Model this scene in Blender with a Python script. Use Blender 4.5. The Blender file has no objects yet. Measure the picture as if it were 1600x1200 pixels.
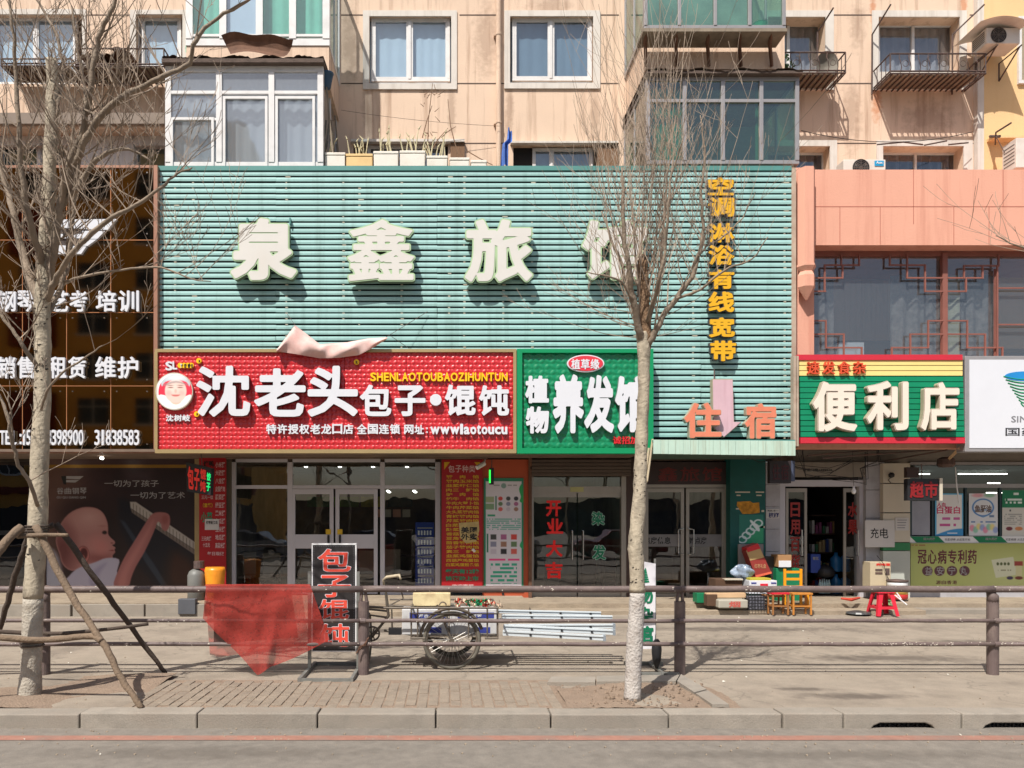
import bpy, math, random
import numpy as np
from mathutils import Vector, Matrix
random.seed(11); np.random.seed(11)
R = random.Random(5)
F = 1200.0; CZ = 1.75; VX = 700.0; VY = 812.0      # focal length, eye height, vanishing point (photo pixels)
sc = bpy.context.scene
col = sc.collection

# ---------------------------------------------------------------- camera, sky, sun
cam = bpy.data.cameras.new('camera'); co = bpy.data.objects.new('camera', cam); col.objects.link(co)
cam.sensor_width = 36; cam.lens = 27; cam.shift_x = 100/1600; cam.shift_y = (VY-600)/1600
co.location = (0, 0, CZ); co.rotation_euler = (math.radians(90), 0, 0)
cam.clip_end = 2000; cam.clip_start = 0.05
sc.camera = co
sundir = Vector((0.375, 0.62, -1.0)).normalized()
elev = math.asin(-sundir.z); azi = math.atan2(-sundir.x, -sundir.y)
w = bpy.data.worlds.new('World'); sc.world = w; w.use_nodes = True
nt = w.node_tree; bg = nt.nodes['Background']
sky = nt.nodes.new('ShaderNodeTexSky'); sky.sky_type = 'NISHITA'; sky.sun_disc = False
sky.sun_elevation = elev; sky.sun_rotation = azi; sky.dust_density = 2.5; sky.air_density = 1.0; sky.ozone_density = 1.0
nt.links.new(sky.outputs[0], bg.inputs[0]); bg.inputs[1].default_value = 0.09
sl = bpy.data.lights.new('sun', 'SUN'); sl.energy = 4.7; sl.angle = math.radians(0.5); sl.color = (1, 0.955, 0.89)
so = bpy.data.objects.new('sun', sl); col.objects.link(so); so.location = (-10, -20, 30)
so.rotation_euler = sundir.to_track_quat('-Z', 'Y').to_euler()
sc.view_settings.view_transform = 'Standard'; sc.view_settings.look = 'None'
sc.view_settings.exposure = 0.38; sc.view_settings.gamma = 1; sc.view_settings.use_curve_mapping = False
sc.cycles.max_bounces = 7; sc.cycles.transparent_max_bounces = 24

# ---------------------------------------------------------------- helpers
def W(px, py, d): return ((px-VX)/F*d, d, CZ+(VY-py)/F*d)
def lin(c): 
    c = c/255.0
    return c/12.92 if c <= 0.04045 else ((c+0.055)/1.055)**2.4
def C(r, g, b, k=1.0): return (min(lin(r)*k, .9), min(lin(g)*k, .9), min(lin(b)*k, .9), 1)
MATS = {}
def mat(name, rgb, rough=0.6, metal=0.0, var=0.12, vs=3.0, dirt=None, dk=0.5, ds=0.8, dr=(.48, .78), streak=0, bump=0.0, bs=60, spec=0.4, emit=0, sz=(1, 1, 1), trans=0, island=0):
    if name in MATS: return MATS[name]
    m = bpy.data.materials.new(name); m.use_nodes = True; n = m.node_tree; N = n.nodes; L = n.links
    p = N['Principled BSDF']; geo = N.new('ShaderNodeNewGeometry')
    p.inputs['Roughness'].default_value = rough; p.inputs['Metallic'].default_value = metal
    p.inputs['Specular IOR Level'].default_value = spec
    mp = N.new('ShaderNodeMapping'); mp.inputs['Scale'].default_value = sz; L.new(geo.outputs['Position'], mp.inputs[0])
    nz = N.new('ShaderNodeTexNoise'); nz.inputs['Scale'].default_value = vs; nz.inputs['Detail'].default_value = 6; nz.inputs['Roughness'].default_value = .62
    L.new(mp.outputs[0], nz.inputs[0])
    mr = N.new('ShaderNodeMapRange'); mr.inputs[1].default_value = .25; mr.inputs[2].default_value = .75
    mr.inputs[3].default_value = 1-var; mr.inputs[4].default_value = 1+var; L.new(nz.outputs[0], mr.inputs[0])
    hs = N.new('ShaderNodeHueSaturation'); hs.inputs['Color'].default_value = rgb; L.new(mr.outputs[0], hs.inputs['Value'])
    out = hs.outputs[0]
    if island:
        mr2 = N.new('ShaderNodeMapRange'); mr2.inputs[3].default_value = 1-island; mr2.inputs[4].default_value = 1+island
        oi = N.new('ShaderNodeObjectInfo'); L.new(oi.outputs['Random'], mr2.inputs[0])
        h2 = N.new('ShaderNodeHueSaturation'); L.new(out, h2.inputs['Color']); L.new(mr2.outputs[0], h2.inputs['Value']); out = h2.outputs[0]
    if dirt:
        m2 = N.new('ShaderNodeMapping'); L.new(geo.outputs['Position'], m2.inputs[0])
        m2.inputs['Scale'].default_value = (6, 6, .35) if streak else sz
        n2 = N.new('ShaderNodeTexNoise'); n2.inputs['Scale'].default_value = ds; n2.inputs['Detail'].default_value = 7; n2.inputs['Roughness'].default_value = .65
        L.new(m2.outputs[0], n2.inputs[0])
        r2 = N.new('ShaderNodeMapRange'); r2.inputs[1].default_value = dr[0]; r2.inputs[2].default_value = dr[1]; r2.inputs[3].default_value = 0; r2.inputs[4].default_value = dk
        L.new(n2.outputs[0], r2.inputs[0])
        mx = N.new('ShaderNodeMix'); mx.data_type = 'RGBA'; L.new(r2.outputs[0], mx.inputs[0]); L.new(out, mx.inputs[6]); mx.inputs[7].default_value = dirt
        out = mx.outputs[2]
    L.new(out, p.inputs['Base Color'])
    if emit:
        L.new(out, p.inputs['Emission Color']); p.inputs['Emission Strength'].default_value = emit
    if bump:
        nb = N.new('ShaderNodeTexNoise'); nb.inputs['Scale'].default_value = bs; nb.inputs['Detail'].default_value = 4; L.new(geo.outputs['Position'], nb.inputs[0])
        b = N.new('ShaderNodeBump'); b.inputs['Strength'].default_value = bump; b.inputs['Distance'].default_value = .02; L.new(nb.outputs[0], b.inputs['Height']); L.new(b.outputs[0], p.inputs['Normal'])
    if trans:
        t = N.new('ShaderNodeBsdfTransparent'); ms = N.new('ShaderNodeMixShader'); ms.inputs[0].default_value = trans
        L.new(p.outputs[0], ms.inputs[1]); L.new(t.outputs[0], ms.inputs[2]); L.new(ms.outputs[0], N['Material Output'].inputs[0])
    MATS[name] = m; return m
def glass(name, tint=(.85, .9, .9), refl=1.0, rough=0.0, haze=0.0, hazecol=(.5, .55, .58, 1)):
    if name in MATS: return MATS[name]
    m = bpy.data.materials.new(name); m.use_nodes = True; n = m.node_tree; N = n.nodes; L = n.links
    N.remove(N['Principled BSDF']); o = N['Material Output']
    t = N.new('ShaderNodeBsdfTransparent'); t.inputs[0].default_value = (*tint, 1)
    g = N.new('ShaderNodeBsdfGlossy'); g.inputs['Roughness'].default_value = rough
    geo = N.new('ShaderNodeNewGeometry'); nb = N.new('ShaderNodeTexNoise'); nb.inputs['Scale'].default_value = 1.3; L.new(geo.outputs['Position'], nb.inputs[0])
    b = N.new('ShaderNodeBump'); b.inputs['Strength'].default_value = .25; b.inputs['Distance'].default_value = .012; L.new(nb.outputs[0], b.inputs['Height']); L.new(b.outputs[0], g.inputs['Normal'])
    fr = N.new('ShaderNodeLayerWeight'); fr.inputs[0].default_value = .5
    pw = N.new('ShaderNodeMath'); pw.operation = 'POWER'; pw.inputs[1].default_value = 5; L.new(fr.outputs['Facing'], pw.inputs[0])
    mu = N.new('ShaderNodeMath'); mu.operation = 'MULTIPLY_ADD'; mu.inputs[1].default_value = .9; mu.inputs[2].default_value = .05+.07*refl; L.new(pw.outputs[0], mu.inputs[0])
    df = N.new('ShaderNodeBsdfDiffuse'); df.inputs[0].default_value = hazecol
    m0 = N.new('ShaderNodeMixShader'); m0.inputs[0].default_value = haze; L.new(t.outputs[0], m0.inputs[1]); L.new(df.outputs[0], m0.inputs[2])
    ms = N.new('ShaderNodeMixShader'); L.new(mu.outputs[0], ms.inputs[0]); L.new(m0.outputs[0], ms.inputs[1]); L.new(g.outputs[0], ms.inputs[2]); L.new(ms.outputs[0], o.inputs[0])
    MATS[name] = m; return m
def printmat(name='printed_surface', rough=.35):
    if name in MATS: return MATS[name]
    m = bpy.data.materials.new(name); m.use_nodes = True; N = m.node_tree.nodes
    a = N.new('ShaderNodeAttribute'); a.attribute_name = 'print'; m.node_tree.links.new(a.outputs[0], N['Principled BSDF'].inputs['Base Color'])
    N['Principled BSDF'].inputs['Roughness'].default_value = rough
    MATS[name] = m; return m

ORG = {}
def thing(name, label, cat, loc, group=None):
    o = bpy.data.objects.new(name, None); col.objects.link(o); o.location = loc; o.empty_display_size = .2
    o['label'] = label; o['category'] = cat
    if group: o['group'] = group
    ORG[o.name] = tuple(loc); return o
def tag(o, label=None, cat=None, group=None, kind=None):
    if label: o['label'] = label
    if cat: o['category'] = cat
    if group: o['group'] = group
    if kind: o['kind'] = kind
    return o
def link_mesh(name, me, mats, parent):
    o = bpy.data.objects.new(name, me); col.objects.link(o)
    for m in (mats if isinstance(mats, (list, tuple)) else [mats]): me.materials.append(m)
    n = len(me.vertices); co_ = np.empty(n*3); me.vertices.foreach_get('co', co_); co_ = co_.reshape(-1, 3)
    if parent is not None:
        org = np.array(ORG[parent.name]); co_ -= org; o.parent = parent; ORG[o.name] = tuple(org)
    else:
        mn = co_.min(0); mx = co_.max(0); org = np.array([(mn[0]+mx[0])/2, (mn[1]+mx[1])/2, mn[2]]); co_ -= org; o.location = org; ORG[o.name] = tuple(org)
    me.vertices.foreach_set('co', co_.ravel()); me.update(); return o
def inst(o, off, parent=None, name=None):
    """a copy of one mesh object, moved by off"""
    c = o.copy(); col.objects.link(c)
    if name: c.name = name
    c.parent = parent if parent is not None else o.parent
    c.location = Vector(o.location)+Vector(off); ORG[c.name] = ORG[o.name]; return c

class MB:
    def __init__(s): s.v = []; s.f = []; s.mi = []; s.m = 0
    def quad(s, *p):
        i = len(s.v); s.v += [tuple(q) for q in p]; s.f.append(tuple(range(i, i+len(p)))); s.mi.append(s.m); return s
    def box(s, x0, x1, y0, y1, z0, z1):
        if x0 > x1: x0, x1 = x1, x0
        if y0 > y1: y0, y1 = y1, y0
        if z0 > z1: z0, z1 = z1, z0
        i = len(s.v); s.v += [(x, y, z) for x in (x0, x1) for y in (y0, y1) for z in (z0, z1)]
        for f in ((0, 1, 3, 2), (4, 6, 7, 5), (0, 4, 5, 1), (2, 3, 7, 6), (0, 2, 6, 4), (1, 5, 7, 3)):
            s.f.append(tuple(i+k for k in f)); s.mi.append(s.m)
        return s
    def pb(s, x0, x1, y0, y1, d0, d1):
        """box whose front face (depth d0) covers the photo rectangle x0..x1, y0..y1; d1 = back depth"""
        a = W(x0, y0, d0); b = W(x1, y1, d0); return s.box(a[0], b[0], d0, d1, b[2], a[2])
    def bar(s, a, b, wx, wy=None):
        """square bar between two points"""
        wy = wy or wx; return s.tube([a, b], [max(wx, wy)*.7071]*2, 4, tw=math.pi/4)
    def prism(s, poly, y0, y1):
        n = len(poly); i = len(s.v); s.v += [(x, y0, z) for x, z in poly]+[(x, y1, z) for x, z in poly]
        s.f.append(tuple(range(i, i+n))); s.mi.append(s.m); s.f.append(tuple(range(i+2*n-1, i+n-1, -1))); s.mi.append(s.m)
        for k in range(n):
            k2 = (k+1) % n; s.f.append((i+k, i+n+k, i+n+k2, i+k2)); s.mi.append(s.m)
        return s
    def tube(s, pts, rad, n=6, cap=True, tw=0.0):
        pts = [Vector(p) for p in pts]
        if not isinstance(rad, (list, tuple)): rad = [rad]*len(pts)
        t = (pts[1]-pts[0]).normalized(); up = Vector((0, 0, 1)) if abs(t.z) < .9 else Vector((0, 1, 0))
        u = t.cross(up).normalized(); i0 = len(s.v)
        for k, p in enumerate(pts):
            t = (pts[min(k+1, len(pts)-1)]-pts[max(k-1, 0)]).normalized()
            u = (u-t*u.dot(t)).normalized(); v = t.cross(u)
            for j in range(n):
                a = 2*math.pi*j/n+tw; q = p+(u*math.cos(a)+v*math.sin(a))*rad[k]; s.v.append((q.x, q.y, q.z))
        for k in range(len(pts)-1):
            for j in range(n):
                a = i0+k*n+j; b = i0+k*n+(j+1) % n; s.f.append((a, b, b+n, a+n)); s.mi.append(s.m)
        if cap:
            s.f.append(tuple(i0+j for j in range(n-1, -1, -1))); s.mi.append(s.m)
            e = i0+(len(pts)-1)*n; s.f.append(tuple(e+j for j in range(n))); s.mi.append(s.m)
        return s
    def ring(s, c, R_, r, ax='y', n=32, m=8, a0=0, a1=2*math.pi):
        full = abs(a1-a0) > 6.28; pts = []
        for k in range(n+1):
            a = a0+(a1-a0)*k/n; x, z = R_*math.cos(a), R_*math.sin(a)
            pts.append((c[0]+x, c[1], c[2]+z) if ax == 'y' else ((c[0], c[1]+x, c[2]+z) if ax == 'x' else (c[0]+x, c[1]+z, c[2])))
        return s.tube(pts, r, m, cap=not full)
    def disc(s, c, r, y1, n=24, rz=None):
        rz = rz or r; return s.prism([(c[0]+r*math.cos(-2*math.pi*k/n), c[2]+rz*math.sin(-2*math.pi*k/n)) for k in range(n)], c[1], y1)
    def lathe(s, c, prof, n=16):
        i = len(s.v)
        for r, z in prof:
            for k in range(n): a = 2*math.pi*k/n; s.v.append((c[0]+r*math.cos(a), c[1]+r*math.sin(a), c[2]+z))
        for j in range(len(prof)-1):
            for k in range(n):
                a = i+j*n+k; b = i+j*n+(k+1) % n; s.f.append((a, b, b+n, a+n)); s.mi.append(s.m)
        s.f.append(tuple(i+k for k in range(n-1, -1, -1))); s.mi.append(s.m); e = i+(len(prof)-1)*n
        s.f.append(tuple(e+k for k in range(n))); s.mi.append(s.m); return s
    def grid(s, fn, nu, nv):
        i = len(s.v)
        for b in range(nv+1):
            for a in range(nu+1): s.v.append(tuple(fn(a/nu, b/nv)))
        for b in range(nv):
            for a in range(nu):
                q = i+b*(nu+1)+a; s.f.append((q, q+1, q+nu+2, q+nu+1)); s.mi.append(s.m)
        return s
    def build(s, name, mats, parent=None, smooth=False, bevel=0, label=None, cat=None, group=None, kind=None):
        me = bpy.data.meshes.new(name); me.from_pydata(s.v, [], s.f); me.polygons.foreach_set('material_index', s.mi)
        if smooth: me.polygons.foreach_set('use_smooth', [True]*len(s.f))
        o = link_mesh(name, me, mats, parent)
        if bevel:
            b = o.modifiers.new('bevel', 'BEVEL'); b.width = bevel; b.segments = 2; b.limit_method = 'ANGLE'
        return tag(o, label, cat, group, kind)

# ---- lettering: real glyph outlines, thickened through a distance field so that heavy strokes stay clean
def _tmp_curve(cu):
    o = bpy.data.objects.new('tmp', cu); me = bpy.data.meshes.new_from_object(o); bpy.data.objects.remove(o); return me
GS = {}
def glyph_segs(ch):
    if ch in GS: return GS[ch]
    cu = bpy.data.curves.new('t', 'FONT'); cu.body = ch; cu.fill_mode = 'NONE'; cu.resolution_u = 3
    me = _tmp_curve(cu); v = np.array([x.co[:2] for x in me.vertices]); e = np.array([x.vertices[:] for x in me.edges])
    GS[ch] = (v[e[:, 0]], v[e[:, 1]]); return GS[ch]
def segdist(P, A, B):
    d = B-A; L2 = (d**2).sum(1)+1e-12
    ap = P[:, None, :]-A[None]; t = np.clip((ap*d).sum(2)/L2, 0, 1); q = ap-t[..., None]*d
    D = np.sqrt((q**2).sum(2).min(1))
    ya = A[None, :, 1]; yb = B[None, :, 1]; py = P[:, 1:2]; c = (ya > py) != (yb > py)
    xi = A[None, :, 0]+(py-ya)/np.where(yb == ya, 1e-9, yb-ya)*d[None, :, 0]
    ins = ((c & (P[:, 0:1] < xi)).sum(1) % 2) == 1
    return np.where(ins, -D, D)
def loops_at(ch, t, n):
    A, B = glyph_segs(ch); P = np.concatenate([A, B]); m = max(t, 0)+.04
    x0, y0 = P.min(0)-m; x1, y1 = P.max(0)+m; h = max(x1-x0, y1-y0)/n
    nx = int((x1-x0)/h)+2; ny = int((y1-y0)/h)+2
    gx, gy = np.meshgrid(x0+np.arange(nx)*h, y0+np.arange(ny)*h)
    Q = np.stack([gx.ravel(), gy.ravel()], 1); S = np.concatenate([segdist(q, A, B) for q in np.array_split(Q, max(1, len(Q)*len(A)//400000))])
    S = (S-t).reshape(ny, nx); S[np.abs(S) < 1e-7] = 1e-7
    nxt = {}
    def pt(a, b, c, d):
        if (a, b) > (c, d): a, b, c, d = c, d, a, b
        return (a, b, c, d)
    def xy(k):
        a, b, c, d = k; s0 = S[b, a]; s1 = S[d, c]; f = s0/(s0-s1); return (x0+(a+(c-a)*f)*h, y0+(b+(d-b)*f)*h)
    neg = S < 0
    act = np.argwhere((neg[:-1, :-1] != neg[1:, 1:]) | (neg[:-1, 1:] != neg[1:, :-1]) | (neg[:-1, :-1] != neg[:-1, 1:]))
    for j, i in act:
        cs = [(i, j), (i+1, j), (i+1, j+1), (i, j+1)]; sg = [neg[q[1], q[0]] for q in cs]; ent = []; ext = []
        for k in range(4):
            a, b = cs[k], cs[(k+1) % 4]
            if sg[k] and not sg[(k+1) % 4]: ext.append(pt(*a, *b))
            if not sg[k] and sg[(k+1) % 4]: ent.append(pt(*a, *b))
        # walk with the inside on the left
        if len(ent) == 1: nxt[ext[0]] = ent[0]
        elif len(ent) == 2:
            nxt[ext[0]] = ent[1] if False else ent[0]; nxt[ext[1]] = ent[1]
    loops = []
    while nxt:
        k, _ = next(iter(nxt.items())); lp = []; k0 = k
        while k in nxt: lp.append(xy(k)); k = nxt.pop(k)
        if len(lp) > 5: loops.append(lp)
    out = []
    for lp in loops:
        a = np.array(lp); keep = []
        for i in range(len(a)):
            p, q, r = (keep[-1] if keep else a[i-1]), a[i], a[(i+1) % len(a)]
            u = q-p; v = r-q; cr = abs(u[0]*v[1]-u[1]*v[0])
            if cr > h*h*.05 or np.hypot(*u) > h*5: keep.append(q)
        if len(keep) > 3: out.append(keep)
    return out
LC = {}
def flat_mesh(loops, thick):
    cu = bpy.data.curves.new('c', 'CURVE'); cu.dimensions = '2D'; cu.fill_mode = 'BOTH'; cu.extrude = thick/2
    for lp in loops:
        sp = cu.splines.new('POLY'); sp.points.add(len(lp)-1); sp.points.foreach_set('co', [c for q in lp for c in (q[0], q[1], 0, 1)]); sp.use_cyclic_u = True
    return _tmp_curve(cu)
def char(ch, rect, d, layers, parent, name='character', res=64):
    """layers: (growth in em, back depth offset, front depth offset, face material, side material); the first, widest layer fills rect on plane d"""
    V, Fc, MI, mats = [], [], [], []
    x0, z1 = W(rect[0], rect[1], d)[0], W(rect[0], rect[1], d)[2]; x1, z0 = W(rect[2], rect[3], d)[0], W(rect[2], rect[3], d)[2]
    tr = None
    for (t, bo, fo, fm, sm) in layers:
        key = (ch, t, res)
        if key not in LC: LC[key] = loops_at(ch, t, res)
        lp = LC[key]
        if not lp: continue
        if tr is None:
            a = np.array([p for l in lp for p in l]); mn, mx = a.min(0), a.max(0)
            tr = (mn, (x1-x0)/(mx[0]-mn[0]), (z1-z0)/(mx[1]-mn[1]))
        me = flat_mesh(lp, 1.0); n0 = len(V)
        for v in me.vertices:
            yy = d-(fo if v.co.z > 0 else bo)
            V.append((x0+(v.co.x-tr[0][0])*tr[1], yy, z0+(v.co.y-tr[0][1])*tr[2]))
        a, b = len(mats), len(mats)+1; mats += [fm, sm]
        for p in me.polygons: Fc.append([n0+i for i in p.vertices]); MI.append(a if abs(p.normal.z) > .5 else b)
        bpy.data.meshes.remove(me)
    me = bpy.data.meshes.new(name); me.from_pydata(V, [], Fc); me.polygons.foreach_set('material_index', MI)
    return link_mesh(name, me, mats, parent)
def txt(body, rect, d, m, parent, bold=0.0, thick=.006, name='lettering', spacing=1.0):
    cu = bpy.data.curves.new('t', 'FONT'); cu.body = body; cu.offset = bold; cu.extrude = .5; cu.resolution_u = 2; cu.space_line = spacing; cu.align_x = 'CENTER'
    me = _tmp_curve(cu); n = len(me.vertices); c = np.empty(n*3); me.vertices.foreach_get('co', c); c = c.reshape(-1, 3)
    mn, mx = c.min(0), c.max(0); a = W(rect[0], rect[1], d); b = W(rect[2], rect[3], d); o = np.empty_like(c)
    o[:, 0] = a[0]+(c[:, 0]-mn[0])/(mx[0]-mn[0])*(b[0]-a[0]); o[:, 2] = b[2]+(c[:, 1]-mn[1])/(mx[1]-mn[1])*(a[2]-b[2]); o[:, 1] = d-(c[:, 2]+.5)*thick
    me.vertices.foreach_set('co', o.ravel()); me.materials.clear(); return link_mesh(name, me, m, parent)

# ---- flat print: colours worked out per vertex of a fine sheet (photo pixel coordinates U,V on the sheet's own plane)
def printed(name, rect, d, fn, nx, ny, parent=None, m=None, thick=.004):
    u = np.linspace(rect[0], rect[2], nx+1); v = np.linspace(rect[1], rect[3], ny+1); U, V = np.meshgrid(u, v)
    rgb = fn(U, V).reshape(-1, 3)/255.0; l = np.where(rgb <= .04045, rgb/12.92, ((np.clip(rgb, 0, 1)+.055)/1.055)**2.4)
    co_ = np.stack([(U.ravel()-VX)/F*d, np.full(U.size, d), CZ+(VY-V.ravel())/F*d], 1)
    me = bpy.data.meshes.new(name); i = np.arange(nx*ny); a = i//nx*(nx+1)+i % nx
    fs = np.stack([a, a+nx+1, a+nx+2, a+1], 1); n0 = len(co_)
    (ax, az), (bx, bz) = (co_[0][0], co_[0][2]), (co_[-1][0], co_[-1][2])
    bk = np.array([(ax, d+thick, az), (bx, d+thick, az), (bx, d+thick, bz), (ax, d+thick, bz)]); c4 = [0, nx, n0-1, n0-1-nx]
    fl = [tuple(f) for f in fs]+[(n0+k, n0+(k+1) % 4, c4[(k+1) % 4], c4[k]) for k in range(4)]+[(n0, n0+3, n0+2, n0+1)]
    me.from_pydata(np.concatenate([co_, bk]).tolist(), [], fl)
    at = me.color_attributes.new('print', 'FLOAT_COLOR', 'POINT'); full = np.ones((n0+4, 4)); full[:n0, :3] = l; full[n0:, :3] = l[c4]
    at.data.foreach_set('color', full.ravel())
    return link_mesh(name, me, m or printmat(), parent)
def psd(U, V, pts, smooth=True):
    p = np.array(pts, float)
    if smooth:
        q = []
        n = len(p)
        for i in range(n):
            a, b, c, e = p[i-1], p[i], p[(i+1) % n], p[(i+2) % n]
            for t in (0, .33, .66): q.append(.5*((2*b)+(-a+c)*t+(2*a-5*b+4*c-e)*t*t+(-a+3*b-3*c+e)*t**3))
        p = np.array(q)
    Q = np.stack([U.ravel(), V.ravel()], 1); A = p; B = np.roll(p, -1, 0)
    return np.concatenate([segdist(x, A, B) for x in np.array_split(Q, max(1, len(Q)*len(A)//400000))]).reshape(U.shape)
def ell(U, V, cx, cy, rx, ry): return (np.sqrt(((U-cx)/rx)**2+((V-cy)/ry)**2)-1)*min(rx, ry)
def mixc(a, sd, c, w=1.0, k=1.0):
    m = (np.clip(.5-sd/w, 0, 1)*k)[..., None]; return a*(1-m)+np.array(c, float)*m
def base(U, c): return np.ones(U.shape+(3,))*np.array(c, float)
def rct(U, V, x0, y0, x1, y1): return np.maximum(np.maximum(x0-U, U-x1), np.maximum(y0-V, V-y1))
def scrib(U, V, x0, y0, x1, y1, pitch, cw=2.2, seed=0):
    """rows of print too small to read"""
    row = np.floor((V-y0)/pitch); inrow = ((V-y0)/pitch % 1) < .6
    h = np.sin(np.floor(U/cw)*12.9898+row*78.233+seed)*43758.5453; on = (h-np.floor(h)) > .28
    return np.where(inrow & on & (rct(U, V, x0, y0, x1, y1) < 0), -1.0, 1.0)
# ---------------------------------------------------------------- materials
GB = (.09, .075, .06, 1)
m_road = mat('asphalt', C(174, 165, 153, .46), .9, var=.2, vs=9, dirt=(.30, .25, .2, 1), dk=.35, ds=.35, bump=.5, bs=160)
m_walk = mat('worn_concrete', C(186, 172, 154, .57), .9, var=.14, vs=3.2, dirt=(.11, .088, .07, 1), dk=.7, ds=1.0, bump=.35, bs=90)
m_dark0 = mat('drain_darkness', (.01, .01, .01, 1), .9)
m_kerb = mat('kerb_stone', C(184, 174, 160, .56), .85, var=.2, vs=5, dirt=(.16, .12, .09, 1), dk=.5, ds=2.5, bump=.25, bs=70, island=.06)
m_brick = mat('paving_brick', C(180, 164, 145, .53), .9, var=.18, vs=7, dirt=(.2, .155, .12, 1), dk=.5, ds=1.3, bump=.5, bs=60, island=.05)
m_soil = mat('dry_soil', C(180, 156, 134, .55), .95, var=.2, vs=8, dirt=(.15, .115, .09, 1), dk=.5, ds=2.0, bump=1.0, bs=45)
m_redline = mat('red_road_paint', C(206, 150, 130, .5), .8, var=.2, vs=12, dirt=C(172, 158, 146, .42), dk=1.0, ds=3, bump=.3, bs=150)
m_step = mat('rough_step_concrete', C(194, 176, 152, .56), .9, var=.2, vs=4, dirt=(.15, .11, .08, 1), dk=.5, ds=1.6, bump=.5, bs=50)
m_wall = mat('beige_render', C(230, 202, 177, .86), .85, var=.05, vs=1.5, dirt=C(176, 138, 112, .7), dk=.6, ds=.9, dr=(.5, .68), streak=1, bump=.25, bs=40)
m_wallY = mat('ochre_render', C(240, 203, 150, .82), .85, var=.05, vs=1.5, dirt=C(220, 160, 100, .8), dk=.35, ds=.9, streak=1, bump=.25, bs=40)
m_groove = mat('groove_shadow_gap', (.10, .07, .055, 1), .9)
m_surr = mat('white_window_surround', C(222, 214, 204, .85), .8, var=.07, vs=4, dirt=C(176, 158, 140, .7), dk=.55, ds=1.2, streak=1)
m_upvc = mat('white_window_frame', C(228, 226, 224, .85), .45, var=.05, vs=5, dirt=C(170, 160, 150, .6), dk=.3, ds=3)
m_alu = mat('grey_aluminium_frame', C(176, 172, 172, .75), .4, metal=.3, var=.08, vs=6)
m_wcon = mat('white_painted_concrete', C(226, 222, 216, .85), .8, var=.06, vs=3, dirt=C(150, 130, 112, .6), dk=.5, ds=1.5, streak=1)
m_rust = mat('rusty_sheet', C(112, 80, 62, .9), .85, var=.3, vs=7, dirt=C(60, 46, 40), dk=.7, ds=2, bump=.5)
m_iron = mat('dark_painted_iron', C(84, 70, 66), .7, var=.25, vs=10, dirt=C(120, 76, 52), dk=.5, ds=5)
m_shelf = mat('weathered_board', C(170, 155, 135, .6), .9, var=.25, vs=5, dirt=(.05, .04, .03, 1), dk=.6, ds=2)
m_tar = mat('tar_roof_felt', C(92, 78, 70), .9, var=.3, vs=8, bump=.6)
m_curt = mat('pale_curtain', C(208, 222, 234, .92), .9, var=.05)
m_curtg = mat('green_curtain', C(84, 140, 112, .85), .9, var=.3, vs=1.2)
m_curtG = mat('bright_green_film', C(130, 214, 182, .9), .8, var=.1)
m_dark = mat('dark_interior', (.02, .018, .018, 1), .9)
m_dkgreen = mat('dim_green_room', C(140, 164, 152, .7), .9, var=.5, vs=1.1)
g_win = glass('window_glass', (.78, .86, .9), 2.2)
g_green = glass('green_tinted_glass', (.5, .74, .64), 1.8, 0, .10, (.12, .26, .21, 1))  # diffuse green haze adds tint and stands in for reflections on the panes
g_shop = glass('shop_glass', (.72, .78, .78), 1.5)
m_pink = mat('salmon_render', C(230, 170, 146, .84), .8, var=.04, vs=1.2, dirt=C(198, 128, 106, .8), dk=.5, ds=.7, dr=(.5, .7), streak=1, bump=.2, bs=30)
m_pinkd = mat('salmon_paint_seam', C(196, 118, 98, .7), .8)
m_teal = mat('teal_metal_slat', C(159, 201, 197, .9), .5, var=.08, vs=3, dirt=C(118, 150, 142, .9), dk=.55, ds=.8, dr=(.5, .72), streak=1, sz=(1, 1, 9), island=.05)
m_tealtrim = mat('teal_trim', C(84, 140, 134, .9), .5, var=.1)
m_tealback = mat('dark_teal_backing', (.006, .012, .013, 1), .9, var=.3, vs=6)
m_chrome = mat('brushed_steel', (.6, .6, .6, 1), .25, metal=1, var=.05)
m_white = mat('white_paint', C(235, 235, 235, .9), .5, var=.04)
m_black = mat('black_plastic', (.015, .015, .017, 1), .5)

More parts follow.
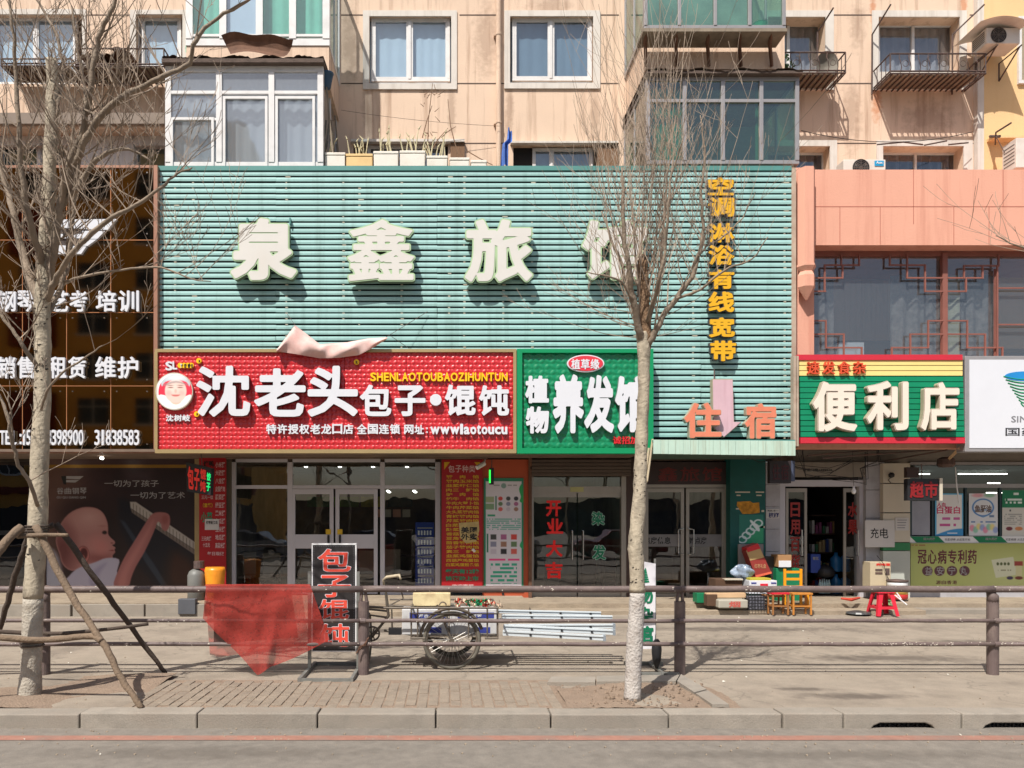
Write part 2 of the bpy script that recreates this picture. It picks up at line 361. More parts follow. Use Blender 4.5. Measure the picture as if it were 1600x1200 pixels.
# ---------------------------------------------------------------- ground
def grain(m, sc_=130, amt=.25, cracks=0):
    """aggregate speckle and hairline cracks"""
    N = m.node_tree.nodes; L = m.node_tree.links; p = N['Principled BSDF']; src = p.inputs['Base Color'].links[0].from_socket; geo = N.new('ShaderNodeNewGeometry')
    nz = N.new('ShaderNodeTexNoise'); nz.inputs['Scale'].default_value = sc_; nz.inputs['Detail'].default_value = 3; L.new(geo.outputs['Position'], nz.inputs[0])
    mr = N.new('ShaderNodeMapRange'); mr.inputs[1].default_value = .3; mr.inputs[2].default_value = .7; mr.inputs[3].default_value = 1-amt; mr.inputs[4].default_value = 1+amt; L.new(nz.outputs[0], mr.inputs[0])
    hs = N.new('ShaderNodeHueSaturation'); L.new(src, hs.inputs['Color']); L.new(mr.outputs[0], hs.inputs['Value']); out = hs.outputs[0]
    if cracks:
        n2 = N.new('ShaderNodeTexNoise'); n2.inputs['Scale'].default_value = 2.2; n2.inputs['Detail'].default_value = 5; L.new(geo.outputs['Position'], n2.inputs[0])
        ad = N.new('ShaderNodeVectorMath'); ad.operation = 'ADD'; L.new(geo.outputs['Position'], ad.inputs[0]); L.new(n2.outputs['Color'], ad.inputs[1])
        vo = N.new('ShaderNodeTexVoronoi'); vo.feature = 'DISTANCE_TO_EDGE'; vo.inputs['Scale'].default_value = .55; L.new(ad.outputs[0], vo.inputs[0])
        m2 = N.new('ShaderNodeMapRange'); m2.inputs[1].default_value = .004; m2.inputs[2].default_value = .012; m2.inputs[3].default_value = cracks; m2.inputs[4].default_value = 0; L.new(vo.outputs['Distance'], m2.inputs[0])
        mx = N.new('ShaderNodeMix'); mx.data_type = 'RGBA'; L.new(m2.outputs[0], mx.inputs[0]); L.new(out, mx.inputs[6]); mx.inputs[7].default_value = (.06, .05, .042, 1); out = mx.outputs[2]
    L.new(out, p.inputs['Base Color'])
def stains(m, spots, rgb, k=.8, plane='xy', ns=7):
    """oil and dirt patches with their own ragged outline"""
    N = m.node_tree.nodes; L = m.node_tree.links; p = N['Principled BSDF']; src = p.inputs['Base Color'].links[0].from_socket; geo = N.new('ShaderNodeNewGeometry'); acc = None
    nz = N.new('ShaderNodeTexNoise'); nz.inputs['Scale'].default_value = ns; nz.inputs['Detail'].default_value = 6; L.new(geo.outputs['Position'], nz.inputs[0])
    for cx, cy, rx, ry in spots:
        mp = N.new('ShaderNodeMapping'); mp.vector_type = 'POINT'; mp.inputs['Location'].default_value = (-cx/rx, -cy/ry, 0) if plane == 'xy' else (-cx/rx, 0, -cy/ry); mp.inputs['Scale'].default_value = (1/rx, 1/ry, 0) if plane == 'xy' else (1/rx, 0, 1/ry); L.new(geo.outputs['Position'], mp.inputs[0])
        ln = N.new('ShaderNodeVectorMath'); ln.operation = 'LENGTH'; L.new(mp.outputs[0], ln.inputs[0])
        ad = N.new('ShaderNodeMath'); ad.operation = 'MULTIPLY_ADD'; L.new(nz.outputs[0], ad.inputs[0]); ad.inputs[1].default_value = 1.6; L.new(ln.outputs['Value'], ad.inputs[2])
        mr = N.new('ShaderNodeMapRange'); mr.inputs[1].default_value = 1.9; mr.inputs[2].default_value = 1.15; mr.inputs[3].default_value = 0; mr.inputs[4].default_value = k; L.new(ad.outputs[0], mr.inputs[0])
        if acc is None: acc = mr.outputs[0]
        else: a = N.new('ShaderNodeMath'); a.operation = 'MAXIMUM'; L.new(acc, a.inputs[0]); L.new(mr.outputs[0], a.inputs[1]); acc = a.outputs[0]
    mx = N.new('ShaderNodeMix'); mx.data_type = 'RGBA'; L.new(acc, mx.inputs[0]); L.new(src, mx.inputs[6]); mx.inputs[7].default_value = rgb; L.new(mx.outputs[2], p.inputs['Base Color'])
grain(m_walk, 110, .14, .28); grain(m_road, 120, .16, 0); grain(m_step, 110, .14, 0); grain(m_kerb, 110, .09); grain(m_brick, 90, .12)
wx_ = lambda px: (px-VX)/F*16.5; wz_ = lambda py: CZ+(VY-py)/F*16.5
stains(m_wall, [(wx_(a), wz_(b), rx, ry) for a, b, rx, ry in ((1364, 12, .07, .5), (1506, 10, .08, .6), (1370, 160, .12, .5))], C(206, 120, 60, .8), .6, 'xz', 12)
stains(m_wall, [(wx_(a), wz_(b), rx, ry) for a, b, rx, ry in ((574, 170, .12, .6), (706, 175, .1, .7), (796, 168, .1, .6), (930, 180, .14, .8), (760, 60, .3, .9), (548, 70, .2, 1.0), (1330, 180, .25, .8), (1450, 185, .6, .4), (860, 10, .5, .3), (1340, 40, .2, .6))], C(160, 128, 106, .7), .45, 'xz', 9)
stains(m_walk, [(4.05, 7.68, .62, .16), (3.7, 8.0, .36, .10), (-3.2, 8.3, .5, .2), (5.6, 9.8, 1.2, .25), (.6, 9.9, .9, .2), (-1.5, 12.2, 1.6, .35), (4.8, 12.4, 1.8, .3), (7.6, 11.0, 1.0, .3)], (.085, .068, .055, 1), .75)
stains(m_road, [(-2, 6.2, 1.6, .2), (3.0, 6.15, 2.0, .16), (6.2, 6.35, .8, .1)], (.10, .085, .07, 1), .5)
def struct(o): o['kind'] = 'structure'; return o
struct(MB().box(-300, 300, -300, 600, -1.0, -.134).build('road', m_road))
KD0, KD1 = 6.93, 7.16
struct(MB().box(-300, 300, KD1-.01, 200, -.5, -.016).build('pavement', m_walk))
struct(MB().quad((-60, 6.55, -.130), (60, 6.55, -.130), (60, 6.69, -.130), (-60, 6.69, -.130)).build('red_lane_line', m_redline))
# kerb stones, each its own block; the ones with drain mouths are arched
kerb = thing('kerb', 'worn grey kerb stones along the front edge of the pavement', 'kerb', (0, KD0, -.134))
js = [-620, -435, -250, -62, 124, 308, 496, 681, 861, 1045, 1223, 1318, 1503, 1690, 1875, 2060]
for i in range(len(js)-1):
    x0 = W(js[i], 0, KD0)[0]+.006; x1 = W(js[i+1], 0, KD0)[0]-.006; dz = R.uniform(-.006, .006)
    mb = MB()
    gr = {11: (1360, 1462), 12: (1535, 1622)}.get(i)
    if gr:
        a, b = [W(q, 0, KD0)[0] for q in gr]; a = max(a, x0+.02); b = min(b, x1-.02); zb, zt = -.15, -.075
        prof = [(x0, zb), (a, zb), (a+.03, -.11), (a+.09, zt-.01), (b-.09, zt-.01), (b-.03, -.11), (b, zb), (x1, zb), (x1, dz), (x0, dz)]
        mb.prism(prof, KD0+R.uniform(-.004, .004), KD1)
    else: mb.box(x0, x1, KD0+R.uniform(-.006, .006), KD1, -.15, dz)
    o = mb.build('kerb_stone', m_kerb, kerb, bevel=.012)
    if gr:
        ch = MB(); n = 14
        for k in range(n):
            xx = a+(b-a)*(k+.5)/n; ch.ring((xx, KD0+.05, -.105), .022, .007, ax='y' if k % 2 else 'x', n=8, m=4)
        ch.box(a, b, KD0+.12, KD0+.13, -.15, -.07); ch.build('drain_chain', m_black, kerb)  # flat black box behind the links is the painted dark of the mouth
MB().box(-40, 40, KD0+.15, KD1-.02, -.3, -.03).build('kerb_bedding', m_dark0, kerb)  # bedding coloured black to stand in for the dark inside the drain mouths
# brick paving, brick by brick
bp = thing('brick_paving', 'worn buff brick paving between the two trees behind the kerb', 'paving', (-1.2, 7.7, 0)); bp['kind'] = 'structure'
xa, xb = -3.05, 1.12; bw, bl = .106, .2; bm = None
mbp = MB(); mbp.quad((xa, KD1, -.009), (xb+.1, KD1, -.009), (xb, 8.42, -.009), (xa, 8.42, -.009)); mbp.build('sand_joint', m_soil, bp)
for i in range(int((xb-xa)/bw)):
    for j in range(6):
        y = KD1+.005+j*bl+(bl/2 if i % 2 else 0)
        if y+bl > 8.42: continue
        if bm is None:
            b0 = MB().box(xa, xa+bw-.012, KD1+.005, KD1+.005+bl-.016, -.05, 0).build('brick', m_brick, bp, bevel=.006); bm = b0; ox, oy = xa, KD1+.005
        else: inst(bm, (xa+i*bw-ox+R.uniform(-.002, .002), y-oy, R.uniform(-.007, .003)), name='brick').rotation_euler = (R.uniform(-.02, .02), R.uniform(-.02, .02), 0) if False else (0, 0, 0)
# tree pit frame and soil
pit = thing('tree_pit', 'bare soil tree pit edged with pale stones round the right tree', 'tree pit', (2.3, 7.8, 0)); pit['kind'] = 'structure'
P = lambda x, y: W(x, y, CZ/((y-VY)/F))
def gp(x, y): d = CZ*F/(y-VY); return ((x-VX)/F*d, d, 0)
soil = MB(); soil.grid(lambda u, v: (lambda a: (a[0], a[1], -.004+.022*math.sin(u*7+1)*math.sin(v*5)+R.uniform(-.006, .006)))((1.12+u*(1.62+.0*v), KD1+v*1.25)), 26, 18)
soil.build('soil', m_soil, pit, smooth=True)
for a, b, c_, d_ in [((855, 1070), (930, 1070), (930, 1061), (862, 1061)), ((932, 1069), (1056, 1068), (1062, 1058), (932, 1060)), ((1058, 1068), (1085, 1086), (1104, 1081), (1064, 1057)), ((1087, 1087.5), (1113, 1105), (1139, 1105), (1106, 1082.5))]:
    q = [gp(*k) for k in (a, b, c_, d_)]
    mb = MB(); n = 4; v = [(x, y, .028) for x, y, _ in q]; lo = [(x, y, -.03) for x, y, _ in q]
    mb.quad(*v)
    for k in range(4): mb.quad(v[k], lo[k], lo[(k+1) % 4], v[(k+1) % 4])
    mb.build('edging_stone', m_kerb, pit)
st = MB()
for k in range(240):
    x, y = R.uniform(1.2, 2.75), R.uniform(KD1+.05, 8.35); r = R.uniform(.006, .018); st.tube([(x, y, .0), (x+r*.3, y, r*1.2)], [r, r*.55], 5)
st.build('pebbles', m_soil, pit, kind='stuff')
sl2 = MB(); sl2.grid(lambda u, v: (-5.4+u*2.35, KD1+v*1.5, -.006+.03*math.sin(u*5)*math.sin(v*4+1)+R.uniform(-.005, .005)), 24, 16)
sl2.build('bare_soil', m_soil, smooth=True, kind='structure')
# litter and grit
lit = MB()
for k in range(700):
    x, y = R.uniform(-7, 9), R.choice([R.uniform(7.2, 14.1), R.uniform(6.1, 6.92)]); z = -.016 if y > 7 else -.134; r = R.uniform(.004, .011)
    lit.tube([(x, y, z), (x+r, y+r, z+r)], [r, r*.5], 4)
lit.build('grit', m_step, kind='stuff')
mp_ = mat('scrap_paper', C(225, 220, 205, .8), .8)
lt = MB()
for k in range(46):
    x, y = R.uniform(-5, 8), R.choice([R.uniform(7.4, 9.5), R.uniform(9, 14), R.uniform(5.9, 6.9)]); z = -.012 if y > 7 else -.13; r = R.uniform(.01, .03); a = R.uniform(0, 3)
    lt.quad((x, y, z), (x+r*math.cos(a), y+r*math.sin(a), z+.004), (x+r*.7*math.cos(a+1), y+r*math.sin(a+1), z+.012), (x-r*.4, y+r*.4, z+.003))
lt.build('paper_litter', mp_, kind='stuff')

# shop steps
DG, DS, DC, DA = 16.0, 14.2, 14.45, 16.5
stp = thing('shop_steps', 'low concrete terrace and steps in front of the shops', 'steps', (0, DS, 0)); stp['kind'] = 'structure'
def XG(px, d): return (px-VX)/F*d
MB().box(-30, XG(325, DS), DS-.12, 16.2, -.05, .225).build('terrace_slab', m_step, stp)
for i, (a, b) in enumerate([(-160, -40), (-38, 110), (113, 225), (227, 320)]): MB().box(XG(a, 14)+.004, XG(b, 14)-.004, DS-.2, DS-.125, -.05, .2+R.uniform(-.005, .01)).build('terrace_kerb_block', m_kerb, stp, bevel=.01)
MB().box(XG(325, DS), XG(828, DS), DS+.1, 16.2, -.05, .19).build('terrace_slab', m_step, stp)
MB().box(XG(828, DS), XG(2100, DS), DS+.45, 16.2, -.05, .15).build('terrace_slab', m_step, stp)
MB().box(XG(828, DS), XG(1450, DS), DS+.05, DS+.45, -.05, .07).build('step', m_step, stp, bevel=.015)
MB().box(XG(1450, DS), XG(2100, DS), DS+.15, DS+.45, -.05, .075).build('step', m_kerb, stp, bevel=.01)
MB().box(XG(335, DS), XG(640, DS), DS-.2, DS+.1, -.05, .08).build('step', m_step, stp, bevel=.015)
DR = MB()
DR.pb(277, 305, 937, 960, 13.9, 14.0)

# ---------------------------------------------------------------- apartment block
apt = thing('apartment_building', 'beige rendered apartment block rising behind the shop signs', 'building', (0, DA, 0))
def wallholes(mb, x0, x1, z0, z1, y, holes, grooves, md=.02):
    """a wall face with real openings; holes (x0,x1,z0,z1,depth); grooves z heights"""
    xs = sorted({x0, x1, *[h[0] for h in holes], *[h[1] for h in holes]}); gz = []
    for g in grooves: gz += [g-.012, g+.012]
    zs = sorted({z0, z1, *[h[2] for h in holes], *[h[3] for h in holes], *gz}); xs = [x for x in xs if x0 <= x <= x1]; zs = [z for z in zs if z0 <= z <= z1]
    for i in range(len(xs)-1):
        for j in range(len(zs)-1):
            cx, cz = (xs[i]+xs[i+1])/2, (zs[j]+zs[j+1])/2
            if any(h[0] < cx < h[1] and h[2] < cz < h[3] for h in holes): continue
            gr = any(g-.012 < cz < g+.012 for g in grooves); yy = y+.018 if gr else y
            mb.m = 1 if gr else 0
            mb.quad((xs[i], yy, zs[j]), (xs[i+1], yy, zs[j]), (xs[i+1], yy, zs[j+1]), (xs[i], yy, zs[j+1])); mb.m = 0
            if gr:
                mb.quad((xs[i], y, zs[j]), (xs[i+1], y, zs[j]), (xs[i+1], yy, zs[j]), (xs[i], yy, zs[j])); mb.quad((xs[i], yy, zs[j+1]), (xs[i+1], yy, zs[j+1]), (xs[i+1], y, zs[j+1]), (xs[i], y, zs[j+1]))
    mb.m = 0
    for a, b, c_, d_, dp in holes:
        mb.quad((a, y, c_), (a, y+dp, c_), (a, y+dp, d_), (a, y, d_)); mb.quad((b, y, d_), (b, y+dp, d_), (b, y+dp, c_), (b, y, c_))
        mb.quad((a, y, d_), (a, y+dp, d_), (b, y+dp, d_), (b, y, d_)); mb.quad((a, y, c_), (b, y, c_), (b, y+dp, c_), (a, y+dp, c_))
def hole(x0, y0, x1, y1, d=None, dp=.3):
    d = d or DA; a = W(x0, y0, d); b = W(x1, y1, d); return (a[0], b[0], b[2], a[2], dp)
opens = dict(L1=(-40, 22, 128, 131), L2=(212, 22, 285, 106), LB=(-40, 226, 108, 262), LB2=(209, 226, 262, 262), M1=(577, 25, 705, 130), M2=(797, 25, 927, 129), ML=(552, 222, 700, 262), MR=(802, 226, 934, 262),
             R1=(1200, 26, 1290, 112), R2=(1373, 26, 1500, 112), RL=(1200, 228, 1297, 268), RR=(1380, 228, 1506, 268))
hs_ = {k: hole(*v, dp=(.34 if k[0] == 'R' else .2)) for k, v in opens.items()}
zz = lambda py, d=DA: W(0, py, d)[2]
grs = [zz(23.5), zz(130.5), zz(224), zz(-180), zz(-75)]
mb = MB(); wallholes(mb, XG(-700, DA), XG(1532, DA), 5.6, zz(-420), DA, list(hs_.values()), [])
mb.build('wall', [m_wall, m_groove], apt)
gv = MB()   # joints between the rendered panels, stopping at the window surrounds
for z, segs in ((zz(23.5), [(125, 205), (533, 567), (718, 782), (937, 967), (1303, 1362), (1515, 1532)]), (zz(130.5), [(533, 567), (714, 788), (937, 966), (1308, 1362), (1525, 1534)]), (zz(224), [(714, 788), (935, 967), (1308, 1370), (1520, 1533)])):
    for a, b in segs: gv.box(XG(a, DA), XG(b, DA), DA-.004, DA+.01, z-.012, z+.012)
gv.build('panel_joint', m_groove, apt)
MB().box(XG(-700, DA), XG(1532, DA), DA+.8, DA+9, 5.4, zz(-421)).build('rear_block', m_wall, apt)
def surround(rect, t, d=DA, th=.03, sill=True, m=m_surr, open_=None):
    """raised border between outer rect and opening"""
    x0, y0, x1, y1 = rect; a0, b0, a1, b1 = open_; mb = MB()
    mb.pb(x0, x1, y0, b0, d-th, d); mb.pb(x0, a0, b0, b1, d-th, d); mb.pb(a1, x1, b0, b1, d-th, d)
    if sill: mb.pb(x0, x1, b1, y1, d-th*1.3, d)
    return mb
def window(parent, op, mull, d, fr=4, curtain=m_curt, g=g_win, sub=None, fm=m_upvc, name='window', rail=None, pleat=.006, cd=.12):
    """frame bars round the photo rectangle op at depth d, with panes and a curtain behind"""
    x0, y0, x1, y1 = op; mb = MB(); mb.pb(x0, x1, y0, y0+fr, d, d+.06); mb.pb(x0, x1, y1-fr, y1, d, d+.06); mb.pb(x0, x0+fr, y0+fr, y1-fr, d, d+.06); mb.pb(x1-fr, x1, y0+fr, y1-fr, d, d+.06)
    xs = [x0+fr, *mull, x1-fr]
    for k, m in enumerate(mull): mb.pb(m-fr*.55, m+fr*.55, y0+fr, y1-fr, d-.012, d+.05)
    for r in (rail or []): mb.pb(x0+fr, x1-fr, r-fr*.45, r+fr*.45, d-.006, d+.05)
    f = mb.build(name, fm, parent, bevel=.004)
    for k in range(len(xs)-1):
        s = MB(); a, b = xs[k]+(fr*.55 if k else 0), xs[k+1]-(fr*.55 if k < len(xs)-2 else 0); off = .012*(k % 2)
        if sub:
            s.pb(a, b, y0+fr, y0+fr+sub, d+.0+off, d+.04); s.pb(a, b, y1-fr-sub, y1-fr, d+off, d+.04); s.pb(a, a+sub, y0+fr+sub, y1-fr-sub, d+off, d+.04); s.pb(b-sub, b, y0+fr+sub, y1-fr-sub, d+off, d+.04)
            s.build('sash', fm, f)
        q = MB(); c0, c1 = W(a, y0+fr, d+.03), W(b, y1-fr, d+.03); q.quad((c0[0], d+.03+off, c1[2]), (c1[0], d+.03+off, c1[2]), (c1[0], d+.03+off, c0[2]), (c0[0], d+.03+off, c0[2])).build('pane', g, f)
    if curtain:
        a, b = W(x0-2, y0-2, d+cd), W(x1+2, y1+6, d+cd); w_ = b[0]-a[0]
        MB().grid(lambda u, v: (a[0]+u*w_, d+cd+pleat*math.sin(u*w_*28+math.sin(u*9)), b[2]+v*(a[2]-b[2])), max(8, int(w_*34)), 1).build('curtain', curtain, f, smooth=True)
    return f
# middle windows
for k, rect, op, mu in (('M1', (567, 16, 714, 139), (577, 25, 705, 130), 640), ('M2', (788, 16, 938, 138), (797, 25, 927, 129), 861)):
    sr = surround(rect, 9, open_=op).build('window_surround', m_surr, apt)
    window(apt, (op[0]+3, op[1]+2, op[2]-2, op[3]-3), [mu], DA+.07, 4, curtain=mat('blue_curtain', C(150, 172, 190, .7), .9, var=.06) if k == 'M2' else m_curt, sub=3)
# right windows, deep reveals
m_net = mat('net_curtain', C(176, 168, 170, .75), .9, var=.25, vs=2)
for op, full in (((1196, 36, 1284, 116), (1186, 16, 1303, 120)), ((1371, 37, 1491, 116), (1363, 16, 1511, 120))):
    o2 = opens['R1'] if full[0] < 1300 else opens['R2']
    surround((full[0], full[1], full[2], 140), 9, open_=(o2[0], o2[1], o2[2], 112)).build('window_surround', m_surr, apt)
    window(apt, op, [1427 if full[0] > 1300 else 1232], DA+.3, 4, curtain=m_net, pleat=.03)
for op, full, o2 in (((1196, 238, 1288, 275), (1186, 219, 1308, 280), opens['RL']), ((1376, 238, 1500, 275), (1370, 219, 1520, 280), opens['RR'])):
    surround(full, 9, open_=(o2[0], o2[1], o2[2], 268)).build('window_surround', m_surr, apt)
    window(apt, op, [1431 if full[0] > 1300 else 1240], DA+.3, 3, curtain=mat('crumpled_film', C(96, 108, 128, .8), .3, var=.5, vs=2.5), pleat=.06)
# left windows
surround((-60, 14, 134, 131), 8, open_=(-40, 22, 128, 131), sill=False).build('window_surround', m_surr, apt)
surround((203, 15, 292, 106), 8, open_=(212, 22, 285, 106), sill=False).build('window_surround', m_surr, apt)
window(apt, (-38, 26, 120, 134), [-8, 56], DA+.12, 4, sub=2)
window(apt, (214, 26, 283, 108), [222], DA+.12, 4, sub=2)
window(apt, (0, 227, 106, 268), [61], DA+.1, 3, curtain=m_dkgreen, sub=2)
window(apt, (210, 227, 262, 268), [], DA+.1, 3, curtain=m_dkgreen, sub=2)
window(apt, (832, 231, 926, 268), [862], DA+.1, 3, curtain=mat('blue_curtain', (1, 1, 1, 1)), sub=2)
window(apt, (574, 227, 696, 268), [640], DA+.1, 3, curtain=mat('dim_blue_room', C(86, 104, 124, .6), .9, var=.3), sub=2)
MB().pb(800, 832, 226, 268, DA+.15, DA+.2).build('window_void', m_dark, apt)
MB().pb(934, 966, 222, 262, DA-.06, DA).build('brown_panel', mat('brown_ribbed_panel', C(130, 98, 72, .8), .8, var=.4, vs=14, sz=(6, 1, .3)), apt)
MB().pb(704, 726, 222, 262, DA-.07, DA).build('brown_panel', mat('brown_ribbed_panel', (1, 1, 1, 1)), apt)
MB().pb(548, 726, 217, 221, DA-.12, DA).build('lintel', m_surr, apt); MB().pb(798, 966, 220, 223, DA-.12, DA).build('lintel', m_surr, apt)
# left part: grey ledge and whitewashed band
MB().pb(-120, 257, 176, 193, DA-.5, DA).build('concrete_ledge', mat('grey_ledge', C(160, 145, 132, .7), .9, var=.15), apt)
MB().pb(-120, 257, 193, 199, DA-.42, DA).build('concrete_ledge', m_wall, apt)
wb = MB(); wallholes(wb, XG(-120, DA-.06), XG(257, DA-.06), 8.2, zz(201, DA-.06), DA-.06, [hole(-2, 227, 107, 262, DA-.06, .1), hole(209, 227, 259, 262, DA-.06, .1)], []); wb.build('whitewashed_band', m_wcon, apt)
for x in (62, 118, 172, 206): MB().pb(x, x+2.5, 203, 226, DA-.075, DA-.06).build('batten', m_alu, apt)
# downpipe
dp = MB(); x, _, _ = W(779, 0, DA-.1); dp.tube([(x, DA-.1, 8.1), (x, DA-.1, 16)], .055, 12)
for py in (60, 197, -60): z = zz(py); dp.tube([(x, DA-.1, z), (x, DA-.1, z+.04)], .066, 12); dp.box(x-.1, x-.05, DA-.1, DA, z, z+.02)
dp.build('downpipe', m_wall, apt, smooth=False)

# enclosed balconies (bays): front at df, sides run back to the wall
def bay(x0, x1, yt, yb, df, glass_top, cols, rails, curtain, g, fm, fr=6, apron=None, wallm=None, sidecols=2, label=None, base_m=None, flipside=False, cc=None):
    p = MB(); d = df
    p.pb(x0, x1, yt, yt+fr, d, d+.08); p.pb(x0, x1, yb-fr, yb, d, d+.08)
    for c_ in cols: p.pb(c_-fr/2 if c_ not in (x0, x1) else (x0 if c_ == x0 else x1-fr), c_+fr/2 if c_ not in (x0, x1) else (x0+fr if c_ == x0 else x1), yt+fr, yb-fr, d-.012, d+.07)
    for r, a, b, hgt in rails: p.pb(a, b, r-hgt/2, r+hgt/2, d-.006, d+.06)
    zt, zb = zz(yt, d), zz(yb, d); X0, X1 = XG(x0, d), XG(x1, d)
    side = []
    for X in (X0, X1):
        s = .04 if X == X0 else -.04
        p.box(X, X+s, d+.08, DA, zt-.09, zt); p.box(X, X+s, d+.08, DA, zb, zb+.08)
        for k in range(sidecols+1): y = d+.08+(DA-d-.13)*k/sidecols; p.box(X, X+s, y, y+.05, zb+.08, zt-.09)
        side.append(X+s/2)
    f = p.build('enclosed_balcony', fm, apt, bevel=.004)
    for X in side: MB().quad((X, d+.08, zb), (X, DA, zb), (X, DA, zt), (X, d+.08, zt)).build('side_pane', g, f)
    cs = sorted(set([x0, *cols, x1])); 
    for k in range(len(cs)-1):
        a, b = W(cs[k], yt, d+.03), W(cs[k+1], yb, d+.03)
        MB().quad((a[0], d+.03, b[2]), (b[0], d+.03, b[2]), (b[0], d+.03, a[2]), (a[0], d+.03, a[2])).build('pane', g, f)
    if curtain:
        cds = cc or [(x0, x1)]
        for c0, c1 in cds:
            a, b = XG(c0, d+.22), XG(c1, d+.22); w_ = b-a
            MB().grid(lambda u, v: (a+u*w_, d+.22+.018*math.sin(u*w_*26+math.sin(u*7)), zb+v*(zt-zb)), max(6, int(w_*30)), 1).build('curtain', curtain, f, smooth=True)
    MB().box(X0+.05, X1-.05, d+.1, DA, zb-.1, zb-.01).build('balcony_floor', wallm or m_wall, f)
    MB().box(X0+.05, X1-.05, DA-.04, DA-.01, zb, zt).build('back_wall', m_dkgreen, f)
    return f, X0, X1, zt, zb
# left lower bay (white frames)
DB1 = 14.66
f, X0, X1, zt, zb = bay(258, 505, 103, 262, DB1, 0, [258, 342, 424, 505], [(144, 264, 499, 5), (186, 264, 338, 4)], mat('frosted_grey_film', C(186, 192, 198, .85), .6, var=.12, vs=1), glass('hazy_glass', (.8, .85, .88), 2.4, .04, .3, (.42, .46, .5, 1)), m_upvc, fr=9)
for r in ((266, 183, 334, 262), (348, 150, 418, 262), (430, 150, 492, 262)):
    s = MB(); a, b, c_, d_ = r; s.pb(a, c_, b, b+4, DB1-.02, DB1+.02); s.pb(a, a+4, b+4, d_, DB1-.02, DB1+.02); s.pb(c_-4, c_, b+4, d_, DB1-.02, DB1+.02); s.build('sash', m_upvc, f)
rf = MB(); rf.grid(lambda u, v: (XG(256, DB1)+(XG(507, DB1)-XG(256, DB1))*u, DB1-.12+v*2.0, zz(98, DB1)+.05+.02*math.sin(u*31)+R.uniform(-.02, .02)+v*.25), 60, 4)
rf.box(XG(256, DB1), XG(507, DB1), DB1-.12, DA, zt, zz(97, DB1)); rf.build('roof_felt', m_tar, f)
for i in range(7):   # laths and boards leaning on the bay's flank
    y = DB1+.15+i*.22; MB().bar((X1+.1+R.uniform(0, .25), y, 8.3), (X1+.03, y+R.uniform(-.1, .3), 8.3+R.uniform(1.0, 1.9)), .03).build('leaning_lath', m_shelf, f)
# left upper bay (white and green)
f2, X0, X1, zt2, zb2 = bay(290, 515, -110, 71, 15.07, 0, [290, 348, 405, 457, 515], [(55, 296, 509, 4)], m_curtG, g_win, m_upvc, fr=11, cc=[(290, 344), (410, 503)])
MB().box(XG(348, 15.07), XG(403, 15.07), 15.15, 15.2, zb2, zt2).build('hanging_curtain', m_curt, f2)
ap = MB(); ap.box(XG(291, 15.09), XG(514, 15.09), 15.09, DA, zz(131, 15.09), zb2-.005); ap.build('apron_wall', m_wall, apt)
# right lower bay
DB2 = 14.6
f3, X0, X1, zt3, zb3 = bay(1010, 1249, 120, 256, DB2, 0, [1010, 1070, 1130, 1190, 1249], [(157, 1016, 1243, 5)], None, g_green, m_alu, fr=6)
for a, b in ((1012, 1066), (1180, 1192)): 
    A, B = XG(a, DB2+.2), XG(b, DB2+.2); MB().grid(lambda u, v: (A+u*(B-A), DB2+.2+.02*math.sin(u*30), zb3+v*(zt3-zb3)), 20, 1).build('curtain', m_curtg, f3, smooth=True)
rf = MB(); rf.grid(lambda u, v: (XG(1008, DB2)+(XG(1251, DB2)-XG(1008, DB2))*u, DB2-.14+v*2.04, zt3+.06+.03*math.sin(u*23)+R.uniform(-.015, .015)+v*.1), 60, 3)
rf.box(XG(1008, DB2), XG(1250, DB2), DB2-.12, DA, zt3, zt3+.05); rf.build('roof_felt', m_tar, f3)
# right upper bay
f4, X0, X1, zt4, zb4 = bay(1007, 1228, -120, 44, 14.8, 0, [1007, 1062, 1118, 1172, 1228], [], None, g_green, m_alu, fr=5)
MB().pb(1009, 1226, 108, 47, 14.86, DA).build('apron_wall', m_wall, apt)
sh = MB(); sh.pb(1005, 1230, 44, 49, 14.3, 14.8); sh.build('shelf_edge', m_shelf, f4)
for x in (1010, 1058, 1108, 1158, 1206): MB().prism([(0, 0), (0, 0)], 0, 0) if False else MB().tube([(XG(x, 14.35), 14.35, zz(49, 14.35)), (XG(x, 14.5), 14.6, zz(62, 14.5)), (XG(x, 14.83), 14.83, zz(104, 14.83))], [.03, .035, .03], 4).build('bracket', m_rust, f4)
for (cx, w_, z_, s) in ((1190, .18, .1, .25), (1215, .12, .16, .2)): pass
MB().lathe((XG(1187, 15.0), 15.0, zb4+.02), [(.10, 0), (.14, .16), (.15, .18)], 12).build('flower_pot', mat('teal_pot', C(80, 190, 150), .5), f4)
# ---------------------------------------------------------------- ochre block at the right
apt2 = thing('apartment_building', 'yellow ochre block joined on at the far right edge', 'building', (W(1700, 0, DA)[0], DA-.1, 0))
MB().box(XG(1537, DA-.1), XG(2300, DA-.1), DA-.1, DA+9, 5.4, zz(-420)).build('wall', m_wallY, apt2)
MB().box(XG(1527, DA-.12), XG(1537, DA-.12), DA-.13, DA+.3, 7, zz(-420)).build('expansion_joint_strip', m_surr, apt2)
ld = MB(); ld.pb(1552, 1700, 211, 215, DA-.3, DA-.1); ld.build('ledge', m_wallY, apt2)
window(apt2, (1592, 25, 1700, 130), [1640], DA-.16, 5)

